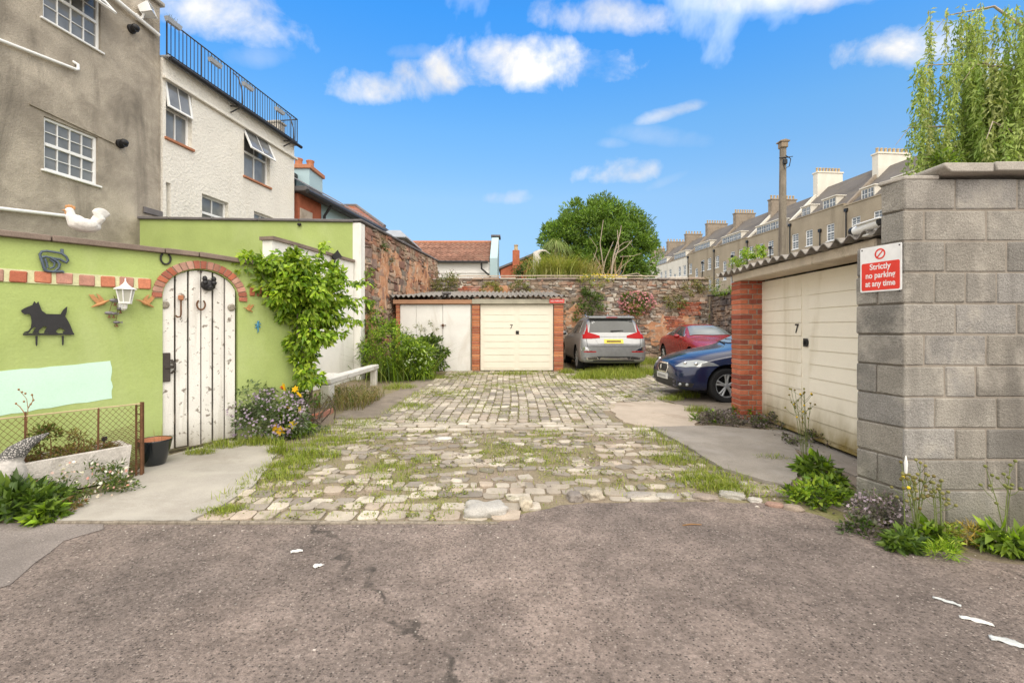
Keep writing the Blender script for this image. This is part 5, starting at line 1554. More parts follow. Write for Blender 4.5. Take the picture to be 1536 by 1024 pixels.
# brick house with a tall chimney, in the gap left of the tree
D = 36.0
b2, L = facade('gabled_brick_house', 'red brick gable with a tall thin chimney left of the tree', 'house', (P(751, 0, D).x, D), (P(812, 0, D).x, D))
zl, zr_ = P(0, 404, D).z, P(0, 380, D).z
m = MB(); m.prism([(0, 0), (L + 1.5, 0), (L + 1.5, zr_ + .7), (0, zl)], 0, 5); m.build('wall', MAT['brick_courses'], b2, None)
m = MB(); m.prism([(-.15, zl + .004), (L + 1.5, zr_ + .72), (L + 1.5, zr_ + .88), (-.15, zl + .16)], -.12, 5.1); m.build('verge', M_slate, b2, None)
cx = P(774, 0, D).x - P(751, 0, D).x
m = MB(); m.cbox(cx - .27, cx + .27, -.28, -.01, 0, P(0, 376, D).z, .02); m.build('chimney', MAT['brick_courses'], b2)
m = MB(); m.lathe([(.16, 0), (.13, .3), (.17, .36), (.17, .42), (.1, .42)], (cx, -.14, P(0, 376, D).z), 10); m.build('chimney_pot', M_pot, b2)
# ================================================================== parked cars
M_tyre = surf('tyre_rubber', (.022, .022, .023), .3, 10, .85, .25, .4, 60, .003, .2, 120)
M_alloy = paint('alloy', (.55, .56, .57), .3, .3, .75)
M_chrome = paint('chrome', (.75, .75, .76), .12, .3, 1.0)
M_trim = surf('car_plastic', (.025, .025, .027), .2, 12, .55, .4, .2, 80, .002, .1, 150)
G_car = glass_mat('car_glass', (.055, .062, .066), .03, 1.9)
M_lampred = paint('red_lamp', (.36, .004, .006), .35, .0, 0.0, .12)
M_lampclear = paint('clear_lamp', (.34, .36, .37), .08, .7, .35)
M_plate_y = paint('yellow_plate', (.80, .56, .03), .4, .2)
M_plate_w = paint('white_plate', (.74, .74, .72), .4, .2)
M_smudge = surf('plate_smudge', (.20, .15, .05), .4, 30, .7)
M_smudge2 = surf('plate_grey', (.36, .36, .36), .4, 30, .7)
M_under = surf('underbody', (.012, .012, .012), .2, 5, .9)

def car_body(st, W):
    """loft: st rows are (x, sill z, bulge z, shoulder z, w, shoulder w, [(y, z) x 4 over the top])"""
    V, Fc = [], []
    K = None
    for (x, zb, zm, zs, w, ws, top) in st:
        half = [(0, zb), (w * .55, zb), (w * .90, zb + .01), (w * .985, zb + .09), (w, zm), (w * .995, (zm + zs) / 2 + .02), (ws, zs)] + top
        ring = half + [(-a, b) for a, b in half[-2:0:-1]]
        K = len(ring); V += [(x, a, b) for a, b in ring]
    for i in range(len(st) - 1):
        for k in range(K):
            k2 = (k + 1) % K
            Fc.append((i * K + k, (i + 1) * K + k, (i + 1) * K + k2, i * K + k2))
    Fc.append(tuple(range(K))); Fc.append(tuple((len(st) - 1) * K + k for k in range(K))[::-1])
    return V, Fc

def make_car(name, label, loc, rz, dims, st, bodymat, wheels, r_w):
    root = thing(name, label, 'car', loc, rz, None)
    V, Fc = car_body(st, dims[1])
    me = bpy.data.meshes.new('car_body'); me.from_pydata(V, [], Fc); me.update()
    me.materials.append(bodymat); me.materials.append(M_under)
    tmp = bpy.data.objects.new('car_tmp', me); COL.objects.link(tmp)
    s = tmp.modifiers.new('s', 'SUBSURF'); s.levels = 3; s.render_levels = 3
    cut = MB()
    for wx in wheels:
        for sgn in (1, -1):
            cut.lathe([(.001, -.16), (r_w + .055, -.16), (r_w + .055, .30), (.001, .30)], (wx, sgn * (dims[1] / 2 - .06) if sgn > 0 else -(dims[1] / 2 - .06), r_w + .02), 36, 'Y')
    cme = bpy.data.meshes.new('cut')
    v2 = []
    for i, (x, y, z) in enumerate(cut.v): v2.append((x, y, z))
    cme.from_pydata(v2, [], cut.f); cme.update()
    import bmesh
    b = bmesh.new(); b.from_mesh(cme); bmesh.ops.remove_doubles(b, verts=b.verts, dist=.004); bmesh.ops.recalc_face_normals(b, faces=b.faces); b.to_mesh(cme); b.free()
    cme.materials.append(M_under)
    ctmp = bpy.data.objects.new('cut_tmp', cme); COL.objects.link(ctmp)
    full = evaluated(tmp, 'full')
    b = bmesh.new(); b.from_mesh(full); bmesh.ops.recalc_face_normals(b, faces=b.faces); b.to_mesh(full)
    bvh = BVHTree.FromBMesh(b); b.free()
    tmp.modifiers.clear(); tmp.data = full
    bo = tmp.modifiers.new('b', 'BOOLEAN'); bo.operation = 'DIFFERENCE'; bo.object = ctmp; bo.solver = 'EXACT'
    try: bo.material_mode = 'TRANSFER'
    except Exception: pass
    fin = evaluated(tmp, 'body')
    bpy.data.objects.remove(tmp); bpy.data.objects.remove(ctmp)
    fin.polygons.foreach_set('use_smooth', [True] * len(fin.polygons))
    try: fin.set_sharp_from_angle(angle=math.radians(40))
    except Exception: pass
    body = bpy.data.objects.new('body', fin); COL.objects.link(body); body.parent = root
    if not fin.materials: fin.materials.append(bodymat)
    m = MB(); xs_ = [q[0] for q in st]; x0, x1 = min(xs_) + .45, max(xs_) - .45
    m.box(x0, x1, -dims[1] / 2 + .22, dims[1] / 2 - .22, .17, .42); m.build('underbody', M_under, root, None)
    return root, body, bvh

def wheel(root, x, y, r, wd, spokes, sgn, rimmat=None, twin=False):
    m = MB()
    o = wd / 2
    m.lathe([(r * .66, -o * .85), (r * .72, -o), (r * .93, -o), (r * .985, -o * .75), (r, -o * .35), (r, o * .35), (r * .985, o * .75), (r * .93, o), (r * .72, o), (r * .66, o * .85), (r * .66, -o * .85)], (0, 0, 0), 40, 'Y')
    w = m.build('wheel', M_tyre, root, 50); w.location = (x, y, r)
    q = MB(); yo = sgn * o * .8
    q.lathe([(r * .665, -o * .8), (r * .665, o * .88), (r * .62, o * .86), (r * .60, -o * .8)], (0, 0, 0), 36, 'Y')
    if sgn < 0: q.v = [(a, -b_, c) for a, b_, c in q.v]
    for k in range(spokes):
        a = 2 * math.pi * k / spokes + .3
        for d in ((-.16, .16) if twin else (0,)):
            ca, sa = math.cos(a + d * .3), math.sin(a + d * .3); cb, sb = math.cos(a + d), math.sin(a + d)
            q.tube([(ca * r * .10, yo * .85, sa * r * .10), (cb * r * .40, yo * .97, sb * r * .40), (cb * r * .63, yo * 1.0, sb * r * .63)], [r * .075, r * .055, r * .075], 8)
    q.lathe([(.001, .012), (r * .13, .010), (r * .17, -.03)], (0, 0, 0), 18, 'Y')
    n0 = len(q.v)
    hub = 18 * 3
    q.v = q.v[:-hub] + [(a, sgn * (o * .85 + b_), c) for a, b_, c in q.v[-hub:]]
    q.build('rim', rimmat or M_alloy, w, 50)
    d = MB(); d.lathe([(.001, 0), (r * .62, 0), (r * .62, .02), (.001, .02)], (0, -.01 + sgn * o * .1, 0), 28, 'Y'); d.build('brake_disc', M_under, w)
    return w

def decal(bvh, out, frm, direction, off, mat, parent, name, rings=4, thick=0):
    """panel laid on the body: outline points pushed along a direction until they meet it"""
    d = Vector(direction).normalized()
    pts = [Vector(frm(*p)) for p in out]
    # refine the outline
    fine = []
    for p, q in zip(pts, pts[1:] + pts[:1]):
        n = max(1, int((q - p).length / .06))
        fine += [p + (q - p) * (k / n) for k in range(n)]
    c = sum(fine, Vector()) / len(fine)
    V, Fc = [], []
    n = len(fine)
    def hit(p):
        h = bvh.ray_cast(p - d * 3.0, d)
        if h[0] is None:
            h2 = bvh.find_nearest(p); return h2[0] - d * off if h2[0] is not None else p
        return h[0] - d * off
    V.append(hit(c))
    for r in range(1, rings + 1):
        for p in fine: V.append(hit(c + (p - c) * (r / rings)))
    for k in range(n): Fc.append((0, 1 + k, 1 + (k + 1) % n))
    for r in range(rings - 1):
        for k in range(n):
            a = 1 + r * n; Fc.append((a + k, a + n + k, a + n + (k + 1) % n, a + (k + 1) % n))
    # rim returning into the body
    o = len(V)
    for k in range(n): V.append(V[1 + (rings - 1) * n + k] + d * (off + .012))
    a = 1 + (rings - 1) * n
    for k in range(n): Fc.append((a + k, o + k, o + (k + 1) % n, a + (k + 1) % n))
    mb = MB(); mb.add(V, Fc)
    return mb.build(name, mat, parent, 50)

Lx = lambda y, z: (0, y, z)
Sy = lambda x, z: (x, 0, z)

# ---------------------------------------------------------------- silver estate seen from behind
def top4(b, zb_, r, zr, zc): return [(b, zb_), (r, zr), (r * .55, zc), (0, zc)]
st = [
    (-2.36, .36, .56, .74, .66, .62, top4(.55, .80, .40, .82, .83)),
    (-2.33, .31, .57, .80, .84, .82, top4(.76, .86, .5, .87, .88)),
    (-2.27, .28, .60, .94, .92, .88, top4(.80, .99, .62, 1.01, 1.02)),
    (-2.20, .30, .62, 1.02, .94, .90, top4(.84, 1.08, .72, 1.10, 1.12)),
    (-2.12, .28, .63, 1.05, .95, .905, top4(.85, 1.11, .74, 1.30, 1.33)),
    (-1.99, .27, .64, 1.05, .95, .91, top4(.85, 1.12, .70, 1.53, 1.58)),
    (-1.87, .27, .64, 1.05, .95, .91, top4(.85, 1.12, .69, 1.575, 1.615)),
    (-1.2, .26, .64, 1.03, .95, .915, top4(.86, 1.10, .69, 1.60, 1.645)),
    (-.3, .25, .64, 1.01, .95, .915, top4(.86, 1.08, .69, 1.61, 1.655)),
    (.4, .25, .64, 1.00, .95, .915, top4(.855, 1.06, .62, 1.56, 1.60)),
    (1.0, .25, .64, 1.00, .95, .91, top4(.82, 1.08, .68, 1.18, 1.22)),
    (1.3, .25, .64, .99, .95, .90, top4(.80, 1.04, .66, 1.08, 1.10)),
    (1.9, .27, .62, .93, .93, .86, top4(.74, .98, .55, 1.0, 1.01)),
    (2.2, .30, .58, .84, .86, .76, top4(.64, .88, .45, .90, .91)),
    (2.34, .36, .55, .72, .66, .58, top4(.5, .76, .35, .78, .79))]
M_silver = paint('silver_paint', (.27, .275, .285), .34, .3, .5)
VX, VY = 2.83, 15.42
car1, body, bvh = make_car('estate_car', 'silver sport utility estate car parked facing the stone wall', (VX, VY, gz(15) + .0), math.radians(90 + .6), (4.69, 1.90), st, M_silver, (-1.40, 1.46), .362)
for x in (-1.40, 1.46):
    for s in (1, -1): wheel(car1, x, s * .80, .362, .235, 5, s, None, True)
xd = (1, 0, 0)
decal(bvh, [(-.67, 1.155), (.67, 1.155), (.60, 1.51), (-.60, 1.51)], Lx, xd, .006, glass_mat('rear_glass', (.045, .05, .052), .08, 1.5), body, 'rear_window')
for a_, b_ in (((-.74, .76), (.74, .76)), ((-.74, .76), (-.76, .98)), ((.74, .76), (.76, .98))):
    P3 = []
    for k in range(9):
        t_ = k / 8; h = bvh.ray_cast(Vector((-4, a_[0] + (b_[0] - a_[0]) * t_, a_[1] + (b_[1] - a_[1]) * t_)), Vector((1, 0, 0)))
        if h[0] is not None: P3.append(h[0])
    MB().tube(P3, .006, 5).build('panel_gap', M_under, body, 60)
spo = MB(); spo.prism([(-.60, 1.555), (.60, 1.555), (.57, 1.60), (-.57, 1.60)], 0, .1)
m = MB(); v = [(-2.09, y_, z_) for y_, z_ in ((-.66, 1.55), (.66, 1.55), (.64, 1.60), (-.64, 1.60))] + [(-1.80, y_, z_) for y_, z_ in ((-.68, 1.55), (.68, 1.55), (.66, 1.63), (-.66, 1.63))]
m.add(v, [(0, 1, 2, 3), (7, 6, 5, 4), (0, 4, 5, 1), (1, 5, 6, 2), (2, 6, 7, 3), (3, 7, 4, 0)]); m.build('spoiler', M_silver, car1, 30, bevel=.012)
m = MB(); m.box(-2.07, -1.88, -.6, .6, 1.528, 1.55); m.build('spoiler_shadow_gap', M_trim, car1, None)
m = MB(); m.box(-2.093, -2.089, -.16, .16, 1.568, 1.592); m.build('brake_light', M_lampred, car1, None)
for s in (1, -1):
    decal(bvh, [(s * .62, .98), (s * .935, .98), (s * .93, 1.10), (s * .87, 1.20), (s * .80, 1.52), (s * .70, 1.52), (s * .745, 1.15), (s * .68, 1.085), (s * .38, 1.06), (s * .38, 1.0)][::1], Lx, xd, .012, M_lampred, body, 'tail_light', 3)
    decal(bvh, [(s * .30, .585), (s * .84, .585), (s * .80, .625), (s * .32, .61)], Lx, xd, .008, M_lampred, body, 'reflector', 2) if False else decal(bvh, [(s * .50, .60), (s * .84, .60), (s * .84, .628), (s * .50, .628)], Lx, xd, .008, M_lampred, body, 'reflector', 2)
    decal(bvh, [(s * .60, .64), (s * .90, .64), (s * .92, .74), (s * .78, .74)], Lx, xd, .007, M_chrome, body, 'bumper_insert', 2)
    decal(bvh, [(s * .42, .385), (s * .76, .385), (s * .78, .455), (s * .46, .465)], Lx, xd, .016, M_chrome, body, 'exhaust', 2)
    decal(bvh, [(s * .46, .402), (s * .72, .402), (s * .74, .438), (s * .48, .446)], Lx, xd, .026, M_under, body, 'exhaust_opening', 2)
    m = MB(); m.ell((.78, s * 1.03, 1.10), (.09, .11, .075), 14, 10); m.tube([(.80, s * .9, 1.06), (.80, s * 1.0, 1.07)], .03, 6); mi = m.build('mirror', M_silver, car1)
    m = MB(); m.ell((.74, s * 1.035, 1.10), (.06, .095, .062), 12, 8); m.build('mirror_glass', G_car, mi)
    sd_ = (0, -s, 0)
    decal(bvh, [(-1.62, 1.15), (-.62, 1.12), (-.62, 1.50), (-1.45, 1.50)], Sy, sd_, .006, G_car, body, 'side_window')
    decal(bvh, [(-.55, 1.12), (.30, 1.12), (.30, 1.46), (.1, 1.50), (-.55, 1.51)], Sy, sd_, .006, G_car, body, 'side_window')
    decal(bvh, [(.36, 1.12), (.85, 1.12), (.42, 1.40), (.36, 1.42)], Sy, sd_, .006, G_car, body, 'side_window')
    decal(bvh, [(-1.0, .26), (1.0, .26), (1.0, .36), (-1.0, .36)], Sy, sd_, .01, M_trim, body, 'sill_trim')
    m = MB(); m.tube([(-1.6, s * .63, 1.60), (-1.45, s * .65, 1.66), (.1, s * .64, 1.67), (.35, s * .61, 1.60)], .016, 8); m.build('roof_rail', M_chrome, car1)
decal(bvh, [(-.56, 1.03), (.56, 1.03), (.62, 1.135), (-.62, 1.135)], Lx, xd, .010, M_silver, body, 'tailgate_panel', 2)
decal(bvh, [(-.82, .33), (.82, .33), (.82, .45), (.42, .485), (-.42, .485), (-.82, .45)], Lx, xd, .006, M_trim, body, 'rear_valance', 3)
decal(bvh, [(-.42, .385), (.42, .385), (.36, .455), (-.36, .455)], Lx, xd, .014, M_chrome, body, 'skid_plate', 2)
decal(bvh, [(-.44, .84), (.44, .84), (.52, .97), (-.52, .97)], Lx, xd, .008, M_silver, body, 'plate_recess', 2)
decal(bvh, [(-.27, .845), (.27, .845), (.27, .965), (-.27, .965)], Lx, xd, .018, M_plate_y, body, 'number_plate', 2)
decal(bvh, [(-.20, .88), (.20, .88), (.20, .93), (-.20, .93)], Lx, xd, .024, M_smudge, body, 'blurred_characters', 2)
m = MB(); m.tube([(-2.20, 0.02, 1.19), (-2.18, -.30, 1.205)], [.018, .010], 8); m.ell((-2.18, .03, 1.18), (.03, .035, .03), 10, 8); m.build('wiper', M_trim, car1)
m = MB(); m.prism([(-.05, 1.64), (.12, 1.64), (.0, 1.70)], -.01, .01); m.v = [(-1.5 + a, b, c) for a, b, c in m.v]; m.build('aerial_fin', M_silver, car1)

# ---------------------------------------------------------------- dark blue hatchback, nose to the left
st = [
    (2.17, .34, .44, .56, .50, .46, top4(.38, .62, .24, .66, .68)),
    (2.13, .24, .42, .60, .66, .60, top4(.46, .68, .28, .72, .74)),
    (2.02, .20, .44, .66, .78, .71, top4(.55, .745, .36, .78, .80)),
    (1.80, .19, .48, .74, .855, .80, top4(.64, .83, .44, .86, .875)),
    (1.45, .20, .54, .82, .885, .855, top4(.72, .905, .50, .93, .945)),
    (1.05, .20, .56, .87, .885, .865, top4(.76, .955, .56, .99, 1.0)),
    (.80, .20, .57, .90, .885, .865, top4(.79, .985, .60, 1.04, 1.06)),
    (.45, .20, .58, .92, .885, .865, top4(.80, .98, .62, 1.24, 1.27)),
    (-.15, .20, .58, .94, .885, .865, top4(.80, 1.0, .585, 1.42, 1.455)),
    (-.8, .20, .58, .96, .885, .86, top4(.80, 1.02, .58, 1.43, 1.465)),
    (-1.5, .22, .60, .99, .885, .85, top4(.78, 1.05, .56, 1.38, 1.41)),
    (-1.9, .24, .60, 1.0, .87, .82, top4(.74, 1.06, .54, 1.20, 1.22)),
    (-2.1, .30, .58, .92, .80, .74, top4(.66, .98, .5, 1.02, 1.03)),
    (-2.16, .40, .55, .75, .62, .58, top4(.5, .8, .4, .83, .84))]
M_blue = paint('dark_blue_paint', (.010, .017, .060), .16, .6, .1)
bx, by = 5.17, 9.42
car2, body, bvh = make_car('hatchback_car', 'dark blue hatchback with its nose out beside the brick pier', (bx, by, gz(9) - .01), math.radians(180 + 3), (4.32, 1.77), st, M_blue, (1.30, -1.28), .318)
for x in (1.30, -1.28):
    for s in (1, -1): wheel(car2, x, s * .765, .318, .21, 5, s, None, True)
fd = (-1, 0, 0)
# car's left side (+y local) faces the camera after the half turn
decal(bvh, [(-.20, .50), (.20, .50), (.27, .60), (.21, .70), (-.21, .70), (-.27, .60)], Lx, fd, .006, M_chrome, body, 'grille_surround', 3)
decal(bvh, [(-.165, .525), (.165, .525), (.225, .60), (.175, .675), (-.175, .675), (-.225, .60)], Lx, fd, .014, M_trim, body, 'grille', 3)
text_part('S', .10, M_chrome, car2, (2.205, 0, .605), (math.pi / 2, 0, math.pi / 2), 'badge', .006, .004)
decal(bvh, [(-.55, .26), (.55, .26), (.60, .40), (.42, .43), (-.42, .43), (-.60, .40)], Lx, fd, .006, M_trim, body, 'lower_intake', 3)
decal(bvh, [(-.26, .385), (.26, .385), (.26, .49), (-.26, .49)], Lx, fd, .022, M_plate_w, body, 'number_plate', 2)
decal(bvh, [(-.20, .41), (.20, .41), (.20, .465), (-.20, .465)], Lx, fd, .028, M_smudge2, body, 'blurred_characters', 2)
for s in (1, -1):
    dd = Vector((-.80, -s * .45, -.38)).normalized()
    a = Vector((1.9, s * .66, .70))
    side = Vector((-.48, s * .86, .10)).normalized(); up = Vector((-.3, 0, .95)).normalized()
    fr = lambda u, v_: a + side * u + up * v_
    hl = decal(bvh, [(-.24, -.075), (.0, -.095), (.22, -.045), (.40, .06), (.33, .085), (.10, .095), (-.10, .055)], fr, dd, .006, M_lampclear, body, 'headlight', 4)
    for u in (-.06, .13):
        m = MB(); h = bvh.ray_cast(fr(u, .0) - dd * 2, dd)
        if h[0] is not None:
            m.ell(h[0] - dd * .008, (.035, .035, .035), 14, 10); m.build('lamp_bulb', M_chrome, hl)
    dd2 = Vector((-.8, -s * .5, 0))
    a2 = Vector((1.95, s * .66, .33)); side2 = Vector((-.5, s * .85, 0)).normalized()
    fr2 = lambda u, v_: a2 + side2 * u + Vector((0, 0, v_))
    decal(bvh, [(-.14, -.05), (.12, -.05), (.16, .03), (-.12, .05)], fr2, dd2, .006, M_trim, body, 'fog_lamp_recess', 2)
    for u in (-.06, .06):
        m = MB(); h = bvh.ray_cast(fr2(u, 0) - dd2 * 2, dd2)
        if h[0] is not None: m.ell(h[0] - dd2 * .01, (.032, .032, .032), 12, 8); m.build('fog_lamp', M_lampclear, body)
    sd_ = (0, -s, 0)
    decal(bvh, [(-.55, 1.04), (.42, 1.02), (.0, 1.34), (-.55, 1.37)], Sy, sd_, .006, G_car, body, 'side_window')
    decal(bvh, [(-1.5, 1.08), (-.62, 1.04), (-.62, 1.37), (-1.35, 1.33)], Sy, sd_, .006, G_car, body, 'side_window')
    m = MB(); m.ell((.42, s * .99, 1.02), (.08, .10, .07), 14, 10); m.tube([(.42, s * .84, .98), (.42, s * .95, 1.0)], .03, 6); m.build('mirror', M_blue, car2)
    m = MB(); m.tube([(.80, s * .70, 1.02), (-.10, s * .56, 1.43)], .022, 8)
wt_ = (-.62, 0, -.78)
decal(bvh, [(.74, -.62), (.80, 0), (.74, .62), (.05, .50), (.0, 0), (.05, -.50)], lambda x, y: (x, y, 1.05 + (.77 - x) * .5), wt_, .015, glass_mat('cloud_reflection_glass', (.17, .19, .19), .12, 1.6), body, 'windscreen', 5)  # light grey put into the glass colour for the cloud it reflects
m = MB(); m.tube([(.86, .5, 1.045), (.72, .1, 1.13), (.70, -.35, 1.14)], .010, 6); m.tube([(.88, -.05, 1.06), (.76, -.5, 1.10)], .010, 6); m.build('wiper', M_trim, car2)

# ---------------------------------------------------------------- red saloon facing the camera
st = [
    (2.33, .36, .48, .58, .50, .46, top4(.38, .64, .25, .66, .67)),
    (2.28, .24, .46, .64, .70, .64, top4(.50, .70, .32, .72, .73)),
    (2.10, .20, .50, .72, .82, .76, top4(.60, .78, .40, .81, .82)),
    (1.6, .20, .54, .80, .89, .85, top4(.70, .87, .45, .90, .91)),
    (1.0, .20, .56, .86, .895, .865, top4(.76, .93, .52, .96, .97)),
    (.78, .20, .56, .88, .895, .865, top4(.78, .95, .56, 1.0, 1.02)),
    (.4, .20, .57, .90, .895, .865, top4(.79, .96, .60, 1.18, 1.21)),
    (-.1, .20, .57, .91, .895, .865, top4(.79, .97, .56, 1.34, 1.375)),
    (-.7, .20, .57, .92, .895, .865, top4(.78, .97, .55, 1.355, 1.39)),
    (-1.2, .21, .58, .93, .895, .86, top4(.76, .98, .53, 1.28, 1.31)),
    (-1.65, .22, .58, .93, .89, .84, top4(.74, .98, .58, 1.04, 1.06)),
    (-2.1, .26, .56, .90, .84, .78, top4(.66, .95, .45, .97, .98)),
    (-2.31, .38, .54, .74, .64, .60, top4(.5, .80, .35, .83, .84))]
M_redcar = paint('dark_red_paint', (.29, .014, .016), .22, .25, .05)
car3, body, bvh = make_car('saloon_car', 'dark red saloon car parked behind the blue hatchback', (6.17, 15.1, gz(15) + .02), math.radians(-90 - 2), (4.67, 1.79), st, M_redcar, (1.36, -1.35), .32)
for x in (1.36, -1.35):
    for s in (1, -1): wheel(car3, x, s * .775, .32, .21, 7, s)
decal(bvh, [(.70, -.64), (.78, 0), (.70, .64), (.06, .50), (.02, 0), (.06, -.50)], lambda x, y: (x, y, 1.02 + (.74 - x) * .48), wt_, .02, glass_mat('cloud_reflection_glass', (.17, .19, .19), .12, 1.6), body, 'windscreen', 5)  # same glass, reflected cloud painted in as grey
decal(bvh, [(-.16, .52), (.16, .52), (.20, .66), (-.20, .66)], Lx, fd, .008, M_chrome, body, 'grille', 2)
for s in (1, -1):
    sd_ = (0, -s, 0)
    decal(bvh, [(-.40, 1.0), (.45, .99), (.40, 1.04), (-.02, 1.29), (-.40, 1.31)], Sy, sd_, .006, G_car, body, 'side_window')
    decal(bvh, [(-1.35, 1.02), (-.48, 1.0), (-.48, 1.31), (-.75, 1.31), (-1.15, 1.24)], Sy, sd_, .006, G_car, body, 'side_window')
    m = MB()
    pr = [(-1.40, 1.01), (-1.17, 1.265), (-.75, 1.335), (0, 1.315), (.52, .985)]
    P3 = []
    for x, z in pr:
        h = bvh.ray_cast(Vector((x, s * 3, z)), Vector((0, -s, 0)))
        if h[0] is not None: P3.append(h[0] + Vector((0, s * .006, 0)))
    m.tube(P3, .012, 6); m.build('window_trim', M_chrome, body)
    m = MB(); m.ell((.50, s * .99, 1.0), (.075, .095, .065), 14, 10); m.tube([(.50, s * .84, .97), (.50, s * .95, .98)], .03, 6); m.build('mirror', M_redcar, car3)
    for q in ((s * .40, .63, .09), (s * .60, .645, .075)):
        m = MB(); h = bvh.ray_cast(Vector((4, q[0], q[1])), Vector((-1, 0, 0)))
        if h[0] is not None: m.ell(h[0], (.03, q[2], q[2]), 16, 10); m.build('headlight', M_lampclear, body)
# ================================================================== plants
GREENS = [(.10, .17, .022), (.075, .13, .02), (.14, .22, .03), (.18, .26, .04), (.06, .10, .02)]
BRIGHT = [(.23, .37, .022), (.32, .45, .035), (.15, .27, .018), (.38, .48, .055), (.09, .18, .014)]
DARKG = [(.045, .09, .015), (.07, .125, .02), (.10, .16, .025), (.035, .07, .014)]
OLIVE = [(.17, .17, .04), (.24, .22, .06), (.12, .14, .03), (.30, .27, .09)]
DRY = [(.32, .24, .11), (.24, .16, .07), (.38, .31, .16), (.18, .12, .06)]
GRASSY = [(.20, .27, .03), (.26, .34, .04), (.33, .38, .06), (.38, .37, .10), (.15, .21, .025)]

def foliage(name, parent, c, r, n_cl, per, cr, L, W, pal, shell=.5, droop=.3, mat=None, flat=None, jit=.18):
    """leaves gathered in clumps, local to the parent"""
    pos, out, tone = clumps(n_cl, per, c, r, cr, shell)
    n = len(pos)
    ax = out + NP.normal(0, .7, (n, 3)); ax[:, 2] -= droop
    nr = NP.normal(0, .5, (n, 3)) + np.array([0, -.35, .9])
    col = np.clip(palette(n, pal, jit) * tone[:, None], 0, 1)
    return leaves(name, mat or M_leaf, parent, pos, ax, nr, L * NP.uniform(.6, 1.3, n), W * NP.uniform(.6, 1.3, n), col)

def stems(name, parent, base, tops, r, mat, bow=.15, n=6, group=None):
    m = MB()
    for b, t_ in zip(base, tops):
        b, t_ = Vector(b), Vector(t_)
        mid = (b + t_) / 2 + Vector((R.uniform(-bow, bow), R.uniform(-bow, bow), 0)) * (t_ - b).length
        m.tube([b, (b * .3 + mid * .7), (mid * .6 + t_ * .4), t_], [r, r * .85, r * .65, r * .35], n)
    return m.build(name, mat, parent, 60)

def bush(name, label, cat, loc, c, r, n_cl, per, cr, L, W, pal, group=None, stem=None, **kw):
    o = thing(name, label, cat, loc, 0, group)
    foliage('foliage', o, c, r, n_cl, per, cr, L, W, pal, **kw)
    k = stem or 7
    tops = [(c[0] + r[0] * R.uniform(-.7, .7), c[1] + r[1] * R.uniform(-.7, .7), c[2] + r[2] * R.uniform(-.2, .7)) for _ in range(k)]
    stems('stems', o, [(t_[0] * .15, t_[1] * .15, 0) for t_ in tops], tops, max(.003, r[2] * .018), M_bark if r[2] > .5 else M_stem)
    return o

def blossoms(name, parent, pos, r, col, mat=None, petals=5, jit=.1):
    """small open flowers: petals round each point"""
    pos = np.array(pos); n = len(pos)
    V, Fc, C = [], [], []
    ax = []
    p = np.repeat(pos, petals, 0)
    a = np.tile(np.arange(petals) * 2 * np.pi / petals, n) + np.repeat(NP.random(n) * 6, petals)
    tilt = np.repeat(NP.normal(0, .5, (n, 3)) + np.array([0, -.6, .6]), petals, 0); tilt = unit(tilt)
    e1 = unit(np.cross(tilt, np.array([0.31, .2, .93]))); e2 = np.cross(tilt, e1)
    ax = e1 * np.cos(a)[:, None] + e2 * np.sin(a)[:, None] + tilt * .25
    col = np.clip(np.repeat(palette(n, col, jit), petals, 0), 0, 1)
    rr = np.repeat(NP.uniform(.75, 1.25, n), petals) * r
    return leaves(name, mat or M_petal, parent, p, ax, tilt, rr, rr * .75, col, .1)

def rosette(label, loc, n, H, W, pal, bend=1.0, group=None, name='dock_plant', cat='weed', seg=4):
    o = thing(name, label, cat, loc, 0, group)
    foliage('leaves', o, (0, 0, H * .28), (H * .62, H * .5, H * .34), int(n * .55), 12, H * .22, H * .50, W * .85, pal, droop=.05)
    foliage('leaves', o, (0, 0, H * .15), (H * .8, H * .6, H * .16), int(n * .3), 12, H * .2, H * .36, W * .7, pal, droop=.3)
    return o

def stalks(parent, n, H, spread, r=.004, mat=None, heads=None, hr=.008, hcol=None, branch=3, hmat=None):
    """thin branching flower stalks with little heads at their tips"""
    m = MB(); tips = []
    for k in range(n):
        a = R.uniform(0, 6.28); q = R.uniform(.2, 1) * spread; h = H * R.uniform(.7, 1.05)
        b = Vector((R.uniform(-.02, .02), R.uniform(-.02, .02), 0)); t_ = Vector((q * math.cos(a), q * math.sin(a), h))
        mid = (b + t_) / 2 + Vector((0, 0, h * .08))
        m.tube([b, mid, t_], [r, r * .8, r * .5], 5); tips.append(t_)
        for j in range(branch):
            f_ = R.uniform(.5, .9); s = b.lerp(t_, f_); e = s + Vector((R.uniform(-1, 1), R.uniform(-1, 1), R.uniform(.6, 1.3))) * h * .14
            m.tube([s, (s + e) / 2 + Vector((0, 0, -.01)), e], [r * .6, r * .5, r * .4], 5); tips.append(e)
    m.build('stalks', mat or M_stem, parent, 60)
    if heads:
        for t_ in tips: MB().ell(t_, (hr, hr, hr * .9), 6, 4, col=R.choice(hcol)).build(heads, hmat or M_petal, parent, 60)
    return tips

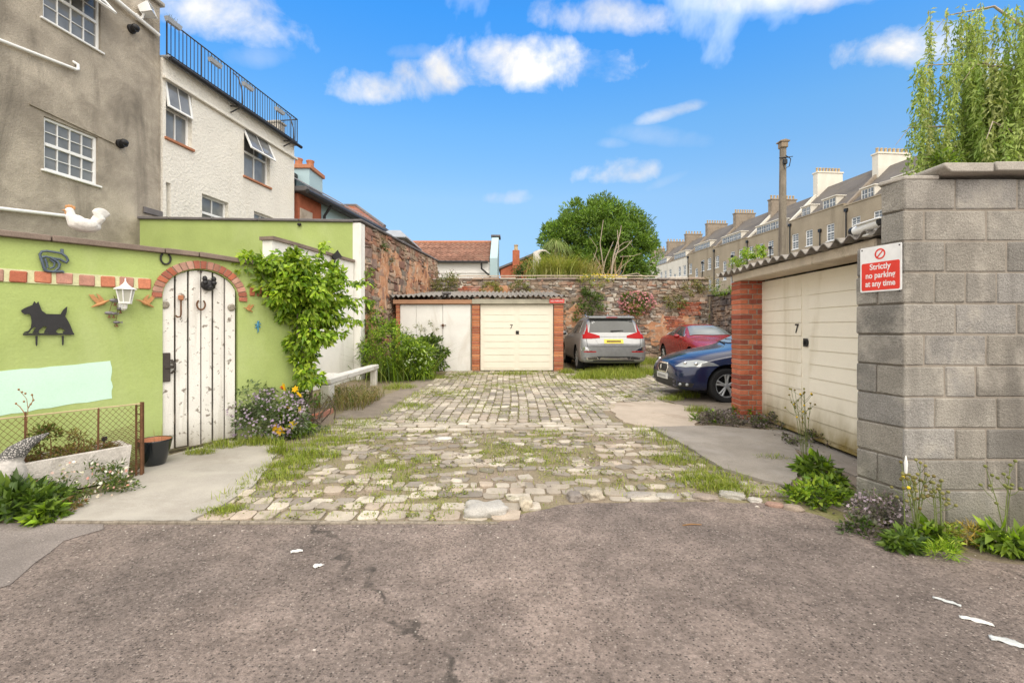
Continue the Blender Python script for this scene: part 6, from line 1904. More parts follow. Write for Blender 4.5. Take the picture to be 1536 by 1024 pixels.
# ---------------------------------------------------------------- climber over the corner of the green wall
o = thing('climbing_plant', 'bright green leafy climber spilling over the end of the green wall', 'climber', (-2.80, 6.42, gz(6.4)))
oo = Vector((-2.80, 6.42, gz(6.4)))
blobs = [((392, 400, 6.0), (.22, .2, .10), 9), ((440, 400, 6.2), (.26, .24, .18), 14), ((430, 430, 6.15), (.40, .24, .24), 24), ((465, 440, 6.3), (.34, .3, .28), 22), ((452, 465, 6.25), (.24, .22, .2), 16), ((490, 468, 6.5), (.22, .2, .14), 9), ((472, 500, 6.4), (.24, .22, .12), 10), ((455, 515, 6.3), (.15, .15, .16), 7), ((456, 545, 6.3), (.10, .12, .16), 6), ((462, 565, 6.25), (.12, .1, .10), 4), ((500, 420, 6.5), (.2, .15, .12), 6), ((422, 445, 6.05), (.16, .12, .12), 8)]
P_, O_, T_ = [], [], []
for (px, py, d), r, k in blobs:
    p, q, t_ = clumps(int(k * 1.35), 46, P(px, py, d) - oo, tuple(x * 1.08 for x in r), .105, .3); P_.append(p); O_.append(q); T_.append(t_)
# loose sprays reaching out
sp_m = MB()
for (a, b) in (((500, 430, 6.4), (545, 425, 6.6)), ((476, 400, 6.3), (487, 362, 6.4)), ((505, 455, 6.5), (560, 452, 6.8)), ((500, 480, 6.5), (545, 486, 6.7)), ((420, 395, 6.1), (447, 372, 6.2)), ((485, 510, 6.4), (520, 500, 6.6)), ((400, 396, 6.0), (362, 384, 5.75)), ((510, 440, 6.5), (532, 462, 6.7)), ((480, 405, 6.4), (505, 395, 6.6))):
    A_, B_ = P(*a) - oo, P(*b) - oo
    mid = (A_ + B_) / 2 + Vector((0, 0, .06)); pts = [A_, mid, B_]
    sp_m.tube(pts, [.007, .005, .002], 5)
    n = 60; t_ = NP.random(n)[:, None]
    q = np.array(A_) * (1 - t_) ** 2 + 2 * np.array(mid) * t_ * (1 - t_) + np.array(B_) * t_ ** 2
    P_.append(q + NP.normal(0, .025, (n, 3))); O_.append(NP.normal(0, .6, (n, 3)) + np.array(B_ - A_)); T_.append(np.full(n, 1.1))
pos, out, tone = np.concatenate(P_), np.concatenate(O_), np.concatenate(T_)
n = len(pos); ax = out + NP.normal(0, .5, (n, 3)); ax[:, 2] -= .75
nr = NP.normal(0, .45, (n, 3)) + np.array([.15, -.5, .8])
leaves('foliage', M_leaf, o, pos, ax, nr, NP.uniform(.055, .115, n), NP.uniform(.032, .058, n), np.clip(palette(n, BRIGHT, .16) * tone[:, None], 0, 1))
sp_m.build('sprays', M_stem, o, 60)
sp_m = MB(); join = P(466, 598, 6.38) - oo
for px, py, d, px2, py2 in ((466, 598, 6.38, 446, 470), (466, 598, 6.38, 458, 480)):
    a, b = P(px, py, d) - oo, P(px2, py2, 6.2) - oo
    sp_m.tube([a, a.lerp(b, .3) + Vector((.05, 0, 0)), a.lerp(b, .65) + Vector((-.06, 0, 0)), b], [.022, .019, .015, .01], 8)
sp_m.build('trunk', M_bark, o, 60)

# ---------------------------------------------------------------- flower bed by the gate
def gp(px, py): return G(px, py)
q = gp(398, 662)
o = thing('flowering_bush', 'bushy grey-green plant covered in small mauve flowers beside the gate', 'plant', q)
foliage('foliage', o, (-.05, .15, .27), (.50, .30, .30), 52, 46, .085, .06, .022, [(.12, .17, .08), (.16, .20, .11), (.09, .14, .05), (.20, .24, .13)], droop=-.1)
foliage('foliage', o, (-.24, .15, .50), (.2, .18, .26), 14, 36, .08, .06, .022, [(.12, .17, .08), (.16, .20, .11), (.09, .14, .05)])
p_, d_ = in_ell(900, (-.05, .13, .30), (.54, .34, .34), .8); p_ = p_[(d_[:, 1] < .4)]
blossoms('flowers', o, p_, .017, [(.36, .27, .42), (.44, .36, .48), (.30, .21, .36), (.50, .44, .50)])
q = gp(424, 650)
o = bush('rose_shrub', 'low dark green shrub with one red flower behind the mauve plant', 'shrub', q, (.0, .1, .36), (.36, .16, .32), 34, 36, .09, .06, .034, DARKG + GREENS[:2], droop=0)
blossoms('red_flower', o, [(.04, -.10, .60), (.06, -.11, .605), (.05, -.1, .62)], .045, [(.75, .09, .03)])
q = gp(440, 655)
o = thing('poppy_plant', 'clump of yellow poppies by the foot of the climber', 'flower', q)
foliage('foliage', o, (0, 0, .22), (.26, .2, .22), 22, 26, .06, .07, .03, BRIGHT[:3] + GREENS, droop=0)
tips = [Vector((x, y, z)) for x, y, z in ((-.06, -.1, .66), (.05, -.05, .62), (.12, -.12, .56), (-.02, -.14, .40), (.14, -.1, .36), (-.12, -.22, .16), (.02, -.25, .14), (-.05, -.24, .13), (.09, -.2, .2))]
stems('stalks', o, [(t_.x * .3, t_.y * .3, 0) for t_ in tips], tips, .004, M_stem)
for t_ in tips: blossoms('flower', o, [tuple(t_)], .06, [(.85, .52, .01), (.80, .60, .02)], petals=6)
q = gp(520, 612)
o = thing('dry_brush', 'tangle of dry brown stems and weeds under the white bench', 'weed', q)
n = 700; pos = np.stack([NP.uniform(-.5, .35, n), NP.uniform(-.3, 1.2, n), np.zeros(n)], 1)
blades('stems', M_grass, o, pos, NP.uniform(.15, .5, n), .010, NP.uniform(.3, 1.6, n), palette(n, DRY + OLIVE[:2] + GREENS[:1], .2))
foliage('foliage', o, (-.05, .5, .14), (.5, .7, .14), 26, 26, .09, .05, .02, OLIVE + GREENS[:2] + DRY[:1], droop=0)
q = gp(474, 634)
o = thing('bare_twigs', 'bare brown woody twigs leaning below the bench end', 'twigs', q)
tp_ = [(R.uniform(-.35, .25), R.uniform(-.2, .4), R.uniform(.15, .5)) for _ in range(14)]
stems('twigs', o, [(R.uniform(-.25, .2), R.uniform(-.1, .3), 0) for _ in tp_], tp_, .010, M_bark, .25)
q = gp(455, 652)
bush('catmint_plant', 'low blue-green spreading herb at the edge of the cobbles', 'plant', q, (0, .05, .06), (.30, .14, .08), 18, 30, .06, .04, .012, [(.10, .15, .09), (.07, .12, .06), (.13, .18, .10)], droop=-.2)
# brick edging of the bed, lying loose
for i, (a, b) in enumerate((((425, 640), (452, 634)), ((453, 634), (478, 626)), ((480, 626), (497, 618)))):
    A_, B_ = gp(*a), gp(*b); mid = (A_ + B_) / 2; m = MB(); Lb = (B_ - A_).length
    m.cbox(-Lb / 2, Lb / 2 - .02, -.05, .05, -.03, .075, .01, R.choice(pal_b2), .006)
    ob = m.build('edging_brick', M_brick); ob.location = mid; ob.rotation_euler = (0, R.uniform(-.05, .05), math.atan2(B_.y - A_.y, B_.x - A_.x))
    tag(ob, ['worn edging brick of the flower bed nearest the gate', 'middle worn edging brick of the flower bed', 'worn edging brick by the bench leg'][i], 'brick', 'edging bricks')

# ---------------------------------------------------------------- overgrown corner by the shed
q = gp(600, 572)
o = thing('overgrown_shrub', 'tall wild green shrub with arching stems against the white shed door', 'shrub', q)
foliage('foliage', o, (-.35, .5, .75), (.72, .6, .70), 95, 46, .17, .11, .028, BRIGHT + GREENS[:3], droop=.5)
foliage('foliage', o, (.25, .5, .48), (.55, .5, .50), 60, 40, .16, .12, .034, BRIGHT + GREENS[:3], droop=.5)
n = 420; pos = np.stack([NP.normal(-.15, .38, n), NP.normal(.35, .35, n), np.zeros(n)], 1)
blades('arching_stems', M_grass, o, pos, NP.uniform(.5, 1.4, n), .024, NP.uniform(.5, 1.5, n), palette(n, GREENS + BRIGHT[:3] + OLIVE[:1], .2), 5)
p_, d_ = in_ell(60, (.25, .3, .55), (.6, .4, .4), .8); blossoms('pale_leaves', o, p_, .05, [(.45, .55, .30), (.55, .62, .42)], petals=2)
q = gp(645, 565)
o = thing('leafy_shrub', 'dark broad-leaved weed shrub in front of the shed door leaves', 'shrub', q)
foliage('foliage', o, (-.05, .5, .55), (.38, .3, .6), 46, 36, .15, .12, .055, DARKG + GREENS, droop=.35)
tps = [(R.uniform(-.5, .25), R.uniform(.3, .6), R.uniform(1.15, 1.5)) for _ in range(9)]
stems('stalks', o, [(t_[0] * .5, .5, .3) for t_ in tps], tps, .008, M_stem)
foliage('seed_heads', o, (-.2, .45, 1.35), (.4, .2, .12), 9, 16, .06, .06, .02, OLIVE + GREENS[:1])
q = P(556, 470, 12.4)
o = thing('wall_creeper', 'green creeper climbing the rubble wall beside the white pier', 'climber', (q.x, 12.1, gz(12)))
for dz, rx, k in ((1.35, .28, 12), (1.75, .22, 9), (2.15, .15, 6), (2.6, .12, 4)): foliage('foliage', o, (R.uniform(-.08, .12), .25, dz), (rx, .3, .3), k, 36, .12, .07, .04, BRIGHT[:3] + GREENS, droop=.4)

# ---------------------------------------------------------------- plants growing out of walls
def wall_plant(label, px, py, d, r, k, per, cr, L, W, pal, flowers=None, name='wall_plant', fr=.03, nfl=60, droop=.5, dz=0):
    o = thing(name, label, 'wall plant', P(px, py, d), 0, 'plants growing on the stone walls')
    foliage('foliage', o, (0, -.06, 0), r, k, per, cr, L, W, pal, droop=droop)
    if flowers:
        p_, dd_ = in_ell(nfl, (0, -.1, .05), (r[0] * 1.05, r[1], r[2] * 1.05), .75); p_ = p_[dd_[:, 1] < .3]
        blossoms('flowers', o, p_, fr, flowers)
    return o
wall_plant('pink valerian in flower high on the stone wall above the red car', 955, 455, 18.35, (.75, .3, .42), 34, 26, .16, .12, .05, GREENS + OLIVE[:1], [(.62, .26, .30), (.68, .36, .38), (.52, .2, .26)], fr=.045, nfl=340)
wall_plant('green bush growing out of the wall above the silver car', 885, 452, 18.35, (.55, .28, .50), 30, 30, .17, .10, .05, GREENS + DARKG[:2])
wall_plant('yellowish weeds on top of the stone wall behind the silver car', 893, 420, 18.5, (.8, .3, .22), 26, 24, .14, .12, .03, OLIVE + GRASSY, [(.70, .55, .08)], fr=.04, nfl=40)
wall_plant('small olive tuft on the wall right of the pink flowers', 1012, 452, 18.35, (.55, .25, .25), 18, 26, .13, .10, .04, OLIVE + GREENS[:2])
wall_plant('trailing greenery at the right end of the stone wall', 1040, 432, 18.3, (.45, .25, .28), 16, 26, .12, .10, .035, OLIVE + DRY[:1] + GREENS[:2])
wall_plant('yellow-green plant on the wall above the rear garage roof', 738, 434, 18.4, (.35, .2, .28), 14, 26, .12, .10, .035, [(.32, .34, .05), (.24, .28, .05)] + OLIVE[:2], droop=.2)
wall_plant('grey-green weed on the wall between the garage roofs and the tree', 778, 432, 18.4, (.45, .2, .3), 14, 26, .12, .09, .035, GREENS[:2] + OLIVE)
wall_plant('straggly wild shrub with seed heads in the corner of two walls', 672, 424, 18.0, (.55, .4, .5), 30, 26, .17, .12, .03, OLIVE + DARKG[:2], [(.30, .20, .26), (.34, .26, .30)], nfl=90, fr=.03, droop=-.1)
wall_plant('tuft of dry grass at the right end of the stone wall below the terrace', 1062, 428, 18.2, (.35, .2, .3), 9, 26, .12, .14, .012, DRY + OLIVE, droop=-.2)
wall_plant('green tuft on the face of the rubble wall', 580, 395, 14.0, (.18, .3, .35), 9, 24, .12, .10, .02, OLIVE + DARKG[:2])
wall_plant('dark leaf tuft under the coping of the rubble wall', 572, 366, 13.4, (.12, .2, .22), 5, 20, .09, .10, .03, DARKG + GREENS[:2])
wall_plant('weeds sprouting on top of the side wall near the terrace', 1080, 432, 16.2, (.4, .3, .22), 12, 26, .11, .09, .03, GREENS + BRIGHT[:1])
wall_plant('low pale weed on the stone wall beside the garage brick pier', 868, 470, 18.35, (.25, .15, .3), 8, 24, .11, .08, .04, GREENS[:3])

# ---------------------------------------------------------------- garden beyond the wall
D = 27.0
def tree_trunks(parent, specs, mat, name='trunk'):
    m = MB()
    for pts, rs in specs: m.tube(pts, rs, 8)
    return m.build(name, mat, parent, 60)
q = P(900, 470, D); base = Vector((q.x, D, 2.9))
o = thing('garden_tree', 'big round dense green tree rising behind the stone wall', 'tree', base)
lc = lambda px, py, d=D: tuple(P(px, py, d) - base)
specs = [([lc(905, 425), lc(912, 380), lc(918, 345)], [.16, .12, .06]), ([lc(900, 425), lc(880, 370), lc(868, 335)], [.16, .11, .05]), ([lc(908, 425), lc(930, 375), lc(950, 350)], [.13, .10, .04]), ([lc(895, 425), lc(855, 380), lc(840, 360)], [.13, .09, .04])]
tree_trunks(o, specs, M_bark)
pos_, out_, tone_ = [], [], []
for (px, py, d, rx, rz, k) in ((890, 340, D, 2.1, 1.5, 90), (850, 365, D - .4, 1.4, 1.5, 55), (940, 365, D - .2, 1.5, 1.7, 70), (905, 318, D, 1.2, .75, 30), (868, 322, D + .5, 1.1, .8, 28), (935, 335, D + .3, 1.2, 1.0, 35), (962, 395, D - .6, 1.0, 1.3, 36), (900, 385, D + .8, 2.6, 1.6, 60), (842, 395, D, 1.0, 1.0, 26), (830, 360, D, .7, .8, 16), (968, 355, D, .6, .8, 14), (880, 400, D - 1.2, 1.3, .9, 30), (850, 405, D - 1, .9, .7, 20), (935, 402, D - 1.2, 1.1, .9, 26), (905, 372, D - 1.3, 1.2, 1.0, 26)):
    p, q_, t_ = clumps(k, 78, lc(px, py, d), (rx, rx * .9, rz), .42, .62); pos_.append(p); out_.append(q_); tone_.append(t_)
pos, out, tone = map(np.concatenate, (pos_, out_, tone_)); n = len(pos)
ax = out * .8 + NP.normal(0, .5, (n, 3)) + np.array([0, 0, .45])
leaves('crown', M_leaf, o, pos, ax, NP.normal(0, .6, (n, 3)) + np.array([0, -.4, .7]), NP.uniform(.13, .26, n), NP.uniform(.05, .10, n), np.clip(palette(n, [(.125, .22, .035), (.165, .27, .045), (.085, .16, .025), (.21, .31, .06)], .16) * tone[:, None], 0, 1))
# bare pale branches standing in front of the tree
D2 = 23.5
base2 = Vector((P(912, 430, D2).x, D2, 2.9))
lc2 = lambda px, py, d=D2: tuple(P(px, py, d) - base2)
o = thing('bare_branches', 'pale bare branches of a dead shrub in front of the big tree', 'dead shrub', base2)
m = MB()
for pts, r0 in (([(916, 420), (920, 385), (930, 350), (932, 338)], .055), ([(918, 400), (928, 372), (926, 345)], .04), ([(922, 382), (940, 370), (948, 360)], .03), ([(921, 375), (936, 364), (944, 362), (950, 372)], .02), ([(902, 420), (908, 390), (920, 362)], .03), ([(880, 420), (900, 398), (890, 380)], .022), ([(915, 418), (935, 398), (948, 388)], .022), ([(925, 415), (955, 410), (975, 418)], .03), ([(905, 400), (900, 365), (905, 330)], .03), ([(890, 390), (896, 372), (884, 355)], .018), ([(930, 385), (950, 384), (962, 380)], .018)):
    m.tube([lc2(*p) for p in pts], [r0 * (1 - .25 * i) for i in range(len(pts))], 6)
m.build('branches', M_palebark, o, 60)
m = MB()
for k in range(46):
    a = R.uniform(870, 925); b_ = (a + R.uniform(-22, 22), R.uniform(382, 408))
    m.tube([lc2(a, 422), lc2((a + b_[0]) / 2 + R.uniform(-4, 4), 408), lc2(*b_)], [.02, .014, .006], 5)
m.build('dry_twigs', surf('dry_twig', (.40, .28, .17), .3, 10, .9, .1), o, 60)
o = thing('yellow_flowers', 'strip of yellow flowers along the top of the stone wall', 'flower', P(905, 417, 20))
foliage('foliage', o, (0, 0, -.05), (.9, .3, .14), 20, 18, .1, .08, .03, GREENS + OLIVE[:1])
p_, d_ = in_ell(240, (0, -.1, 0), (1.0, .3, .16), .4); blossoms('flowers', o, p_, .05, [(.78, .60, .03), (.70, .55, .05)])
def tuft(label, px, py, d, n, H, W, bend, pal, name='ornamental_grass', spread=.3, cat='grass clump'):
    o = thing(name, label, cat, P(px, py, d))
    pos = np.stack([NP.normal(0, spread, n), NP.normal(0, spread, n), np.zeros(n)], 1)
    blades('blades', M_grass, o, pos, H * NP.uniform(.6, 1.2, n), W, bend * NP.uniform(.4, 1.5, n), palette(n, pal, .15), 4)
    return o
tuft('mop of pale yellow-green ornamental grass behind the wall', 834, 424, 21.5, 1500, 1.45, .03, .8, [(.36, .36, .10), (.28, .32, .07), (.42, .38, .16), (.18, .25, .05)], spread=.5)
tuft('second mop of straw coloured grass beside the dead shrub', 866, 424, 22, 900, 1.15, .03, .9, [(.36, .34, .12), (.28, .28, .07), (.42, .36, .18)], spread=.4)
# cordyline palms
for lb, px, py, d, n, H in (('drooping cordyline palm with long narrow leaves left of the tree', 834, 372, 25.5, 420, 1.5), ('second drooping palm closer to the brick gable', 812, 385, 26, 260, 1.1)):
    q = P(px, py, d); o = thing('cordyline_palm', lb, 'palm tree', (q.x, q.y, 2.9), 0, 'cordyline palms')
    h = q.z - 2.9
    m = MB(); m.tube([(0, 0, 0), (.05, 0, h * .5), (0, 0, h)], [.14, .11, .10], 8); m.build('trunk', M_bark, o, 60)
    a = NP.random(n) * 6.28; pos = np.stack([.05 * np.cos(a), .05 * np.sin(a), np.full(n, h)], 1)
    dirs = np.stack([np.cos(a), np.sin(a)], 1)
    blades('fronds', M_grass, o, pos, H * NP.uniform(.35, .9, n), .06, NP.uniform(.5, 1.2, n), palette(n, [(.22, .31, .09), (.30, .38, .12), (.36, .40, .16)], .15), 6, dirs, 1.5)
bush('laurel_bush', 'dark bushy evergreen at the left foot of the garden tree', 'shrub', P(818, 425, 24), (0, 0, .75), (.9, .7, .9), 40, 40, .25, .16, .07, DARKG + GREENS[:1])
bush('garden_shrub', 'bushy green shrub between the brick gable and the palms', 'shrub', P(790, 425, 24.5), (.0, 0, .55), (.6, .5, .7), 26, 40, .2, .14, .06, DARKG + GREENS[:2])
q = P(805, 416, 22)
o = thing('garden_statue', 'white heron shaped ornament standing beyond the wall', 'statue', q)
m = MB(); k = 22 / F
m.tube([(-.0 * k, 0, -.2), (-2 * k, 0, 14 * k), (1 * k, 0, 28 * k), (-1 * k, 0, 36 * k), (6 * k, 0, 40 * k)], [.14, .17, .20, .15, .07], 10)
m.tube([(6 * k, 0, 40 * k), (13 * k, 0, 40 * k), (20 * k, 0, 35 * k)], [.06, .035, .01], 8); m.build('body', M_trough, o, 60)

# ---------------------------------------------------------------- weeping willow behind the block wall
base = Vector((10.45, 9.2, .1))
o = thing('weeping_willow', 'weeping tree with long hanging green strands above the block wall', 'tree', base)
m = MB()
m.tube([(0, 0, 0), (-.1, 0, 2.5), (.1, .1, 5), (.4, 0, 7.5)], [.26, .22, .18, .10], 10)
limbs = []
for k in range(22):
    a = R.uniform(2.2, 4.6) if k < 16 else R.uniform(0, 6.28); z = R.uniform(4.2, 8.0); ln = R.uniform(.8, 2.35)
    s = Vector((.1, .05, z - .6)); e = Vector((ln * math.cos(a), ln * math.sin(a), z + .35)); md = (s + e) / 2 + Vector((0, 0, .45))
    m.tube([s, md, e, e + Vector((.25 * math.cos(a), .25 * math.sin(a), -.35))], [.04, .022, .010, .004], 6); limbs.append((s, md, e))
m.build('trunk', M_palebark, o, 60)
P_, A_, C_ = [], [], []
thin = MB()
ns = 0
for k in range(640):
    s, md, e = R.choice(limbs); t_ = R.uniform(.25, 1.05)
    st_ = s * (1 - t_) ** 2 + md * 2 * t_ * (1 - t_) + e * t_ ** 2
    st_ = st_ + Vector((R.gauss(0, .22), R.gauss(0, .22), R.gauss(0, .1)))
    ln = R.uniform(1.4, 3.9); ln = min(ln, st_.z - 1.9)
    if ln < .4: continue
    n = int(ln * 66); t_ = np.linspace(0, 1, n)
    sw = Vector((R.gauss(0, .12), R.gauss(0, .12), 0))
    c = np.stack([st_.x + sw.x * t_ ** 1.5, st_.y + sw.y * t_ ** 1.5, st_.z - ln * t_], 1)
    P_.append(c + NP.normal(0, .028, (n, 3))); ax = NP.normal(0, .55, (n, 3)); ax[:, 2] -= .9; A_.append(ax)
    C_.append(np.clip(palette(n, R.choice([[(.36, .46, .12), (.43, .52, .16)], [(.25, .37, .08), (.33, .44, .11)], [(.50, .53, .22), (.40, .46, .15)]]), .15), 0, 1))
    if k % 2 == 0: thin.tube([tuple(c[0]), tuple(c[n // 2]), tuple(c[-1])], [.005, .004, .002], 4)
pos, ax, col = map(np.concatenate, (P_, A_, C_)); n = len(pos)
leaves('hanging_foliage', M_leaf, o, pos, ax, NP.normal(0, .7, (n, 3)) + np.array([0, -.5, .4]), NP.uniform(.08, .15, n), NP.uniform(.024, .042, n), col)
thin.build('strands', M_stem, o, 60)
wall_plant('green weeds growing on the shoulder of the block wall', 1408, 248, 3.75, (.12, .10, .05), 12, 26, .05, .05, .016, GREENS + BRIGHT[:1] + OLIVE[:1], droop=-.1)

# ---------------------------------------------------------------- ferns on the garage roof
def fern(label, px, py, d, n, H, pal):
    o = thing('roof_fern', label, 'fern', P(px, py, d), 0, 'ferns on the garage roof')
    foliage('foliage', o, (0, 0, H * .35), (H * 1.1, H * .9, H * .45), n, 30, H * .3, H * .28, H * .09, pal, droop=.2)
    return o
fern('bright green moss and fern on the corrugated roof edge', 1132, 384, 7.0, 22, .17, BRIGHT)
fern('bright green fern hanging by the brick pier top', 1104, 398, 7.05, 16, .13, BRIGHT)

# ---------------------------------------------------------------- weeds along the right hand wall
GREY_P = [(.17, .13, .14), (.22, .17, .19), (.12, .11, .10), (.10, .13, .05)]
def ground_weed(label, px, py, r, k, per, cr, L, W, pal, name='weed_patch', dz=.5, droop=-.2, flowers=None, nfl=50, fr=.012, grp='weeds along the garage and block wall'):
    o = thing(name, label, 'weed', gp(px, py), 0, grp)
    foliage('foliage', o, (0, 0, r[2] * dz), r, k, per, cr, L, W, pal, droop=droop)
    if flowers:
        p_, d_ = in_ell(nfl, (0, 0, r[2] * dz + .02), (r[0], r[1], r[2]), .7); blossoms('flowers', o, p_[d_[:, 2] > -.2], fr, flowers)
    return o
ground_weed('creeping purple-grey plant at the foot of the brick pier', 1085, 636, (.34, .22, .13), 40, 40, .07, .035, .02, GREY_P, flowers=[(.34, .28, .34)])
ground_weed('purple-grey ground cover along the left half of the cream garage door', 1165, 641, (.40, .24, .12), 46, 40, .07, .035, .02, GREY_P + GREENS[:1], flowers=[(.34, .28, .34)])
ground_weed('purple-grey ground cover in front of the middle of the cream door', 1222, 668, (.34, .26, .09), 36, 40, .06, .032, .018, GREY_P + GREENS[:1] + OLIVE[:1])
ground_weed('bright leafy weed between the brick pier and the door', 1118, 628, (.28, .12, .12), 18, 26, .07, .06, .03, BRIGHT[:3] + GREENS)
ground_weed('bright green tuft at the corner of the pale concrete', 1058, 632, (.22, .14, .10), 14, 24, .06, .07, .02, BRIGHT + GREENS)
ground_weed('broad patch of bright green weeds beside the block wall end', 1228, 752, (.25, .21, .09), 30, 28, .07, .06, .028, BRIGHT + GREENS)
ground_weed('lime green seedlings at the edge of the tarmac', 1206, 758, (.10, .08, .10), 10, 22, .05, .05, .02, BRIGHT)
ground_weed('bushy mauve-grey plant at the corner of the block wall', 1316, 788, (.22, .16, .15), 34, 36, .06, .028, .014, GREY_P, flowers=[(.36, .29, .36), (.44, .36, .42)], nfl=160)
ground_weed('dark trailing leaves under the mauve-grey plant', 1300, 800, (.16, .10, .08), 14, 26, .05, .04, .02, DARKG + GREY_P[:2])
ground_weed('yellow-green low weed in front of the block wall', 1420, 815, (.13, .08, .09), 16, 26, .045, .045, .018, BRIGHT + OLIVE)
ground_weed('withered yellow plant against the block wall', 1452, 812, (.09, .07, .07), 12, 26, .04, .05, .008, [(.50, .38, .06), (.42, .30, .07), (.36, .30, .10)])
ground_weed('feathery light green weed on the verge', 1415, 836, (.10, .06, .06), 12, 26, .04, .05, .006, BRIGHT)
rosette('dark green dock with broad leaves below the yellow flower stalks', gp(1222, 712), 34, .22, .055, GREENS + BRIGHT[:1], 1.1, 'dock plants')
rosette('broad green dock at the foot of the block wall corner', gp(1352, 824), 30, .145, .036, GREENS + DARKG[:1], 1.2, 'dock plants')
rosette('small dock beside the withered yellow plant', gp(1388, 812), 24, .16, .04, BRIGHT[:3] + GREENS, 1.0, 'dock plants')
rosette('large dock at the right edge of the picture', gp(1512, 822), 36, .19, .04, GREENS + BRIGHT[:2], 1.0, 'dock plants')
rosette('lush dock beside the cream door threshold', gp(1250, 735), 26, .15, .045, GREENS + BRIGHT[:2], 1.2, 'dock plants')
def hawk(label, px, py, n, H, sp, heads=True, hcol=[(.80, .58, .02)], mat=None):
    o = thing('flower_stalks', label, 'weed', gp(px, py), 0, 'tall thin flowering weeds')
    stalks(o, n, H, sp, .0035, mat or M_stem, 'flower_head' if heads else None, .012, hcol, 4)
    return o
hawk('tall yellow flowered weed in front of the cream garage door', 1208, 688, 6, .78, .16, hcol=[(.80, .58, .02), (.30, .28, .06), (.25, .20, .06)])
hawk('thin budding stalks in front of the block wall corner', 1375, 812, 8, .50, .15, hcol=[(.28, .26, .08), (.20, .16, .05), (.24, .22, .07)])
hawk('tall green stalk near the right edge of the block wall', 1506, 818, 3, .50, .12, hcol=[(.20, .22, .06)])
hawk('single yellow bloom at the corner of the block wall', 1356, 815, 1, .52, .02, hcol=[(.85, .65, .03), (.2, .2, .05), (.25, .22, .06)])
hawk('sparse wiry stalks at the kerb by the weeds', 1410, 818, 4, .42, .08, hcol=[(.25, .24, .08)])

# ---------------------------------------------------------------- left foreground bed
q = gp(132, 740)
o = thing('daisy_bush', 'spreading bush of small white and pink daisies by the wire fence', 'flower', q)
foliage('foliage', o, (.0, .0, .10), (.42, .26, .15), 44, 36, .07, .04, .012, DARKG + GREENS + OLIVE[:1] + [(.22, .12, .07)], droop=-.2)
foliage('foliage', o, (-.28, -.14, .06), (.24, .16, .10), 18, 36, .06, .04, .012, DARKG + GREENS, droop=-.2)
p_, d_ = in_ell(240, (0, -.02, .13), (.44, .28, .17), .8); blossoms('daisies', o, p_[d_[:, 1] < .3], .013, [(.80, .76, .72), (.78, .62, .60), (.62, .30, .26), (.82, .80, .76)], petals=7)
p_, d_ = in_ell(80, (-.28, -.16, .09), (.26, .18, .11), .8); blossoms('daisies', o, p_[d_[:, 1] < .3], .013, [(.80, .76, .72), (.78, .62, .60), (.82, .80, .76)], petals=7)
rosette('large clump of broad green leaves at the left edge', gp(28, 772), 60, .28, .055, GREENS + DARKG[:2] + [(.13, .2, .08)], 1.2, 'leafy clumps', 'leafy_clump', 'plant')
rosette('lower clump of green leaves beside the road edge', gp(72, 780), 40, .17, .045, GREENS + BRIGHT[:2], 1.4, 'leafy clumps', 'leafy_clump', 'plant')
ground_weed('sprawling green weed between leaf clump and daisies', 60, 768, (.26, .14, .12), 26, 26, .07, .05, .026, GREENS + DARKG[:2], grp='leafy clumps')
ground_weed('reddish seedlings at the edge of the concrete path', 105, 768, (.14, .08, .06), 10, 22, .04, .035, .016, [(.35, .16, .09), (.20, .14, .05), (.14, .18, .04)], grp='leafy clumps')

# ---------------------------------------------------------------- grass
def joint_grass():
    pos, H, C = [], [], []
    tries = NP.uniform(0, 1, (34000, 2))
    xs = -4.3 + tries[:, 0] * 8.4; ys = 3.5 + tries[:, 1] ** 1.15 * 10.4
    for x, y in zip(xs, ys):
        if not inside_yard(x, y): continue
        px = CX + F * x / y; py = HY + F * (CAMZ - gz(y)) / y
        s = bare(x, y) + .5 * math.sin(3.1 * x + 1.3 * y) + .4 * math.sin(5.3 * y - 2 * x)
        edge = max(0, 1 - abs(px - (400 + (690 - py) * 1.9)) / 120) if py > 590 else 0
        edge = max(edge, max(0, 1 - abs(px - (978 + (py - 643) * 1.4)) / 70) if py > 640 else 0)
        p = .20 + .6 * max(0, s - .2) + 1.0 * edge
        if y > 9.5: p += .2 + .12 * (y - 9.5)
        if R.random() < p:
            h = .018 + .05 * R.random() * (1 if s > .5 or edge > .4 else .55) + (.03 if edge > .6 else 0)
            k = 3 if (s > .6 or edge > .5) else 2
            for _ in range(k):
                pos.append((x + R.gauss(0, .03), y + R.gauss(0, .03), gz(y))); H.append(h * R.uniform(.7, 1.4)); C.append(0)
    return pos, H
pos, H = joint_grass()
def patch(px, py, rx, ry, n, h):
    c = gp(px, py)
    for _ in range(n):
        a = R.uniform(0, 6.28); q = math.sqrt(R.random())
        x, y = c.x + rx * q * math.cos(a), c.y + ry * q * math.sin(a)
        pos.append((x, y, gz(y))); H.append(h * R.uniform(.5, 1.35) * (1.15 - .5 * q))
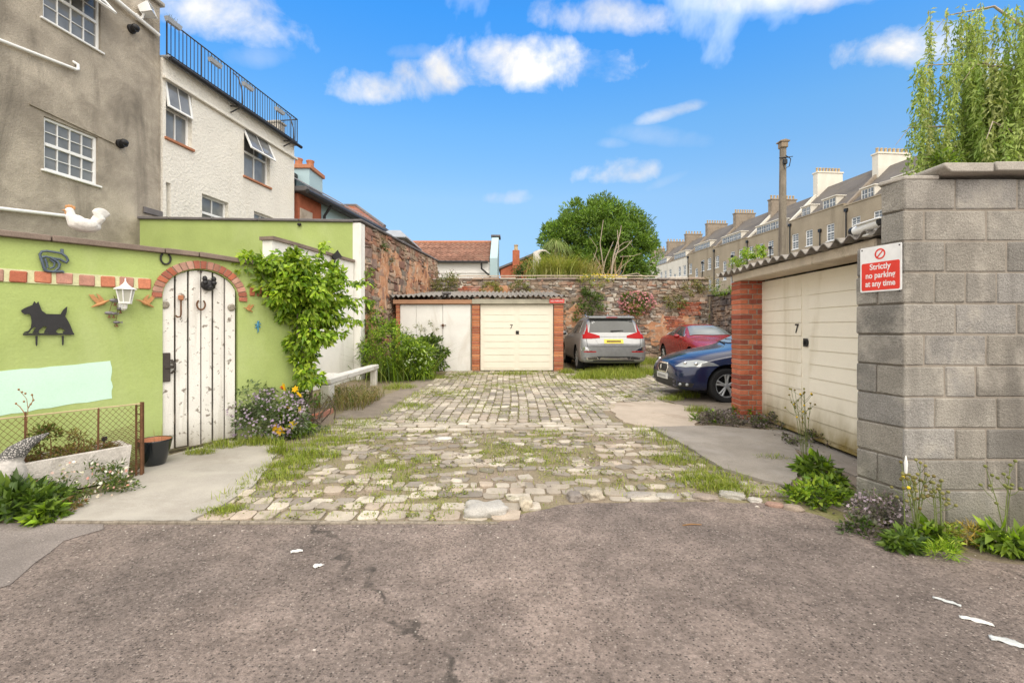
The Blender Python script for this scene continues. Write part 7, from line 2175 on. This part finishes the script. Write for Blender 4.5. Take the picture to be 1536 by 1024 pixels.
for a in ((470, 685, .30, .22, 800, .10), (440, 700, .26, .18, 600, .10), (500, 665, .30, .25, 600, .08), (425, 715, .2, .14, 420, .08), (320, 770, .16, .06, 260, .06), (350, 765, .12, .06, 180, .06), (300, 682, .18, .10, 360, .10), (335, 672, .22, .12, 420, .12), (390, 668, .3, .12, 520, .14), (420, 680, .14, .10, 260, .16), (540, 640, .3, .15, 380, .08), (620, 612, .35, .3, 520, .10),
          (1060, 725, .30, .14, 620, .09), (1010, 690, .22, .2, 420, .07), (1090, 735, .26, .10, 420, .08), (1040, 715, .2, .16, 380, .07), (820, 650, .22, .18, 320, .06), (590, 700, .2, .15, 240, .06), (640, 690, .16, .14, 200, .06), (870, 640, .2, .2, 220, .05), (560, 655, .25, .2, 320, .06), (700, 590, .5, .4, 420, .06), (900, 610, .3, .3, 260, .05),
          (915, 565, .95, .8, 2600, .26), (950, 560, .8, .7, 1700, .30), (975, 545, .9, .9, 1700, .26), (880, 568, .5, .35, 800, .16), (1000, 530, .8, .9, 1300, .30), (770, 562, .6, .22, 700, .14), (700, 563, .5, .2, 420, .12), (650, 568, .4, .25, 520, .14), (600, 582, .4, .3, 460, .14), (850, 560, .25, .25, 420, .18), (1005, 600, .25, .2, 420, .12), (1030, 596, .25, .2, 300, .16), (1045, 618, .2, .14, 300, .14), (1160, 690, .2, .1, 160, .08), (760, 580, .7, .35, 420, .06), (840, 578, .5, .3, 380, .08)):
    patch(*a)
pos = np.array(pos); H = np.array(H); n = len(pos)
g_ = blades('grass', M_grass, None, pos, H, NP.uniform(.004, .008, n) * np.where(H > .12, 1.6, 1.0), NP.uniform(.2, 1.0, n), palette(n, GRASSY, .18), 2)
g_['kind'] = 'stuff'
# moss cushions and low weeds between the stones
mp, mo_ = [], []
for _ in range(1700):
    x, y = R.uniform(-4, 3.2), 3.5 + R.random() ** 1.3 * 9.8
    if inside_yard(x, y) and bare(x, y) + .5 * math.sin(3 * x + y) > -.25:
        p, d_ = in_ell(16, (x, y, gz(y) + .012), (.06, .05, .014)); mp.append(p); mo_.append(d_)
pos = np.concatenate(mp); out = np.concatenate(mo_); n = len(pos)
ax = NP.normal(0, 1, (n, 3)); ax[:, 2] = np.abs(ax[:, 2]) * .4
g_ = leaves('ground_moss', M_leaf, None, pos, ax, NP.normal(0, .3, (n, 3)) + np.array([0, 0, 1]), NP.uniform(.015, .035, n), NP.uniform(.008, .018, n), palette(n, OLIVE + GRASSY + [(.30, .30, .07)], .2))
g_['kind'] = 'stuff'
# ================================================================== small things on the ground
# ---- wire fence of the little bed
WU = Vector((.606, .795, 0)); WN = Vector((-.795, .606, 0))
fc = Vector((-3.55, 4.47, 0))
fz = math.atan2(.795, .606)
o = thing('wire_fence', 'low rusty wire mesh fence round the planting by the green wall', 'fence', fc - WU * 1.5, fz)
FL, FH = 1.5, .70
m = MB()
n = 34
for k in range(-18, n + 1):
    for sgn in (1, -1):
        a0 = k * FL / n * 1.0; dx = FH * .78
        p_, q_ = (a0, .04), (a0 + dx, FH)
        if sgn < 0: p_, q_ = (a0 + dx, .04), (a0, FH)
        # clip to the panel
        def clip(p, q):
            t0, t1 = 0, 1; d = q[0] - p[0]
            for lim, s_ in ((0, 1), (FL, -1)):
                f0, f1 = s_ * (p[0] - lim), s_ * (q[0] - lim)
                if f0 < 0 and f1 < 0: return None
                if f0 < 0: t0 = max(t0, f0 / (f0 - f1))
                elif f1 < 0: t1 = min(t1, f0 / (f0 - f1))
            if t0 >= t1: return None
            g_ = lambda t: (p[0] + d * t, p[1] + (q[1] - p[1]) * t)
            return g_(t0), g_(t1)
        c = clip(p_, q_)
        if c: m.tube([(c[0][0], .004 * sgn, c[0][1]), (c[1][0], .004 * sgn, c[1][1])], .0016, 4, False)
m.build('wire_mesh', M_rust, o, 60)
m = MB(); m.tube([(0, 0, FH + .0), (FL * .4, 0, FH + .012), (FL, 0, FH + .015)], .007, 6); m.build('top_wire', surf('straw_wire', (.50, .40, .24), .2, 20, .8), o)
for x in (.33, .72, 1.18):
    m = MB(); m.tube([(x, 0, -.05), (x + .006, 0, FH + R.uniform(.0, .05))], .008, 6); m.build('post', M_rust, o)
m = MB(); m.tube([(FL, 0, -.05), (FL, 0, FH + .03)], .013, 8); m.tube([(FL - .035, .02, 0), (FL - .035, .02, FH + .02)], .009, 8); m.tube([(FL + .02, .03, 0), (FL + .02, .03, FH + .025)], .010, 8)
for k in range(9): m.tube([(FL - .04, .02, .05 + k * .08), (FL + .028, .03, .06 + k * .08)], .005, 5)
m.build('corner_post', M_rust, o)
m = MB()
for k in range(26):
    z = .02 + k * .017; m.tube([(FL, .02, z + .10), (FL - .08, .10, z + .05), (FL - .28, .16, z - .0)], .002, 4)
m.build('rolled_mesh', M_rust, o, 60)

# ---- stone trough with succulents
tl = Vector((-3.93, 4.14, .0)); ta = math.radians(58)
o = thing('stone_trough', 'long pale rough stone trough behind the wire fence', 'planter', tl, ta)
m = MB(); a, b = .40, .17; h0, h1 = .04, .34
out = [(-a, -b), (a, -b), (a + .02, b), (-a, b)]
m.slab([(x * .93, y * .9) for x, y in out], h0, h0 + .01)
v = [(x * .93, y * .92, h0) for x, y in out] + [(x, y, h1) for x, y in out] + [(x * .88, y * .74, h1) for x, y in out] + [(x * .86, y * .7, h1 - .07) for x, y in out]
f = []
for k in range(3):
    for i in range(4): f.append((k * 4 + i, k * 4 + (i + 1) % 4, (k + 1) * 4 + (i + 1) % 4, (k + 1) * 4 + i))
m.add(v, f); m.build('basin', M_trough, o, 30, bevel=.02)
m = MB(); m.slab([(x * .87, y * .72) for x, y in out], h1 - .06, h1 - .035); m.build('soil', M_soil, o, None)
o2 = thing('succulents', 'mound of olive and brown succulents growing in the stone trough', 'plant', tl + Vector((0, 0, h1 - .03)), ta)
foliage('foliage', o2, (.0, 0, .02), (.34, .12, .06), 60, 22, .035, .03, .016, OLIVE + [(.20, .12, .05), (.26, .30, .08), (.30, .18, .08)], droop=-.5)
foliage('tall_foliage', o2, (-.16, .02, .20), (.10, .08, .10), 14, 20, .045, .05, .016, GREENS[:2] + OLIVE[:2], droop=-.2)
foliage('tall_foliage', o2, (.06, .02, .16), (.06, .05, .07), 8, 18, .035, .04, .012, OLIVE + [(.25, .14, .06)], droop=-.2)
stems('stems', o2, [(-.12, 0, 0), (-.18, .02, 0), (.05, .0, 0), (.08, .02, 0)], [(-.12, .02, .2), (-.2, .03, .22), (.06, .02, .18), (.1, .03, .14)], .006, M_drystem)
m = MB(); m.tube([(.24, 0, .0), (.245, -.01, .10)], .008, 8); m.cbox(.225, .265, -.02, .005, .08, .12, .005); m.build('plant_label', M_blackplastic, o2)
o = thing('dried_stem', 'tall dry branching seed stem against the mint paint patch', 'weed', P(45, 680, 4.0))
for k, pts in enumerate((((45, 680), (40, 640), (42, 612), (40, 598), (28, 584)), ((42, 612), (50, 600), (48, 592)), ((41, 625), (30, 610), (24, 605)))):
    m = MB() if k == 0 else m
    m.tube([tuple(P(px, py, 4.0) - P(45, 680, 4.0)) for px, py in pts], [.004 - .0006 * i for i in range(len(pts))], 5)
for px, py in ((28, 584), (33, 588), (48, 592), (50, 600), (24, 605), (36, 602), (46, 606), (38, 590)):
    m.ell(tuple(P(px, py, 4.0) - P(45, 680, 4.0)), (.008, .008, .01), 6, 4)
m.build('stem', M_drystem, o, 60)

# ---- stone bird at the left edge
q = Vector((-4.05, 3.72, .08))
o = thing('stone_bird', 'pale stone bird statue with a patterned neck at the left edge', 'statue', q, .9)
m = MB(); m.ell((0, 0, .17), (.14, .12, .18), 18, 12); m.ell((-.1, 0, .1), (.13, .10, .10), 14, 10)
m.tube([(.02, 0, .28), (.07, 0, .36), (.14, 0, .42), (.26, 0, .48)], [.085, .07, .045, .008], 12)
tmp = m.build('bird_tmp', M_white); r_ = tmp.modifiers.new('r', 'REMESH'); r_.mode = 'VOXEL'; r_.voxel_size = .009; r_.use_smooth_shade = True
me = evaluated(tmp, 'bird'); bpy.data.objects.remove(tmp); me.materials.clear()
t = NT('patterned_stone'); vv = t.coord()
vr = t.n('ShaderNodeTexVoronoi'); t.l(vv, vr.inputs['Vector']); vr.inputs['Scale'].default_value = 85
sp_ = t.n('ShaderNodeSeparateXYZ'); t.l(vv, sp_.inputs[0])
neck = t.ramp(sp_.outputs[2], [(.30, 0.0), (.33, 1.0)])
c = t.mix(t.math('MULTIPLY', neck, t.ramp(vr.outputs['Distance'], [(.30, 0.0), (.40, .9)])), (.52, .49, .46), (.06, .06, .06))
n_ = t.noise(vv, 45, 5, .7); c = t.mix(1.0, c, t.ramp(n_, [(.3, .75), (.7, 1.15)]), 'MULTIPLY')
t.bsdf(c, .9, .15, 0, t.bump(n_, .6, .01))
link_mesh('body', me, t.m, o)

# ---- black glazed pot
q = G(232, 699)
o = thing('black_pot', 'black glazed flower pot with a terracotta inside by the gate', 'pot', (q.x, q.y, gz(q.y) + .02))
m = MB(); m.lathe([(.001, 0), (.085, 0), (.095, .01), (.125, .12), (.15, .235), (.157, .25), (.152, .262), (.143, .255)], (0, 0, 0), 32); m.build('body', M_ceramic, o, 60)
m = MB(); m.lathe([(.1425, .256), (.135, .22), (.12, .15)], (0, 0, 0), 32); m.build('inside', M_terracotta, o, 60)
m = MB(); m.lathe([(.124, .16), (.06, .175), (.001, .17)], (0, 0, 0), 20); m.build('soil', M_soil, o)
o2 = thing('dead_twigs', 'few thin dead stems standing in the black pot', 'twigs', (q.x, q.y, gz(q.y) + .18))
stems('twigs', o2, [(-.02, 0, 0), (.03, 0, 0), (-.05, -.05, 0), (.05, .02, 0)], [(-.01, 0, .2), (.04, 0, .15), (-.13, -.14, .06), (.06, .02, .25)], .003, M_drystem, .1, 5)
for k in range(9):
    pass

# ---- white bench
o = thing('garden_bench', 'old white painted L shaped bench against the white wall', 'bench', (-3.2, 8.05, gz(8)))
M_bench = surf('bench_white', (.66, .64, .60), .15, 4, .85, .2, .5, 50, .005, .12, 110, blotch=((.36, .31, .25), 5.0, .60, .68))
m = MB(); m.cbox(-.13, .07, -.02, 2.95, .40, .51, .018, jit=.008); m.build('seat_rail', M_bench, o)
m = MB()
for k in range(4): m.cbox(-.96, -.135, .02 + .22 * k, .22 + .22 * k, .46 + .004 * k, .50 + .004 * k, .008, jit=.004)
m.build('seat', M_bench, o)
m = MB(); m.cbox(-.12, .06, .0, .20, -.05, .398, .02, jit=.01); m.build('leg', M_bench, o)
m = MB(); m.cbox(-.08, .05, 2.74, 2.90, -.02, .398, .015, jit=.006); m.build('leg', M_bench, o)
m = MB(); m.cbox(-.95, -.85, .02, .14, -.02, .455, .01); m.build('leg', M_bench, o)

# ---- timber strip along the road
o = MB(); x = -3.35
while x < -.12:
    e = min(x + R.uniform(.8, 1.4), -.1); o.cbox(x, e - .006, 3.415 + R.uniform(-.004, .004), 3.447, -.02, .022 + R.uniform(-.006, .004), .006, jit=.003); x = e
ob = o.build('edging_strip', M_greywood); tag(ob, 'thin weathered timber strip between the tarmac and the concrete path', 'edging')

# ---- loose stones at the edge of the tarmac
def rock(label, px, py, sx, sy, sz, col, rz=0.0, flat=.6, name='kerb_stone', sink=.35):
    import bmesh
    bm_ = bmesh.new(); bmesh.ops.create_icosphere(bm_, subdivisions=4, radius=1)
    from mathutils import noise as mn
    off = Vector((R.uniform(0, 50), R.uniform(0, 50), R.uniform(0, 50)))
    for v in bm_.verts:
        c = v.co.copy()
        # squared-off lump
        p = 4.5; k = (abs(c.x) ** p + abs(c.y) ** p + abs(c.z) ** p) ** (-1 / p)
        c *= k
        c *= 1 + .24 * mn.noise(c * 1.5 + off) + .07 * mn.noise(c * 4 + off) + .03 * mn.noise(c * 11 + off)
        v.co = Vector((c.x * sx / 2, c.y * sy / 2, c.z * sz / 2))
    me = bpy.data.meshes.new(name); bm_.to_mesh(me); bm_.free()
    set_col(me, [col] * len(me.vertices)); me.polygons.foreach_set('use_smooth', [True] * len(me.polygons))
    q = G(px, py)
    ob = link_mesh(name, me, M_stone, None, (q.x, q.y, gz(q.y) + sz * (.5 - sink))); ob.rotation_euler = (R.uniform(-.06, .06), R.uniform(-.06, .06), rz)
    return tag(ob, label, 'stone', 'loose stones along the tarmac edge')
rock('largest pale pitted stone at the corner of the cobbles', 728, 768, .33, .24, .13, (.43, .41, .38), .15, sink=.5)
rock('small upright tan stone right of the large pitted one', 789, 760, .10, .16, .11, (.48, .42, .33), .1)
rock('dark worn sett at the tarmac edge, left of the centre', 862, 748, .12, .15, .08, (.24, .21, .19), .1)
rock('pale sett beside the dark worn one', 892, 746, .13, .12, .09, (.42, .37, .30), .2)
rock('long flat grey stone at the tarmac edge', 955, 745, .24, .12, .08, (.34, .31, .28), .12, sink=.55)
rock('flat pale stone right of the long grey one', 998, 746, .15, .10, .06, (.40, .37, .33), -.2, sink=.55)
rock('brown flat stone sunk in the grass at the tarmac edge', 1058, 748, .20, .10, .05, (.30, .25, .21), -.25)
rock('tilted pale slab at the end of the grass', 1098, 745, .20, .09, .06, (.38, .36, .32), -.45)
rock('small white stone beside the tilted slab', 1132, 752, .10, .07, .05, (.48, .45, .41), -.3)
rock('reddish broken brick lump by the weeds', 1162, 760, .13, .07, .05, (.33, .215, .17), -.3)
rock('little round pebble between the slabs', 1116, 728, .06, .05, .05, (.50, .47, .43), 0)
rock('brownish stone near the weeds on the verge', 1190, 765, .14, .08, .06, (.31, .25, .20), -.4)
rock('loose white stone lying in the middle of the yard', 665, 660, .20, .13, .06, (.58, .56, .52), .3)
rock('dark scrap of slate among the cobbles', 637, 641, .14, .10, .04, (.045, .045, .05), .3)

# ---- litter and grit on the tarmac
def scrap(label, px, py, L, W, rz, mat, name='litter_scrap'):
    m = MB(); nx, ny = 10, 4; v = []
    for i in range(nx + 1):
        for j in range(ny + 1):
            x = (i / nx - .5) * L; y = (j / ny - .5) * W * (1 - .5 * abs(i / nx - .5)) + .25 * W * math.sin(i * .45)
            v.append((x, y, .008 + .004 * math.sin(i * .9 + j * 2) + R.uniform(-.002, .002)))
    f = [(i * (ny + 1) + j, (i + 1) * (ny + 1) + j, (i + 1) * (ny + 1) + j + 1, i * (ny + 1) + j + 1) for i in range(nx) for j in range(ny)]
    m.add(v, f); ob = m.build(name, mat, None, 60)
    q = G(px, py); ob.location = (q.x, q.y, .006); ob.rotation_euler = (0, 0, rz)
    so = ob.modifiers.new('s', 'SOLIDIFY'); so.thickness = .003
    return tag(ob, label, 'litter', 'scraps of litter on the tarmac')
M_paper = surf('white_paper', (.66, .66, .64), .08, 20, .8, .2, .3, 60, .003, .05, 100)
M_film = surf('clear_film', (.55, .57, .57), .15, 12, .25, .5, .3, 40, .004, .1, 90)
scrap('small crumpled white scrap on the tarmac, farther of the two on the left', 445, 829, .07, .035, .5, M_paper)
scrap('small white tissue scrap nearer on the left of the tarmac', 477, 851, .045, .045, 1.2, M_paper)
scrap('thin white strip of litter farthest up the tarmac on the right', 1420, 905, .11, .022, -.75, M_film)
scrap('bright white crumpled scrap in the middle of the three on the right', 1464, 934, .12, .035, -.45, M_paper)
scrap('shiny clear film wrapper at the right edge of the tarmac', 1514, 967, .13, .05, -.5, M_film)
m = MB(); q = G(1038, 790); m.tube([(-.07, 0, .016), (0, .008, .018), (.07, -.004, .016)], [.004, .005, .003], 6); ob = m.build('twig', M_drystem); ob.location = (q.x, q.y, 0); ob.rotation_euler = (0, 0, .1); tag(ob, 'short dry twig lying on the tarmac near the kerb', 'twig')

m = MB()
for _ in range(1100):
    y = 1.9 + 1.55 * R.random() ** .8; x = R.uniform(-1.2, 1.2) * y
    if R.random() < .35: y = 3.40 - abs(R.gauss(0, .12))
    s = R.uniform(.0025, .007); k = R.uniform(.5, 1.2)
    m.ell((x, y, .007 + s * .3), (s * R.uniform(.8, 1.5), s, s * .6), 5, 3, None, tuple(c * k for c in R.choice([(.40, .35, .31), (.32, .27, .24), (.50, .45, .41), (.18, .15, .13)])))
g_ = m.build('road_grit', M_stone); g_['kind'] = 'stuff'
m = MB()   # small debris on the bare earth and apron
for _ in range(900):
    px, py = R.choice(((1150, 660), (1240, 700), (1100, 720), (1230, 745), (1000, 625), (600, 620), (700, 680), (820, 690))); q = G(px + R.gauss(0, 60), py + R.gauss(0, 16))
    s = R.uniform(.004, .013); k = R.uniform(.5, 1.2)
    m.ell((q.x, q.y, gz(q.y) + .012), (s * R.uniform(.8, 1.5), s, s * .7), 5, 3, None, tuple(c * k for c in R.choice([(.46, .41, .36), (.34, .29, .25), (.55, .50, .44), (.2, .17, .15)])))
g_ = m.build('yard_gravel', M_stone); g_['kind'] = 'stuff'
bpy.context.view_layer.update()
